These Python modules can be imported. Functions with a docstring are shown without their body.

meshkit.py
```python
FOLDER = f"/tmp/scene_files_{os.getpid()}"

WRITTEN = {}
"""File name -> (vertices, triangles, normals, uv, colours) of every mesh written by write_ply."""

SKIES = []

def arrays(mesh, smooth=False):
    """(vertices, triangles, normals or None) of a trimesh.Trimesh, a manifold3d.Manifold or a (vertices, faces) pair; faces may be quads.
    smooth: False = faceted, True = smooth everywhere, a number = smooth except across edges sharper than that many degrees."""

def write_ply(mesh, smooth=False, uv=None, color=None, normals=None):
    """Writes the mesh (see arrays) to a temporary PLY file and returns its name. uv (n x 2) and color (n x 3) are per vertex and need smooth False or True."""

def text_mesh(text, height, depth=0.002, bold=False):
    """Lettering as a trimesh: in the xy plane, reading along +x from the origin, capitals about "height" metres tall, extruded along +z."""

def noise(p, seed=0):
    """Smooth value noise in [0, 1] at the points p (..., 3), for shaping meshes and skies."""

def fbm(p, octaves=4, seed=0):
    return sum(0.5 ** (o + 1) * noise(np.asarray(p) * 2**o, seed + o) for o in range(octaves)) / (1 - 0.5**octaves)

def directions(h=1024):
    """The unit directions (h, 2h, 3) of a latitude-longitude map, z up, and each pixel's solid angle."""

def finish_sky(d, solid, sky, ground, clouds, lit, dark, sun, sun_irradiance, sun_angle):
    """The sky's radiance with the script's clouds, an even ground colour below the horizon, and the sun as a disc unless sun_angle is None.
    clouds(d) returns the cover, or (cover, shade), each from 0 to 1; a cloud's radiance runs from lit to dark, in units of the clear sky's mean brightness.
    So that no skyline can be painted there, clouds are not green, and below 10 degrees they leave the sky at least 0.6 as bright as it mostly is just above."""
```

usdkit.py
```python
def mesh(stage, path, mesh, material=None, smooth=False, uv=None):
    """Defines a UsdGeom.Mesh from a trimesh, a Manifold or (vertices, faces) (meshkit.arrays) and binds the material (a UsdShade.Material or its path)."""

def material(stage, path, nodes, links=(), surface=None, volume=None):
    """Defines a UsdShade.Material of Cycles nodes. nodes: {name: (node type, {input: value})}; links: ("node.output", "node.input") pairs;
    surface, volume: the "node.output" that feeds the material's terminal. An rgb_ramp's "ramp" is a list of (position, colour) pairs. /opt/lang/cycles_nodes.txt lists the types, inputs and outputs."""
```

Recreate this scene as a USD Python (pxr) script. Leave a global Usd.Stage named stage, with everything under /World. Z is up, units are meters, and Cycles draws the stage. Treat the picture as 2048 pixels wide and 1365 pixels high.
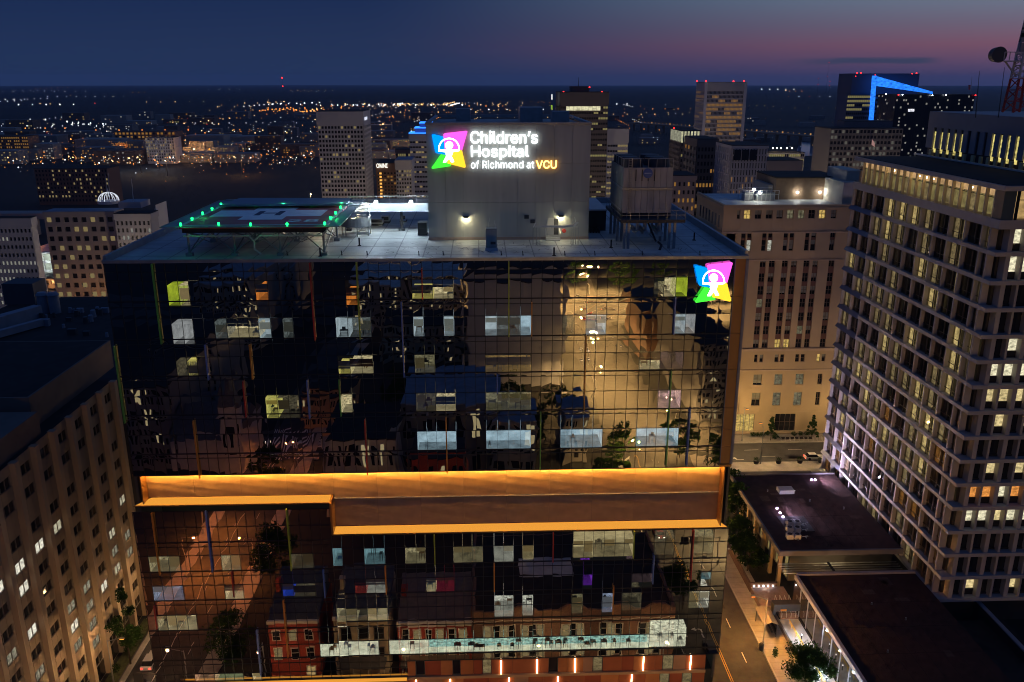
import math, random, numpy as np, trimesh, usdkit, meshkit
from shapely.geometry import Polygon, LineString, Point
from shapely.ops import unary_union
from pxr import Usd, UsdGeom, UsdLux, UsdShade, Sdf, Gf, Vt

stage = Usd.Stage.CreateInMemory()
UsdGeom.SetStageUpAxis(stage, UsdGeom.Tokens.z)
UsdGeom.SetStageMetersPerUnit(stage, 1.0)
UsdGeom.Xform.Define(stage, '/World')
UsdGeom.Scope.Define(stage, '/World/Looks')

# ---------------------------------------------------------------- camera
FOC, PX, PY = 1700.0, 1024.0, 682.5                       # the photograph is 2048 x 1365
PITCH = math.atan(516.5 / FOC)
YAW = math.atan(66 * math.cos(PITCH) / FOC)
CAM = np.array([0.0, -91.0, 87.5])
FW = np.array([math.sin(YAW) * math.cos(PITCH), math.cos(YAW) * math.cos(PITCH), -math.sin(PITCH)])
RT = np.array([math.cos(YAW), -math.sin(YAW), 0.0])
UP = np.cross(RT, FW)
cam = UsdGeom.Camera.Define(stage, '/World/Camera')
M = Gf.Matrix4d()
M.SetRow(0, Gf.Vec4d(*RT, 0)); M.SetRow(1, Gf.Vec4d(*UP, 0)); M.SetRow(2, Gf.Vec4d(*(-FW), 0)); M.SetRow(3, Gf.Vec4d(*CAM, 1))
cam.AddTransformOp().Set(M)
cam.CreateHorizontalApertureAttr(36.0); cam.CreateVerticalApertureAttr(36.0 * 682 / 1024)
cam.CreateFocalLengthAttr(36.0 * FOC / 2048)
cam.CreateClippingRangeAttr(Gf.Vec2f(0.5, 100000))
cam.CreateExposureAttr(0.0)

# ---------------------------------------------------------------- sky: dusk, the sun just gone beyond the right of the frame
SUN_AZ, SUN_EL = math.radians(62), math.radians(-2.5)
dome = UsdLux.DomeLight.Define(stage, '/World/sky')
dome.CreateIntensityAttr(1.0)
sky = usdkit.material(stage, '/World/Looks/dusk_sky', {
    'tc': ('texture_coordinate', {}), 'sx': ('separate_xyz', {}),
    'sky': ('sky_texture', {'sky_type': 'single_scattering', 'sun_disc': False, 'sun_elevation': SUN_EL, 'sun_rotation': SUN_AZ, 'altitude': 100.0, 'air_density': 1.0, 'aerosol_density': 1.0, 'ozone_density': 2.0}),
    'el': ('map_range', {'from_min': -0.02, 'from_max': 0.6, 'clamp': True}),
    # blue side (away from the sun) and afterglow side, both by height above the horizon
    'cool': ('rgb_ramp', {'ramp': [(0.0, (.016, .031, .078)), (.035, (.017, .034, .086)), (.07, (.014, .033, .092)), (.17, (.006, .021, .080)), (.35, (.007, .021, .078)), (.65, (.011, .032, .105)), (1.0, (.013, .036, .12))]}),
    'warm': ('rgb_ramp', {'ramp': [(0.0, (.046, .054, .140)), (.035, (.070, .062, .150)), (.06, (.135, .074, .150)), (.092, (.235, .098, .145)), (.125, (.185, .145, .21)), (.175, (.165, .235, .32)), (.30, (.07, .12, .22)), (.65, (.022, .05, .14)), (1.0, (.013, .036, .12))]}),
    'dx': ('math', {'math_type': 'multiply', 'value2': math.sin(SUN_AZ)}), 'dy': ('math', {'math_type': 'multiply', 'value2': math.cos(SUN_AZ)}),
    'dot': ('math', {'math_type': 'add'}), 'az': ('map_range', {'range_type': 'smoothstep', 'from_min': 0.34, 'from_max': 1.05, 'clamp': True}),
    'mixs': ('mix_color', {'blend_type': 'mix'}),
    'cm': ('mapping', {'scale': (2.2, 2.2, 34.0)}), 'cn': ('noise_texture', {'scale': 1.9, 'detail': 5.0, 'roughness': .55}),
    'cr': ('map_range', {'from_min': .58, 'from_max': .68, 'clamp': True}),
    'ce': ('map_range', {'range_type': 'smoothstep', 'from_min': .075, 'from_max': .02, 'to_min': 0., 'to_max': .12, 'clamp': True}),
    'cf': ('math', {'math_type': 'multiply'}),
    'cl': ('mix_color', {'b': (.045, .055, .12)}),
    'q': ('math', {'math_type': 'divide'}), 'q1': ('map_range', {'range_type': 'smoothstep', 'from_min': .33, 'from_max': .42, 'clamp': True}), 'q2': ('map_range', {'range_type': 'smoothstep', 'from_min': .535, 'from_max': .50, 'clamp': True}),
    'nm': ('mapping', {'scale': (9., 9., 90.)}), 'nn': ('noise_texture', {'scale': 3., 'detail': 4.}), 'zo': ('math', {'math_type': 'multiply_add', 'value2': .0042, 'value3': -.0238}), 'za': ('math', {'math_type': 'add'}), 'zb': ('math', {'math_type': 'absolute'}),
    'zc': ('map_range', {'range_type': 'smoothstep', 'from_min': .0042, 'from_max': .0012, 'clamp': True}), 'p1': ('math', {'math_type': 'multiply'}), 'p2': ('math', {'math_type': 'multiply'}), 'p3': ('math', {'math_type': 'multiply', 'value2': .95}),
    'cl2': ('mix_color', {'b': (.040, .052, .105)}),
    'half': ('mix_color', {'blend_type': 'add', 'fac': .05}),
    'bg': ('background_shader', {'strength': 1.0})},
    [('tc.generated', 'sx.vector'), ('sx.z', 'el.value'), ('el.result', 'cool.fac'), ('el.result', 'warm.fac'), ('sx.x', 'dx.value1'), ('sx.y', 'dy.value1'),
     ('dx.value', 'dot.value1'), ('dy.value', 'dot.value2'), ('dot.value', 'az.value'), ('cool.color', 'mixs.a'), ('warm.color', 'mixs.b'), ('az.result', 'mixs.fac'),
     ('tc.generated', 'cm.vector'), ('cm.vector', 'cn.vector'), ('cn.fac', 'cr.value'), ('sx.z', 'ce.value'), ('cr.result', 'cf.value1'), ('ce.result', 'cf.value2'),
     ('cf.value', 'cl.fac'), ('mixs.result', 'cl.a'), ('cl.result', 'cl2.a'), ('p3.value', 'cl2.fac'), ('cl2.result', 'half.a'), ('sx.x', 'q.value1'), ('sx.y', 'q.value2'), ('q.value', 'q1.value'), ('q.value', 'q2.value'), ('tc.generated', 'nm.vector'), ('nm.vector', 'nn.vector'), ('nn.fac', 'zo.value1'),
     ('zo.value', 'za.value1'), ('sx.z', 'za.value2'), ('za.value', 'zb.value1'), ('zb.value', 'zc.value'), ('zc.result', 'p1.value1'), ('q1.result', 'p1.value2'), ('p1.value', 'p2.value1'), ('q2.result', 'p2.value2'), ('p2.value', 'p3.value1'), ('sky.color', 'half.b'), ('half.result', 'bg.color')], surface='bg.background')
UsdShade.MaterialBindingAPI.Apply(dome.GetPrim()).Bind(sky)
dome.GetPrim().SetCustomDataByKey('kind', 'structure')

# ---------------------------------------------------------------- helpers
def P(u, v, x=None, y=None, z=None):                       # the point of the world behind a point of the photograph
    d = FW * FOC + RT * (u - PX) - UP * (v - PY)
    t = (x - CAM[0]) / d[0] if x is not None else (y - CAM[1]) / d[1] if y is not None else (z - CAM[2]) / d[2]
    return CAM + t * d
def R(u, v, y=None, z=None):                               # the same, seen in the glass front at y = 0
    p = P(u, v, y=y, z=z); return np.array([p[0], -p[1], p[2]])
ZF = lambda v, y=0.0: P(1000, v, y=y)[2]
rnd = random.Random(7)
taken = {}
def numbered(parent, name):
    k = taken.get((parent, name), -1) + 1
    taken[(parent, name)] = k
    return name if k == 0 else f'{name}_{k:03d}'
class T:                                                   # a thing: an Xform whose children are its parts
    def __init__(s, name, label, cat, loc=(0, 0, 0), group=None, rot=0):
        s.path = '/World/' + numbered('/World', name); s.loc = np.array(loc, float); s.name = name
        x = UsdGeom.Xform.Define(stage, s.path); x.AddTranslateOp().Set(Gf.Vec3d(*map(float, loc))); s.rz = x.AddRotateZOp(); s.rz.Set(float(rot))
        s.sc = x.AddScaleOp(); s.sc.Set(Gf.Vec3f(1, 1, 1))
        s.prim = x.GetPrim(); tagp(s.prim, label, cat, group)
def tagp(pr, label=None, cat=None, group=None, kind=None):
    for k, v in (('label', label), ('category', cat), ('group', group), ('kind', kind)):
        if v: pr.SetCustomDataByKey(k, v)
def dup(src, loc, rot=0, scale=1.0, label=None, group=None):
    p = '/World/' + numbered('/World', src.name)
    x = UsdGeom.Xform.Define(stage, p); pr = x.GetPrim()
    pr.GetReferences().AddInternalReference(src.path)
    x.ClearXformOpOrder()
    x.AddTranslateOp().Set(Gf.Vec3d(*map(float, loc))); x.AddRotateZOp().Set(float(rot))
    s = scale if np.ndim(scale) else (scale,) * 3
    x.AddScaleOp().Set(Gf.Vec3f(*map(float, s)))
    was = src.prim.GetCustomData()
    tagp(pr, label or was.get('label'), was.get('category'), group or was.get('group'))
    pr.SetInstanceable(True)
    return pr
class MB:                                                  # collects shapes that become one mesh
    def __init__(s): s.v, s.f, s.n = [], [], 0
    def add(s, v, f):
        v = np.asarray(v, float).reshape(-1, 3); s.v.append(v); s.f.append(np.asarray(f, int).reshape(-1, 3) + s.n); s.n += len(v); return s
    def box(s, x0, x1, y0, y1, z0, z1):
        x0, x1 = min(x0, x1), max(x0, x1); y0, y1 = min(y0, y1), max(y0, y1); z0, z1 = min(z0, z1), max(z0, z1)
        v = [(x, y, z) for x in (x0, x1) for y in (y0, y1) for z in (z0, z1)]
        return s.add(v, BOXF)
    def quad(s, a, b, c, d): return s.add([a, b, c, d], [(0, 1, 2), (0, 2, 3)])
    def tri(s, a, b, c): return s.add([a, b, c], [(0, 1, 2)])
    def hex8(s, bot, top):                                  # 4 bottom points, 4 top points, same order (counter-clockwise from above)
        f = [(0, 2, 1), (0, 3, 2), (4, 5, 6), (4, 6, 7)]
        for i in range(4): j = (i + 1) % 4; f += [(i, j, 4 + j), (i, 4 + j, 4 + i)]
        return s.add(list(bot) + list(top), f)
    def prism(s, poly, z0, z1):
        m = trimesh.creation.extrude_polygon(Polygon(poly), z1 - z0); m.apply_translation((0, 0, z0)); return s.add(m.vertices, m.faces)
    def bar(s, p, q, w, h=None):                            # a square bar from p to q
        p, q = np.array(p, float), np.array(q, float); d = q - p; d /= np.linalg.norm(d) + 1e-9; h = h or w
        a = np.cross(d, (0, 0, 1.0)) if abs(d[2]) < .95 else np.array([1.0, 0, 0]); a /= np.linalg.norm(a); b = np.cross(a, d)
        o = [(-a * w + b * h) / 2, (-a * w - b * h) / 2, (a * w - b * h) / 2, (a * w + b * h) / 2]
        return s.hex8([p + k for k in o], [q + k for k in o])
    def tube(s, p, q, r, r2=None, n=8):
        p, q = np.array(p, float), np.array(q, float); d = q - p; d /= np.linalg.norm(d) + 1e-9; r2 = r if r2 is None else r2
        a = np.cross(d, (0, 0, 1.0)) if abs(d[2]) < .95 else np.array([1.0, 0, 0]); a /= np.linalg.norm(a); b = np.cross(d, a)
        t = np.arange(n) * 2 * np.pi / n; c, si = np.cos(t)[:, None], np.sin(t)[:, None]
        v = np.vstack([p + r * (c * a + si * b), q + r2 * (c * a + si * b), [p], [q]]); f = []
        for i in range(n):
            j = (i + 1) % n; f += [(i, j, n + j), (i, n + j, n + i), (2 * n, j, i), (2 * n + 1, n + i, n + j)]
        return s.add(v, f)
    def ball(s, c, r, sub=1):
        m = trimesh.creation.icosphere(sub, 1.0); return s.add(m.vertices * r + np.array(c), m.faces)
    def octa(s, c, r):
        v = np.array([(1, 0, 0), (-1, 0, 0), (0, 1, 0), (0, -1, 0), (0, 0, 1), (0, 0, -1)], float) * r + np.array(c)
        return s.add(v, [(0, 2, 4), (2, 1, 4), (1, 3, 4), (3, 0, 4), (2, 0, 5), (1, 2, 5), (3, 1, 5), (0, 3, 5)])
    def build(s, name, mat, parent=None, label=None, cat=None, group=None, kind=None, smooth=False):
        if not s.n: return None
        v, f = np.vstack(s.v), np.vstack(s.f)
        if isinstance(parent, T): base = parent.path; v = v - parent.loc
        elif parent is None: base = '/World'
        else: base = str(parent[0].GetPath()); v = v - parent[1]
        path = base + '/' + numbered(base, name)
        m = usdkit.mesh(stage, path, (v, f), mat, smooth=smooth)
        tagp(m.GetPrim(), label, cat, group, kind)
        return (m.GetPrim(), parent.loc if isinstance(parent, T) else (parent[1] if parent else np.zeros(3)))
BOXF = [(0, 1, 3), (0, 3, 2), (4, 6, 7), (4, 7, 5), (0, 4, 5), (0, 5, 1), (2, 3, 7), (2, 7, 6), (0, 2, 6), (0, 6, 4), (1, 5, 7), (1, 7, 3)]
class Face:                                                # an upright plane: s runs along it, d stands out of it
    def __init__(s, kind, at): s.k, s.at = kind, at
    def w(s, a, z, d):
        return {'f': (a, s.at - d, z), 'b': (a, s.at + d, z), 'r': (s.at + d, a, z), 'l': (s.at - d, a, z)}[s.k]
    def box(s, mb, a0, a1, z0, z1, d0, d1):
        p, q = s.w(a0, z0, d0), s.w(a1, z1, d1); return mb.box(p[0], q[0], p[1], q[1], p[2], q[2])
    def quad(s, mb, a0, a1, z0, z1, d):
        if s.k in 'fr': return mb.quad(s.w(a0, z0, d), s.w(a1, z0, d), s.w(a1, z1, d), s.w(a0, z1, d))
        return mb.quad(s.w(a1, z0, d), s.w(a0, z0, d), s.w(a0, z1, d), s.w(a1, z1, d))
mats = {}
def mat(name, col, rough=.7, var=0., scale=1.0, metal=0., spec=.4, bump=0., bscale=8., stretch=None, island=0.):
    if name in mats: return mats[name]
    n = {'b': ('principled_bsdf', {'base_color': col, 'roughness': rough, 'metallic': metal, 'specular_ior_level': spec})}; l = []
    if var or island:
        n['g'] = ('geometry', {}); n['mp'] = ('mapping', {'scale': stretch or (1, 1, 1)})
        n['no'] = ('noise_texture', {'scale': scale, 'detail': 5., 'roughness': .6})
        n['mr'] = ('map_range', {'from_min': .3, 'from_max': .7, 'to_min': 1 - var, 'to_max': 1 + var})
        n['hs'] = ('hsv', {'color': col})
        l += [('g.position', 'mp.vector'), ('mp.vector', 'no.vector'), ('no.fac', 'mr.value'), ('hs.color', 'b.base_color')]
        if island:
            n['ir'] = ('map_range', {'from_min': 0., 'from_max': 1., 'to_min': 1 - island, 'to_max': 1 + island}); n['im'] = ('math', {'math_type': 'multiply'})
            l += [('g.random_per_island', 'ir.value'), ('ir.result', 'im.value1'), ('mr.result', 'im.value2'), ('im.value', 'hs.value')]
        else: l += [('mr.result', 'hs.value')]
    if bump:
        n['g2'] = ('geometry', {}); n['n2'] = ('noise_texture', {'scale': bscale, 'detail': 4.}); n['bp'] = ('bump', {'strength': bump, 'distance': .05})
        l += [('g2.position', 'n2.vector'), ('n2.fac', 'bp.height'), ('bp.normal', 'b.normal')]
    mats[name] = usdkit.material(stage, '/World/Looks/' + name, n, l, surface='b.BSDF'); return mats[name]
def emit(name, col, strength=1., var=0., scale=2., island=False, pal=None, base=None):
    """Lamps and lit windows: noise makes the things inside a lit room, island varies window by window, pal is a list of colours to choose from."""
    if name in mats: return mats[name]
    n = {'e': ('emission', {'color': col, 'strength': strength})}; l = []
    if var or island or pal: n['g'] = ('geometry', {})
    if pal:
        n['pr'] = ('rgb_ramp', {'ramp': pal, 'interpolate': False}); l += [('g.random_per_island', 'pr.fac'), ('pr.color', 'e.color')]
    if var or island:
        n['m'] = ('math', {'math_type': 'multiply', 'value1': strength, 'value2': 1.0})
        if var:
            n['mp'] = ('mapping', {'scale': (1, 1, 1.6)}); n['v'] = ('noise_texture', {'scale': scale, 'detail': 3., 'roughness': .65})
            n['r'] = ('map_range', {'from_min': .35, 'from_max': .62, 'to_min': 1 - var, 'to_max': 1 + var * .35})
            l += [('g.position', 'mp.vector'), ('mp.vector', 'v.vector'), ('v.fac', 'r.value'), ('r.result', 'm.value2')]
        if island:
            n['w'] = ('math', {'math_type': 'multiply_add', 'value2': 37.7, 'value3': 0.}); n['fr'] = ('math', {'math_type': 'fraction'})
            n['r2'] = ('map_range', {'to_min': .25 * strength, 'to_max': 1.3 * strength})
            l += [('g.random_per_island', 'w.value1'), ('w.value', 'fr.value1'), ('fr.value', 'r2.value'), ('r2.result', 'm.value1')]
        l += [('m.value', 'e.strength')]
    mats[name] = usdkit.material(stage, '/World/Looks/' + name, n, l, surface='e.emission'); return mats[name]
def lamp_light(path, pos, col, power, radius=.15):
    L = UsdLux.SphereLight.Define(stage, path); L.CreateRadiusAttr(radius); L.CreateNormalizeAttr(True); L.CreateIntensityAttr(float(power)); L.CreateColorAttr(Gf.Vec3f(*col))
    UsdGeom.Xformable(L).AddTranslateOp().Set(Gf.Vec3d(*map(float, pos))); return L
def disk_light(path, pos, col, power, radius=.3, tilt=0.):
    L = UsdLux.DiskLight.Define(stage, path); L.CreateRadiusAttr(radius); L.CreateNormalizeAttr(True); L.CreateIntensityAttr(float(power)); L.CreateColorAttr(Gf.Vec3f(*col))
    x = UsdGeom.Xformable(L); x.AddTranslateOp().Set(Gf.Vec3d(*map(float, pos)))
    if tilt: x.AddRotateYOp().Set(float(tilt))
    return L
WARM, SODIUM, COOL = (1.0, .62, .25), (1.0, .42, .10), (.80, .90, 1.0)
# ---------------------------------------------------------------- materials
asphalt = mat('asphalt', (.05, .048, .046), .85, .28, .35, bump=.2, bscale=20)
ground_m = mat('ground_dark', (.013, .014, .014), .95, .5, .004)
sidewalk_m = mat('concrete_pavement', (.30, .27, .24), .85, .18, .5)
kerb_m = mat('kerb_stone', (.36, .34, .31), .8, .15, 2.)
white_paint = mat('road_paint_white', (.62, .61, .57), .7, .3, 1.5)
yellow_paint = mat('road_paint_yellow', (.62, .36, .05), .7, .2, 1.5)
roof_white = mat('roof_membrane', (.46, .48, .47), .55, .30, .22, bump=.15, bscale=3)
roof_dark = mat('roof_dark_gravel', (.022, .018, .017), .95, .35, .5)
metal_grey = mat('metal_grey', (.28, .29, .30), .45, .15, 1., metal=.6)
metal_dark = mat('metal_dark', (.05, .052, .056), .5, .2, 1., metal=.4)
metal_pale = mat('metal_pale', (.55, .55, .53), .4, .1, 1., metal=.3)
plaster = mat('penthouse_panel', (.37, .38, .355), .75, .17, .5, stretch=(1, 1, .12))
black_m = mat('near_black', (.012, .012, .014), .6)
frame_m = mat('mullion_black', (.012, .013, .015), .55, spec=.2)
leaf_m = usdkit.material(stage, '/World/Looks/leaf', {
    'g': ('geometry', {}), 'r': ('rgb_ramp', {'ramp': [(0, (.025, .055, .012)), (.5, (.05, .095, .02)), (1, (.085, .13, .03))]}),
    'd': ('diffuse_bsdf', {}), 't': ('translucent_bsdf', {}), 'm': ('mix_closure', {'fac': .35})},
    [('g.random_per_island', 'r.fac'), ('r.color', 'd.color'), ('r.color', 't.color'), ('d.BSDF', 'm.closure1'), ('t.BSDF', 'm.closure2')], surface='m.closure')
bark_m = mat('bark', (.06, .045, .033), .9, .3, 6.)
mirror_glass = usdkit.material(stage, '/World/Looks/mirror_glass', {
    'g': ('geometry', {}), 'r': ('map_range', {'to_min': .50, 'to_max': .70}), 'c': ('combine_color', {}),
    'a': ('glossy_bsdf', {'roughness': 0.0, 'color': (.6, .61, .62)}), 'd': ('diffuse_bsdf', {'color': (.010, .011, .013)}), 'm': ('mix_closure', {'fac': .93})},
    [('d.BSDF', 'm.closure1'), ('a.BSDF', 'm.closure2'), ('g.random_per_island', 'r.value'), ('r.result', 'c.r'), ('r.result', 'c.g'), ('r.result', 'c.b'), ('c.color', 'a.color')], surface='m.closure')
clear_glass = usdkit.material(stage, '/World/Looks/clear_glass', {
    'a': ('glossy_bsdf', {'roughness': 0.0, 'color': (.66, .67, .66)}), 't': ('transparent_bsdf', {'color': (.86, .88, .86)}), 'm': ('mix_closure', {'fac': .42})},
    [('t.BSDF', 'm.closure1'), ('a.BSDF', 'm.closure2')], surface='m.closure')
window_glass = usdkit.material(stage, '/World/Looks/window_glass', {
    'f': ('fresnel', {'IOR': 1.7}), 'a': ('glossy_bsdf', {'roughness': 0.02, 'color': (.8, .8, .8)}), 't': ('transparent_bsdf', {'color': (.8, .8, .78)}), 'm': ('mix_closure', {})},
    [('f.fac', 'm.fac'), ('t.BSDF', 'm.closure1'), ('a.BSDF', 'm.closure2')], surface='m.closure')
dark_glass = mat('dark_glass', (.012, .013, .016), .06, spec=.6)
gold_metal = mat('gold_fascia', (.30, .155, .045), .42, .10, .8, metal=.35)
louver_m = mat('louver_bronze', (.44, .31, .17), .5, .12, .8, metal=.25)
bulb = {k: emit('bulb_' + k, c, s) for k, c, s in (('white', (.9, .95, 1.), 30), ('warm', (1., .70, .36), 22), ('sodium', (1., .30, .03), 3.6), ('green', (.01, 1., .17), 3.6), ('red', (1., .02, .02), 5), ('blue', (.05, .25, 1.), 6))}

# ---------------------------------------------------------------- the hospital tower
XL, XR, RZ = -40.5, 29.4, 69.2
hosp = T('hospital_tower', 'wide hospital tower with dark mirror glass front, glowing orange louver band and helipad roof', 'building', (-5, 0, 0))
b = MB(); b.box(XL + .3, XR - .2, 6.2, 46, 15.2, 68.8); b.build('core_wall', black_m, hosp); b = MB(); b.box(-41, 29.4, .6, 44, 0, 15.2); b.build('base_wall', black_m, hosp)
b = MB(); b.box(XL, XL + .3, .4, 46, 14, 69.0); b.box(XR - .25, XR, .4, 46, 14, 69.0); b.box(XL, XR, 45.7, 46, 14, 69.0); b.build('side_wall', mat('dark_panel', (.05, .05, .055), .5), hosp)
b = MB(); b.box(XL + .1, XR - .1, .2, 45.9, 68.75, 69.0); b.build('roof_deck', roof_white, hosp)
b = MB()
b.box(XL, XR, -.12, .28, 69.0, 69.34); b.box(XL, XL + .35, .28, 46, 69.0, 69.75); b.box(XR - .35, XR, .28, 46, 69.0, 69.85); b.box(XL + .35, XR - .35, 45.6, 46, 69.0, 69.85)
b.build('parapet', metal_grey, hosp)
# seams of the roof membrane and low tie-off posts along its front edge
b = MB()
for x in np.arange(XL + 3, XR, 3.1): b.box(x, x + .12, .4, 45.5, 69.0, 69.012)
for y in np.arange(3.5, 45, 5.2): b.box(XL + .5, XR - .5, y, y + .1, 69.0, 69.013)
b.build('roof_seam', mat('roof_seam', (.22, .23, .24), .6), hosp)
# rainwater stains and patches lying on the membrane: thin dark loops of sealant
b = MB(); rs = random.Random(5)
for k in range(150):
    x, y = rs.uniform(-12, 27), rs.uniform(.8, 11.5)
    for s in range(rs.randint(2, 6)):
        dx, dy = rs.uniform(-.9, .9), rs.uniform(-.8, .8)
        if not (.5 < y + dy < 12.2): continue
        b.quad((x, y, 69.014), (x + .07, y - .02, 69.014), (x + dx + .07, y + dy, 69.014), (x + dx, y + dy, 69.014)); x += dx; y += dy
b.build('sealant_crack', mat('sealant', (.10, .11, .12), .7), hosp, kind='stuff')

V_UP = [519, 540, 558, 597.5, 608, 632, 672.5, 683, 708, 745, 754, 785, 822, 831, 861, 899, 908, 941]
MAJ_UP = {519, 597.5, 672.5, 745, 822, 899}
V_LO = [1066, 1092, 1125, 1134, 1153, 1182, 1191, 1211, 1237, 1247, 1276, 1305, 1318.5]
MAJ_LO = {1125, 1182, 1237, 1305}
V_LL = [1012, 1044, 1074, 1083, 1100, 1131, 1141, 1159, 1188, 1197, 1217, 1247, 1256, 1280, 1306, 1316, 1334, 1349]
rp = random.Random(11)
def edges(x0, x1):
    e = [x0]
    while e[-1] < x1 - .9: e.append(e[-1] + rp.choice((1.12, 1.12, 1.32, 1.32, 1.22)))
    e[-1] = x1; return e
EU, EL_ = edges(-40.4, 27.9), edges(-41.0, 29.6)
ROOMS = [  # left, right, top, bottom in the photograph, colour, furnishing
 (332, 352, 572, 604, 'lime', 0), (352, 377, 572, 604, 'cream', 1), (508, 522, 581, 598, 'amber', 0), (820, 858, 586, 598, 'yellow', 0), (861, 897, 574, 598, 'cream', 1), (1333, 1352, 560, 597, 'cream', 1), (1354, 1378, 560, 597, 'lime', 0), (1300, 1330, 566, 590, 'dim', 1),
 (684, 704, 590, 612, 'amber', 1),
 (341, 357, 648, 680, 'grey', 0), (359, 385, 648, 680, 'grey', 1), (420, 430, 645, 672, 'dimcool', 1), (450, 513, 648, 668, 'cream', 1), (515, 527, 641, 676, 'teal', 0), (528, 548, 641, 676, 'cool', 0), (568, 587, 641, 676, 'dimcool', 1), (670, 703, 640, 674, 'cool', 1), (706, 744, 640, 674, 'dimcool', 1), (823, 846, 638, 672, 'cool', 1), (888, 899, 638, 672, 'cool', 0), (977, 993, 637, 672, 'cool', 0), (996, 1034, 637, 672, 'dimcool', 1), (1035, 1053, 637, 672, 'ice', 0), (1131, 1152, 636, 670, 'dim', 0), (1175, 1207, 635, 670, 'cool', 1), (1336, 1352, 638, 670, 'cool', 0), (1362, 1372, 638, 670, 'grey', 0),
 (353, 372, 722, 750, 'dim', 1), (374, 378, 722, 750, 'yellow', 0), (380, 438, 740, 750, 'dim', 1), (672, 708, 735, 748, 'yellow', 1), (711, 748, 731, 748, 'cream', 1), (825, 862, 715, 747, 'khaki', 1), (978, 1054, 731, 743, 'amberdim', 1), (1282, 1325, 725, 741, 'cream', 1), (1327, 1364, 712, 741, 'mauve', 1),
 (523, 540, 796, 829, 'lime2', 1), (541, 561, 796, 829, 'yellow', 1), (563, 600, 796, 829, 'dim', 1), (680, 692, 798, 824, 'cream', 0), (828, 866, 790, 824, 'dim', 1), (867, 903, 808, 824, 'cream', 1), (979, 1016, 789, 824, 'khaki', 1), (1017, 1055, 789, 822, 'khaki', 1), (1323, 1363, 789, 820, 'pink', 1),
 (830, 907, 867, 901, 'ice', 0), (979, 1056, 864, 899, 'ice', 0), (1128, 1204, 863, 897, 'ice', 0), (1275, 1360, 860, 896, 'ice', 0)]
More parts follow.
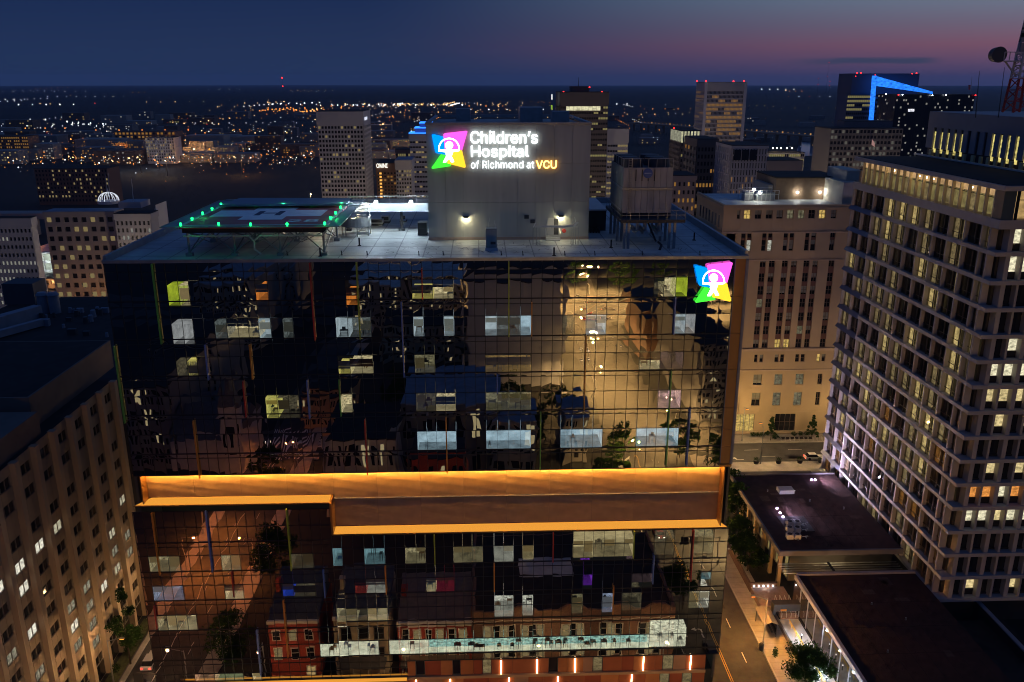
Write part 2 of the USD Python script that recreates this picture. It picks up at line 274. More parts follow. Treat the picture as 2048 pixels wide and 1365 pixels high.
ROOMS_LO = [
 (302, 349, 1102, 1131, 'tan', 0), (441, 481, 1100, 1131, 'tan', 0), (583, 625, 1098, 1128, 'dim', 1), (672, 695, 1096, 1125, 'teal', 1), (732, 770, 1095, 1125, 'teal', 1), (816, 857, 1094, 1125, 'tan', 1), (913, 958, 1092, 1125, 'tan', 1), (983, 1018, 1090, 1125, 'white', 1), (1037, 1077, 1089, 1120, 'tan2', 0), (1142, 1178, 1087, 1118, 'tan2', 0), (1197, 1265, 1085, 1117, 'tan2', 0), (1393, 1432, 1083, 1114, 'khaki', 0), (1308, 1346, 1084, 1115, 'dim', 0),
 (311, 357, 1160, 1190, 'bluewhite', 1), (448, 487, 1172, 1188, 'cream', 1), (560, 592, 1172, 1183, 'blue', 1), (597, 630, 1178, 1184, 'dim', 1), (705, 718, 1167, 1182, 'red', 0), (719, 735, 1167, 1182, 'reddark', 1), (738, 770, 1166, 1182, 'white', 1), (844, 876, 1164, 1180, 'cream', 1), (880, 912, 1160, 1180, 'crimson', 1), (1160, 1192, 1152, 1174, 'purple', 1), (1411, 1425, 1153, 1167, 'teal', 0), (1266, 1300, 1150, 1170, 'mauve', 1),
 (305, 340, 1217, 1247, 'tan', 1), (341, 389, 1217, 1247, 'cream', 1), (681, 703, 1208, 1238, 'tan', 0), (720, 738, 1209, 1236, 'dim', 0), (740, 776, 1209, 1238, 'cream', 1), (983, 1018, 1203, 1233, 'white', 1), (1038, 1055, 1203, 1232, 'white', 1), (1140, 1157, 1200, 1230, 'khaki', 1), (1194, 1216, 1200, 1229, 'bluewhite', 1), (1238, 1277, 1198, 1226, 'dim', 0), (1385, 1405, 1195, 1224, 'tan', 0), (1406, 1424, 1195, 1224, 'white', 1),
 (640, 669, 1277, 1305, 'bright', 1), (670, 766, 1277, 1305, 'bright', 1), (781, 850, 1278, 1303, 'bright', 0), (850, 1300, 1276, 1302, 'aqua', 1), (1300, 1379, 1270, 1301, 'bright', 1),
 (380, 420, 1334, 1354, 'shop', 1), (424, 482, 1334, 1354, 'shop2', 1), (498, 522, 1335, 1353, 'cream', 1)]
RCOL = dict(lime=(.42, .52, .03), lime2=(.5, .55, .14), cream=(.72, .60, .33), amber=(.75, .22, .03), amberdim=(.30, .19, .06), yellow=(.65, .56, .14), grey=(.36, .37, .38), cool=(.42, .52, .58), dimcool=(.11, .13, .13), teal=(.16, .30, .34), ice=(.42, .60, .72), dim=(.10, .085, .05), khaki=(.20, .18, .10), mauve=(.085, .055, .06), pink=(.66, .40, .40), tan=(.36, .31, .17), tan2=(.50, .40, .20), white=(.62, .62, .52), bluewhite=(.28, .34, .48), blue=(.02, .06, .55), red=(.55, .06, .02), reddark=(.12, .012, .015), crimson=(.22, .01, .025), purple=(.17, .03, .48), bright=(.85, .85, .62), aqua=(.34, .64, .55), shop=(.6, .32, .18), shop2=(.42, .48, .25))
def pane_mesh(mb, x0, x1, z0, z1, y, rr, bow):
    n = 4; a, c = rr.gauss(0, .0011), rr.gauss(0, .0011); k1, k2 = rr.gauss(.004, .003) * bow, rr.gauss(.004, .003) * bow; t1, t2 = rr.gauss(0, .0022) * bow, rr.gauss(0, .0022) * bow
    w, h = (x1 - x0) / 2, (z1 - z0) / 2; xs, zs = np.linspace(-1, 1, n + 1), np.linspace(-1, 1, n + 1); v = []
    for p in zs:
        for q in xs: v.append((x0 + w + q * w, y - (k1 * w * (1 - q * q) / 2 * (1 - p * p) + k2 * h * (1 - p * p) / 2) + a * q * w + c * p * h + t1 * w * q * p + t2 * w * (q ** 3 - q), z0 + h + p * h))
    f = []
    for j in range(n):
        for i in range(n): o = j * (n + 1) + i; f += [(o, o + 1, o + n + 2), (o, o + n + 2, o + n + 1)]
    mb.add(v, f)
named = [0]
def curtain(E, rows, majors, y, rooms, bow, xmax=None, xmin=None, keep=None):
    rr = random.Random(len(rows)); clear, rest, mul = MB(), MB(), MB()
    zs = [ZF(v, y) for v in rows]
    rects = []
    for (u0, u1, v0, v1, c, f) in rooms:
        p, q = P(u0, (v0 + v1) / 2, y=y), P(u1, (v0 + v1) / 2, y=y)
        i0 = min(range(len(E)), key=lambda i: abs(E[i] - p[0])); i1 = max(i0 + 1, min(range(len(E)), key=lambda i: abs(E[i] - q[0])))
        rects.append((E[i0], E[i1], ZF(v1, y), ZF(v0, y), c, f))
    for j in range(len(zs) - 1):
        z1, z0 = zs[j], zs[j + 1]
        for i in range(len(E) - 1):
            if keep and not keep((E[i] + E[i + 1]) / 2, (z0 + z1) / 2): continue
            g = (E[i] + .03, E[i + 1] - .03, z0 + .03, z1 - .03, y + .03)
            lit = any(r[0] - .01 <= (E[i] + E[i + 1]) / 2 <= r[1] + .01 and min(r[3], z1) - max(r[2], z0) > .3 for r in rects)
            big = z1 - z0 > 1.6
            if lit:
                if named[0] < 300: m = MB(); pane_mesh(m, *g, rr, bow); m.build('glass_pane', clear_glass, hosp, smooth=30); named[0] += 1
                else: pane_mesh(clear, *g, rr, bow)
            elif big and named[0] < 300 and bow < 1: m = MB(); pane_mesh(m, *g, rr, bow); m.build('glass_pane', mirror_glass, hosp, smooth=30); named[0] += 1
            else: pane_mesh(rest, *g, rr, bow)
    rest.build('glass_panes', mirror_glass, hosp, kind='stuff', smooth=30)
    clear.build('clear_panes', clear_glass, hosp, kind='stuff', smooth=30)
    zl, zh = zs[-1], zs[0]
    for i, x in enumerate(E):
        lo = zl
        if keep and not keep(x + .1, zl + .3) and not keep(x - .1, zl + .3): lo = zl
        if keep:
            zz = [z for z in zs if keep(x + .1, z - .2) or keep(x - .1, z - .2)]
            if not zz: continue
            mul.box(x - .021, x + .021, y - .03, y + .05, min(zz) - .1 if min(zz) > zl + .5 else zl, max(zz))
        else: mul.box(x - .021, x + .021, y - .03, y + .05, zl, zh)
    for v, z in zip(rows, zs):
        h = .06 if v in majors else .02
        xs = [x for x in E if not keep or keep(x - .1, z - .2) or keep(x + .1, z - .2) or keep(x, z + .2)]
        if xs: mul.box(xs[0], xs[-1], y - .034, y + .052, z - h, z + h)
    mul.build('mullion_grid', frame_m, hosp)
    rr2 = random.Random(3)
    for (x0, x1, z0, z1, c, f) in rects:
        col = RCOL[c]; k = 1.25
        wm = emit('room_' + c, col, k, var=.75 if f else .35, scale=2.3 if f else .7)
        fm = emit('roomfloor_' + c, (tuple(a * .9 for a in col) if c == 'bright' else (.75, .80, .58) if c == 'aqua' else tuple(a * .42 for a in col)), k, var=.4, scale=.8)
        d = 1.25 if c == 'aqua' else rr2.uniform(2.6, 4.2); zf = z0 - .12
        m = MB(); m.quad((x0, y + d, zf), (x1, y + d, zf), (x1, y + d, z1 + .3), (x0, y + d, z1 + .3))
        m.quad((x0, y + .12, zf), (x0, y + d, zf), (x0, y + d, z1 + .3), (x0, y + .12, z1 + .3)); m.quad((x1, y + d, zf), (x1, y + .12, zf), (x1, y + .12, z1 + .3), (x1, y + d, z1 + .3))
        m.quad((x0, y + .12, z1 + .3), (x0, y + d, z1 + .3), (x1, y + d, z1 + .3), (x1, y + .12, z1 + .3))
        r = m.build('lit_room', wm, hosp)
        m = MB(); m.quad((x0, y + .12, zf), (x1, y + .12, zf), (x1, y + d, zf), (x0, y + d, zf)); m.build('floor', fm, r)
        m = MB()
        if z1 - z0 < 1.4 and c not in ('bright', 'aqua'): m.box(x0, x1, y + .15, y + .2, z1 - .01, z1 + .9)      # a half-lowered blind
        if c in ('tan', 'tan2', 'khaki', 'cream', 'white', 'dim', 'cool', 'yellow', 'dimcool', 'bluewhite') and z1 - z0 > 1.3:
            for i in range(len(E) - 1):
                if E[i] > x0 - .02 and E[i + 1] < x1 + .02 and rr2.random() < .62:
                    fr = rr2.choice((.25, .4, .4, .55, .7)); B_ = MB(); B_.quad((E[i] + .05, y + .16, z1 - fr * (z1 - z0)), (E[i + 1] - .05, y + .16, z1 - fr * (z1 - z0)), (E[i + 1] - .05, y + .16, z1), (E[i] + .05, y + .16, z1)); B_.build('blind', emit('blind_' + c, (col[0] * .42, col[1] * .37, col[2] * .30), 1.1, var=.12, scale=.6), r)
        for _ in range(int((x1 - x0) * (1.0 if f else .25))):
            fx, fy, w, h = rr2.uniform(x0, x1 - .5), rr2.uniform(.4, d - .8), rr2.uniform(.3, .9), rr2.choice((.45, .75, .75, 1.1))
            w = min(w, x1 - fx)
            m.box(fx, fx + w, y + fy, y + fy + .6, zf + h - .06, zf + h)
            for q in (fx + .03, fx + w - .07): m.box(q, q + .04, y + fy + .03, y + fy + .07, zf, zf + h - .06); m.box(q, q + .04, y + fy + .5, y + fy + .54, zf, zf + h - .06)
            if rr2.random() < .6: m.box(fx + w * .3, fx + w * .75, y + fy + .2, y + fy + .26, zf + h, zf + h + .38)
        m.build('furniture', rr2.choice((black_m, mat('desk_wood', (.16, .09, .05), .6), mat('desk_grey', (.22, .22, .23), .6), mat('chair_blue', (.05, .09, .18), .7))), r)
    return rects
curtain(EU, V_UP, MAJ_UP, 0.0, ROOMS, 1.35)
ZC0, ZC1, ZC2 = ZF(941.5), ZF(1000, 1.2), ZF(1056, 0)
XS = P(668, 1060, y=0)[0]
curtain(EL_, V_LO, MAJ_LO, -.35, [r for r in ROOMS_LO if r[0] > 660 and r[2] < 1320], .55, keep=lambda x, z: x > XS)
def keep_left(x, z): return x < XS - .05
curtain(EL_, V_LL, {1074, 1131, 1188, 1247, 1306, 1349}, -.35, [r for r in ROOMS_LO if r[0] < 660], .55, keep=keep_left)
# the bottom right of the left lower field: glass goes down to the ledge as far as the orange panels
XP = P(815, 1330, y=-.35)[0]
curtain([x for x in EL_ if XS - 1.4 < x < XP + .6], [1318.5, 1330, 1349], {1349}, -.35, [], .55)
# slender coloured fins
FINS = [(295, 526, 680, 'green'), (238, 683, 835, 'green'), (413, 683, 752, 'blue'), (509, 683, 752, 'orange'), (491, 755, 826, 'red'), (379, 832, 946, 'orange'), (630, 526, 676, 'red'), (718, 520, 675, 'lime'), (793, 602, 751, 'blue'), (1015, 520, 673, 'lime'), (620, 755, 831, 'blue'), (690, 755, 827, 'green'), (1057, 605, 672, 'orange'), (1357, 597, 672, 'blue'), (734, 835, 944, 'red'), (886, 833, 943, 'orange'), (836, 535, 597, 'red'), (995, 749, 786, 'blue'), (1079, 824, 941, 'green'), (1341, 820, 937, 'green'), (1387, 822, 936, 'blue'), (1348, 745, 820, 'green'), (1169, 672, 822, 'orange'),
        (312, 1012, 1135, 'orange'), (405, 1010, 1131, 'blue'), (579, 1009, 1131, 'lime'), (650, 1131, 1186, 'blue'), (769, 1126, 1182, 'orange'), (874, 1066, 1125, 'lime'), (983, 1125, 1181, 'orange'), (1101, 1066, 1125, 'red'), (1266, 1066, 1120, 'lime'), (1305, 1116, 1172, 'blue'), (1394, 1066, 1168, 'red'), (517, 1248, 1338, 'blue'), (463, 1131, 1180, 'red'), (1216, 1175, 1232, 'orange'), (315, 1195, 1240, 'red'), (577, 1190, 1302, 'orange')]
FC = dict(green=(.10, .34, .06), lime=(.32, .42, .04), blue=(.10, .20, .48), orange=(.55, .22, .03), red=(.42, .035, .03))
for (u, va, vb, c) in FINS:
    lo = va >= 1000; y = -.35 if lo else 0.0
    x = P(u, va + 4, y=y)[0]; E = EL_ if lo else EU
    x = min(E, key=lambda e: abs(e - x))
    m = MB(); m.box(x - .06, x + .06, y - .38, y - .04, ZF(vb, y), ZF(va, y) if va > 530 else 68.95); m.build('colour_fin', mat('fin_' + c, FC[c], .35), hosp)
# gold corner strip on the right
b = MB()
for j, (a, c) in enumerate(zip([519, 597, 672, 745, 822, 865, 899], [597, 672, 745, 822, 865, 899, 934])): b.box(28.0, 29.1, -.1, .3, ZF(c) + .03, ZF(a) - .03)
b.build('corner_panel', mat('corner_gold', (.34, .155, .035), .5, .1, .5), hosp)
b = MB(); b.box(29.1, 29.4, -.25, .4, ZF(934), 68.98); b.box(27.93, 28.0, -.12, .3, ZF(934), 68.98); b.build('corner_trim', mat('trim_blue_grey', (.16, .17, .21), .5), hosp)
# recessed louver band, lit from the strip under the upper glass
YB = 1.4
XB0, XB1 = -39.6, 28.55
zt, zm, zb = ZC0 - .05, P(900, 993, y=YB)[2], P(900, 1050, y=YB)[2]
zleft = P(480, 994, y=YB)[2]
b = MB(); b.box(XB0, XS, YB + .15, YB + .3, zleft, zt + .4); b.box(XS, XB1, YB + .15, YB + .3, zb, zt + .4); b.build('band_backing', mat('band_backing', (.10, .06, .03), .7), hosp)
nl = 0
for x0, x1, z0 in ((XB0, XS, zleft), (XS, XB1, zb)):
    xs = np.linspace(x0, x1, int((x1 - x0) / 5.0) + 1)
    for i in range(len(xs) - 1):
        m = MB(); z = zt - .05
        while z > z0 + .1:
            a0, a1 = xs[i] + .015, xs[i + 1] - .015; o = .012 * math.sin(i * 1.7)
            if abs(z - zm) > .13: m.hex8([(a0, YB + .02 + o, z - .13), (a1, YB + .02 + o, z - .13), (a1, YB + .15, z - .10), (a0, YB + .15, z - .10)], [(a0, YB + .05 + o, z - .08), (a1, YB + .05 + o, z - .08), (a1, YB + .15, z - .01), (a0, YB + .15, z - .01)])
            z -= .15
        m.build('louver_panel', louver_m, hosp)
b = MB(); b.box(XS, XB1, YB - .06, YB + .1, zm - .05, zm + .05); b.build('band_rail', metal_pale, hosp)
b = MB(); b.box(XL, XR, .06, YB + .3, zt + .02, zt + .3); b.build('soffit', gold_metal, hosp)
# ledges (bright gold): sloping top seen from above, thin lip in front
def ledge(x0, x1, z, yi, yo, lx=0., rx=0.):
    m = MB(); m.hex8([(x0 - lx, yo, z - .25), (x1 + rx, yo, z - .25), (x1, yi, z - .25), (x0, yi, z - .25)], [(x0 - lx, yo, z - .12), (x1 + rx, yo, z - .12), (x1, yi, z + .12), (x0, yi, z + .12)]); return m
m = ledge(XB0 + .3, XS - .02, zleft, YB + .2, -.25, 1.5, 0); m.build('ledge', gold_metal, hosp)
m = ledge(XS - .25, XB1, zb, YB + .2, -.25, 0, 1.0); m.build('ledge', gold_metal, hosp)
b = MB(); b.box(XS - .25, XS - .02, -.45, YB + .15, zb, zleft - .13); b.build('ledge_return', gold_metal, hosp)
b = MB(); b.box(XB0 - .12, XB0, -.1, YB + .3, zleft, zt); b.build('band_end', gold_metal, hosp); b = MB(); b.box(XB1, XB1 + .12, -.1, YB + .3, zb, zt); b.build('band_end', gold_metal, hosp)
strip_m = emit('strip_amber', (1.0, .47, .09), 112)
b = MB(); b.box(XB0 + .1, XB1 - .1, .95, 1.05, zt - .1, zt + .02); b.build('strip_lamp', strip_m, hosp)
strip2 = emit('ledge_glow_amber', (1.0, .40, .05), .85)  # the ledge is no lamp: its orange light is put into a glowing sheet
def glow_sheet(x0, x1, z, yi, yo, lx=0., rx=0.): m = MB(); zz_ = lambda y: z - .12 + .24 * (y - yo) / (yi - yo) + .006; f = lambda y: (yi - y) / (yi - yo); m.quad((x0 - lx * f(yo + .08), yo + .08, zz_(yo + .08)), (x1 + rx * f(yo + .08), yo + .08, zz_(yo + .08)), (x1, yi - .25, zz_(yi - .25)), (x0, yi - .25, zz_(yi - .25))); m.build('ledge_glow_sheet', strip2, hosp)
glow_sheet(XB0 + .35, XS - .3, zleft, YB + .2, -.25, 1.4, 0); glow_sheet(XS - .2, XB1 - .05, zb, YB + .2, -.25, 0, .95)
# base: ledge over the shop front, orange panels with tube lamps
z1, z2 = ZF(1319, -.35), ZF(1348, -.35)
cols = [(.42, .13, .035), (.30, .055, .02), (.50, .17, .05), (.40, .20, .11), (.36, .09, .03)]
pm = [mat(f'base_panel_{i}', c, .6, .08, .6) for i, c in enumerate(cols)]
rb = random.Random(2)
wins = [(831, 850), (905, 921), (965, 983), (1097, 1116), (1185, 1205), (1324, 1346)]
def base_row(xa, xb, za, zb_, ws):
    x = xa
    spans = sorted((P(a, 1335, y=-.35)[0], P(c, 1335, y=-.35)[0]) for a, c in ws)
    while x < xb - .2:
        nxt = min([s for s in spans if s[0] > x - .05] or [(xb, xb)])
        if nxt[0] - x < .15 and nxt[0] < xb:
            w = MB(); w.box(nxt[0], nxt[1], -.2, -.14, za, zb_ - .05); p = w.build('base_window', dark_glass if rb.random() < .5 else emit('base_window_dim', (.20, .15, .07), .8, var=.5, scale=2), hosp)
            w = MB(); w.box(nxt[0], nxt[0] + .07, -.42, -.14, za, zb_ - .05); w.box(nxt[1] - .07, nxt[1], -.42, -.14, za, zb_ - .05); w.build('frame', metal_dark, p)
            x = nxt[1]; continue
        e = min(nxt[0], x + rb.uniform(1.1, 3.6), xb)
        if nxt[0] - e < .4: e = nxt[0]
        e = min(e, xb)
        w = MB(); w.box(x + .015, e - .015, -.4, -.1, za, zb_ - .04); w.build('base_panel', rb.choice(pm), hosp); x = e
XE = 29.5
base_row(XP, XE - 1.5, z2 + .05, z1, wins); base_row(-37, XE - 1.5, z2 - 2.8, z2 - .4, [(760, 790), (700, 720), (1320, 1340), (1365, 1385)]); base_row(-37, XE - 1.5, z2 - 6.5, z2 - 2.85, [])
b = MB(); b.box(XP, XE - 1.5, -.62, -.1, z2 - .38, z2); b.build('base_ledge', mat('ledge_tan', (.46, .26, .13), .6, .1, .8), hosp)
ledge(-37.6, XP - .05, z2 - .1, -.3, -1.1, .8, 0).build('base_canopy', gold_metal, hosp)
glow_sheet(-37.4, XP - .1, z2 - .1, -.3, -1.1, .7, 0)
tube_m = emit('tube_warm', (1., .72, .40), 9.)
for (u, r) in ((1002, 0), (1074, 0), (1150, 0), (1286, 0), (1380, 0), (831, 1), (1018, 1), (1116, 1), (1264, 1), (700, 1), (900, 1)):
    x = P(u, 1335, y=-.4)[0]; za, zc = (z2 + .1, z1 - .05) if r == 0 else (z2 - 2.6, z2 - .45)
    w = MB(); w.box(x - .07, x + .07, -.56, -.44, za, zc); w.build('tube_lamp', tube_m, hosp)
# ---------------------------------------------------------------- on the hospital roof
DZ = 69.0
pent = T('rooftop_penthouse', 'tall plain grey penthouse block on the hospital roof carrying the big lit sign', 'penthouse', (3.4, 26, DZ))
px0, px1, pz, py0 = -6.35, 13.3, 83.0, 12.8
n = 9; es = np.linspace(px0, px1, n + 1); zz = [DZ, 73.6, 78.2, pz - .3]
for j in range(3):
    for i in range(n):
        m = MB(); m.box(es[i] + .018, es[i + 1] - .018, py0, py0 + .2, zz[j] + .018, zz[j + 1] - .018); m.build('wall_panel', plaster, pent)
b = MB(); b.box(px0, px1, py0 + .2, 38, DZ, pz - .6); b.build('wall', plaster, pent)
b = MB(); b.box(px0 - .1, px1 + .1, py0 - .06, py0 + .35, pz - .3, pz); b.box(px0 - .1, px0 + .3, py0 + .35, 38, pz - .3, pz); b.box(px1 - .3, px1 + .1, py0 + .35, 38, pz - .3, pz); b.box(px0, px1, 37.7, 38.1, pz - .3, pz); b.build('parapet', metal_grey, pent)
for q in ((-3.2, -1.2, 30, 33, 1.1), (5.5, 8.6, 28, 33, 1.3), (9.6, 11.8, 24, 27, .9)): b = MB(); b.box(*q[:4], pz - .6, pz + q[4]); b.build('roof_unit', metal_grey, pent)
b = MB(); b.box(px0 - .03, px1 + .03, py0 - .12, py0 - .002, DZ, DZ + .35); b.build('base_curb', mat('curb_tan', (.36, .27, .22), .7), pent)
dx0, dx1 = P(1093, 460, y=py0)[0], P(1117, 460, y=py0)[0]
b = MB(); b.box(dx0, dx1, py0 - .10, py0 - .005, DZ + .5, P(1100, 437, y=py0)[2]); b.build('door', mat('door_grey', (.42, .42, .40), .5), pent)
b = MB(); b.box(dx0 + .62, dx0 + .68, py0 - .16, py0 - .1, DZ + 1.4, DZ + 1.6); b.box(dx0 + .9, dx1 - .05, py0 - .13, py0 - .102, DZ + .6, DZ + 2.6); b.build('door_leaf', metal_dark, pent)
b = MB()
for k in range(3): b.box(dx0 - .1, dx1 + .1, py0 - .55 - .3 * k, py0 - .25 - .3 * k, DZ, DZ + .5 - .16 * k)
for x in (dx0 - .12, dx1 + .1): b.bar((x, py0 - .3, DZ + 1.4), (x, py0 - 1.2, DZ + .95), .05); b.bar((x, py0 - 1.2, DZ), (x, py0 - 1.2, DZ + .95), .05); b.bar((x, py0 - .3, DZ + .5), (x, py0 - .3, DZ + 1.4), .05)
b.build('door_step', metal_pale, pent)
for (u, v) in ((1053, 434), (1065, 443)):
    p = P(u, v, y=py0); m = MB(); m.box(p[0] - .28, p[0] + .28, py0 - .2, py0 - .01, p[2] - .22, p[2] + .22); m.build('vent_box', metal_dark, pent)
p = P(1128, 462, y=py0); m = MB(); m.tube((p[0], py0 - .15, p[2]), (p[0], py0 - .01, p[2]), .26, n=12); m.build('alarm_bell', mat('bell_red', (.55, .05, .03), .4), pent)
for k, (u, v) in enumerate(((932, 438), (1122, 436))):
    p = P(u, v, y=py0 - .35)
    L = T('wall_lamp', ('warm wall lamp on the penthouse left of the grey cabinet', 'warm wall lamp on the penthouse above the grey door')[k], 'lamp', (p[0], py0, DZ))
    m = MB(); m.box(p[0] - .32, p[0] + .32, py0 - .5, py0 - .02, p[2] + .12, p[2] + .3); m.box(p[0] - .32, p[0] + .32, py0 - .5, py0 - .44, p[2] + .02, p[2] + .12); m.build('shade', metal_dark, L)
    m = MB(); m.box(p[0] - .26, p[0] + .26, py0 - .43, py0 - .08, p[2] - .0, p[2] + .118); m.build('lens', emit('wall_lamp_lens', (1., .88, .52), 60), L); lamp_light(L.path + '/light', (0, -2.2, 1.6), (1., .88, .60), 17, .15)
# --- the signs
def figure(kind):
    out = {}
    if kind == 'facade':   # traced in crop pixels of the emblem, 1306 px across 220
        out['blue'] = [(525, 245), (560, 243), (735, 290), (700, 505), (690, 495), (580, 478), (568, 462)]
        out['pink'] = [(670, 240), (690, 228), (955, 198), (970, 208), (905, 442), (690, 440)]
        out['green'] = [(640, 492), (715, 512), (768, 642), (535, 677), (522, 665)]
        out['gold'] = [(740, 452), (890, 438), (903, 450), (950, 650), (935, 664), (722, 608)]
    return out
def logo(prefix, place, t, label, extra):
    g = T('lit_emblem' if extra else 'lit_emblem', label, 'sign', tuple(place(700, 640, 0)))
    sh = figure('facade')
    C_ = dict(blue=(.0, .26, 1.), pink=(1., .10, .68), green=(.05, .80, .04), gold=(1., .60, .03))
    for i, k in enumerate(('blue', 'pink', 'green', 'gold')):
        pg = Polygon(sh[k]).buffer(-8).buffer(14).buffer(-6)
        m = trimesh.creation.extrude_polygon(pg, 1.0); v = np.array([place(a, c, t + .02 * i - .16 * (1 - e)) for a, c, e in m.vertices]); mm = MB(); mm.add(v, m.faces[:, ::-1])
        mm.build(k + '_panel', emit('logo_' + k, C_[k], 1.5 if not extra else 2.4), g)
    head = Point(743, 380).buffer(50)
    bow = Point(741, 437).buffer(1); 
    ring = LineString([(741 + 127 * math.cos(a), 440 - 146 * math.sin(a) ** .9 if math.sin(a) > 0 else 440) for a in np.linspace(0, math.pi, 28)]).buffer(9)
    body = Polygon([(612, 437), (868, 437), (866, 450), (788, 464), (772, 520), (803, 584), (790, 592), (768, 590), (744, 545), (702, 594), (668, 594), (708, 515), (700, 464), (614, 458)]).buffer(3)
    pg = unary_union([head, ring, body, bow])
    for q in getattr(pg, 'geoms', [pg]):
        m = trimesh.creation.extrude_polygon(q, 1.0); v = np.array([place(a, c, t + .10 - .05 * (1 - e)) for a, c, e in m.vertices]); mm = MB(); mm.add(v, m.faces[:, ::-1]); mm.build('white_figure', emit('logo_white', (1., 1., .97), 3.0), g)
    return g
s0 = 220 / 1306
def place_f(a, c, d): p = P(1300 + a * s0, 490 + c * s0, y=0); return np.array([p[0], -.30 - d, p[2]])
logo('facade', place_f, .12, 'lit four-colour emblem with white figure at the upper right of the mirror glass', 0)
def place_p(a, c, d):
    u = 863 + (a - 523) * (935 - 863) / (970 - 523); v = 262 + (c - 198) * (338 - 262) / (677 - 198); p = P(u, v, y=py0 - .2); return np.array([p[0], py0 - .22 - d, p[2]])
logo('pent', place_p, .1, 'lit four-colour emblem with white figure on the penthouse left of the lettering', 1)
sign = T('lit_sign', 'lit white lettering of the hospital name on the grey penthouse wall', 'sign', (3, py0, 78))
wl = emit('letter_white', (.90, .97, 1.0), 3.0); ol = emit('letter_gold', (1., .70, .22), 2.6); oe = emit('letter_orange_edge', (1., .36, .02), 3.0)
def word(txt, u0, u1, vb, vt, m_, bold=True, halo=None):
    a, c = P(u0, vb, y=py0), P(u1, vt, y=py0)
    tm = meshkit.text_mesh(txt, c[2] - a[2], .12, bold); v = tm.vertices.copy(); v[:, 0] -= v[:, 0].min(); sx = (c[0] - a[0]) / v[:, 0].max()
    k = MB(); k.add(np.c_[a[0] + v[:, 0] * sx, py0 - .22 - v[:, 2], a[2] + v[:, 1]], tm.faces); k.build('word', m_, sign)
    if halo:
        tm = meshkit.text_mesh(txt, (c[2] - a[2]), .03, True); v = tm.vertices.copy(); v[:, 0] -= v[:, 0].min(); sx = (c[0] - a[0] + .1) / v[:, 0].max()
        k = MB(); k.add(np.c_[a[0] - .05 + v[:, 0] * sx, py0 - .19 - v[:, 2], a[2] - .03 + v[:, 1] * 1.05], tm.faces); k.build('word_edge', halo, sign)
word("Children\u2019s", 940.5, 1075.5, 286.5, 263, wl); word('Hospital', 942, 1058, 313.5, 292, wl); word('of Richmond at', 942, 1068, 336.5, 321.5, wl, False); word('VCU', 1072, 1113, 336.5, 321.5, ol, True, oe)
# --- helipad
hz = P(510, 462, y=3.2)[2]
fl, fr, bl, br = P(352, 452, z=hz + .6), P(668, 452, z=hz + .6), P(442, 405, z=hz + .6), P(692, 404, z=hz + .6)
print('pad', hz, fl, fr, bl, br)
x0p, x1p, y0p, y1p = -33.6, -15.2, fl[1], bl[1]
x0p = (fl[0] + bl[0]) / 2 + .6; x1p = (fr[0] + br[0]) / 2
pad = T('helipad', 'raised rooftop helipad with white cross, red deck and green edge lights on steel trusses', 'helipad', ((x0p + x1p) / 2, (y0p + y1p) / 2, DZ))
zt_ = hz + .6
b = MB(); b.box(x0p, x1p, y0p, y1p, zt_ - .35, zt_); b.build('deck', mat('pad_red', (.42, .12, .13), .7, .15, .5), pad)
b = MB(); w = .45; b.box(x0p, x1p, y0p, y0p + w, zt_ + .004, zt_ + .012); b.box(x0p, x1p, y1p - w, y1p, zt_ + .004, zt_ + .012); b.box(x0p, x0p + w, y0p + w, y1p - w, zt_ + .004, zt_ + .012); b.box(x1p - w, x1p, y0p + w, y1p - w, zt_ + .004, zt_ + .012); b.build('edge_line', mat('pad_line', (.50, .55, .60), .7), pad)
def padp(u, v): p = P(u, v, z=zt_); return p[0], p[1]
cx, cy = padp(540, 427)
cw, cl = (x1p - x0p) * .155, (x1p - x0p) * .40
b = MB(); b.box(cx - cw, cx + cw, cy - cl * .78, cy + cl * .78, zt_ + .006, zt_ + .014); b.box(cx - cl, cx - cw, cy - cw, cy + cw, zt_ + .006, zt_ + .014); b.box(cx + cw, cx + cl, cy - cw, cy + cw, zt_ + .006, zt_ + .014); b.build('cross', mat('pad_white', (.78, .82, .86), .7, .1, 1.), pad)
b = MB(); h = cw * .62; b.box(cx - h, cx - h * .55, cy - h * 1.1, cy + h * 1.1, zt_ + .016, zt_ + .022); b.box(cx + h * .55, cx + h, cy - h * 1.1, cy + h * 1.1, zt_ + .016, zt_ + .022); b.box(cx - h * .55, cx + h * .55, cy - h * .2, cy + h * .2, zt_ + .016, zt_ + .022); b.build('letter_h', mat('pad_blue', (.05, .06, .12), .7), pad)
# weight marking in the near right quarter
tm = meshkit.text_mesh('28', 1.7, .008, True); v = tm.vertices; tx, ty = padp(570, 442); b = MB(); b.add(np.c_[tx + v[:, 0] * 1.3, ty - .9 + v[:, 1], zt_ + .006 + v[:, 2]], tm.faces); b.build('weight_mark', mat('pad_white', (.6, .64, .7)), pad)
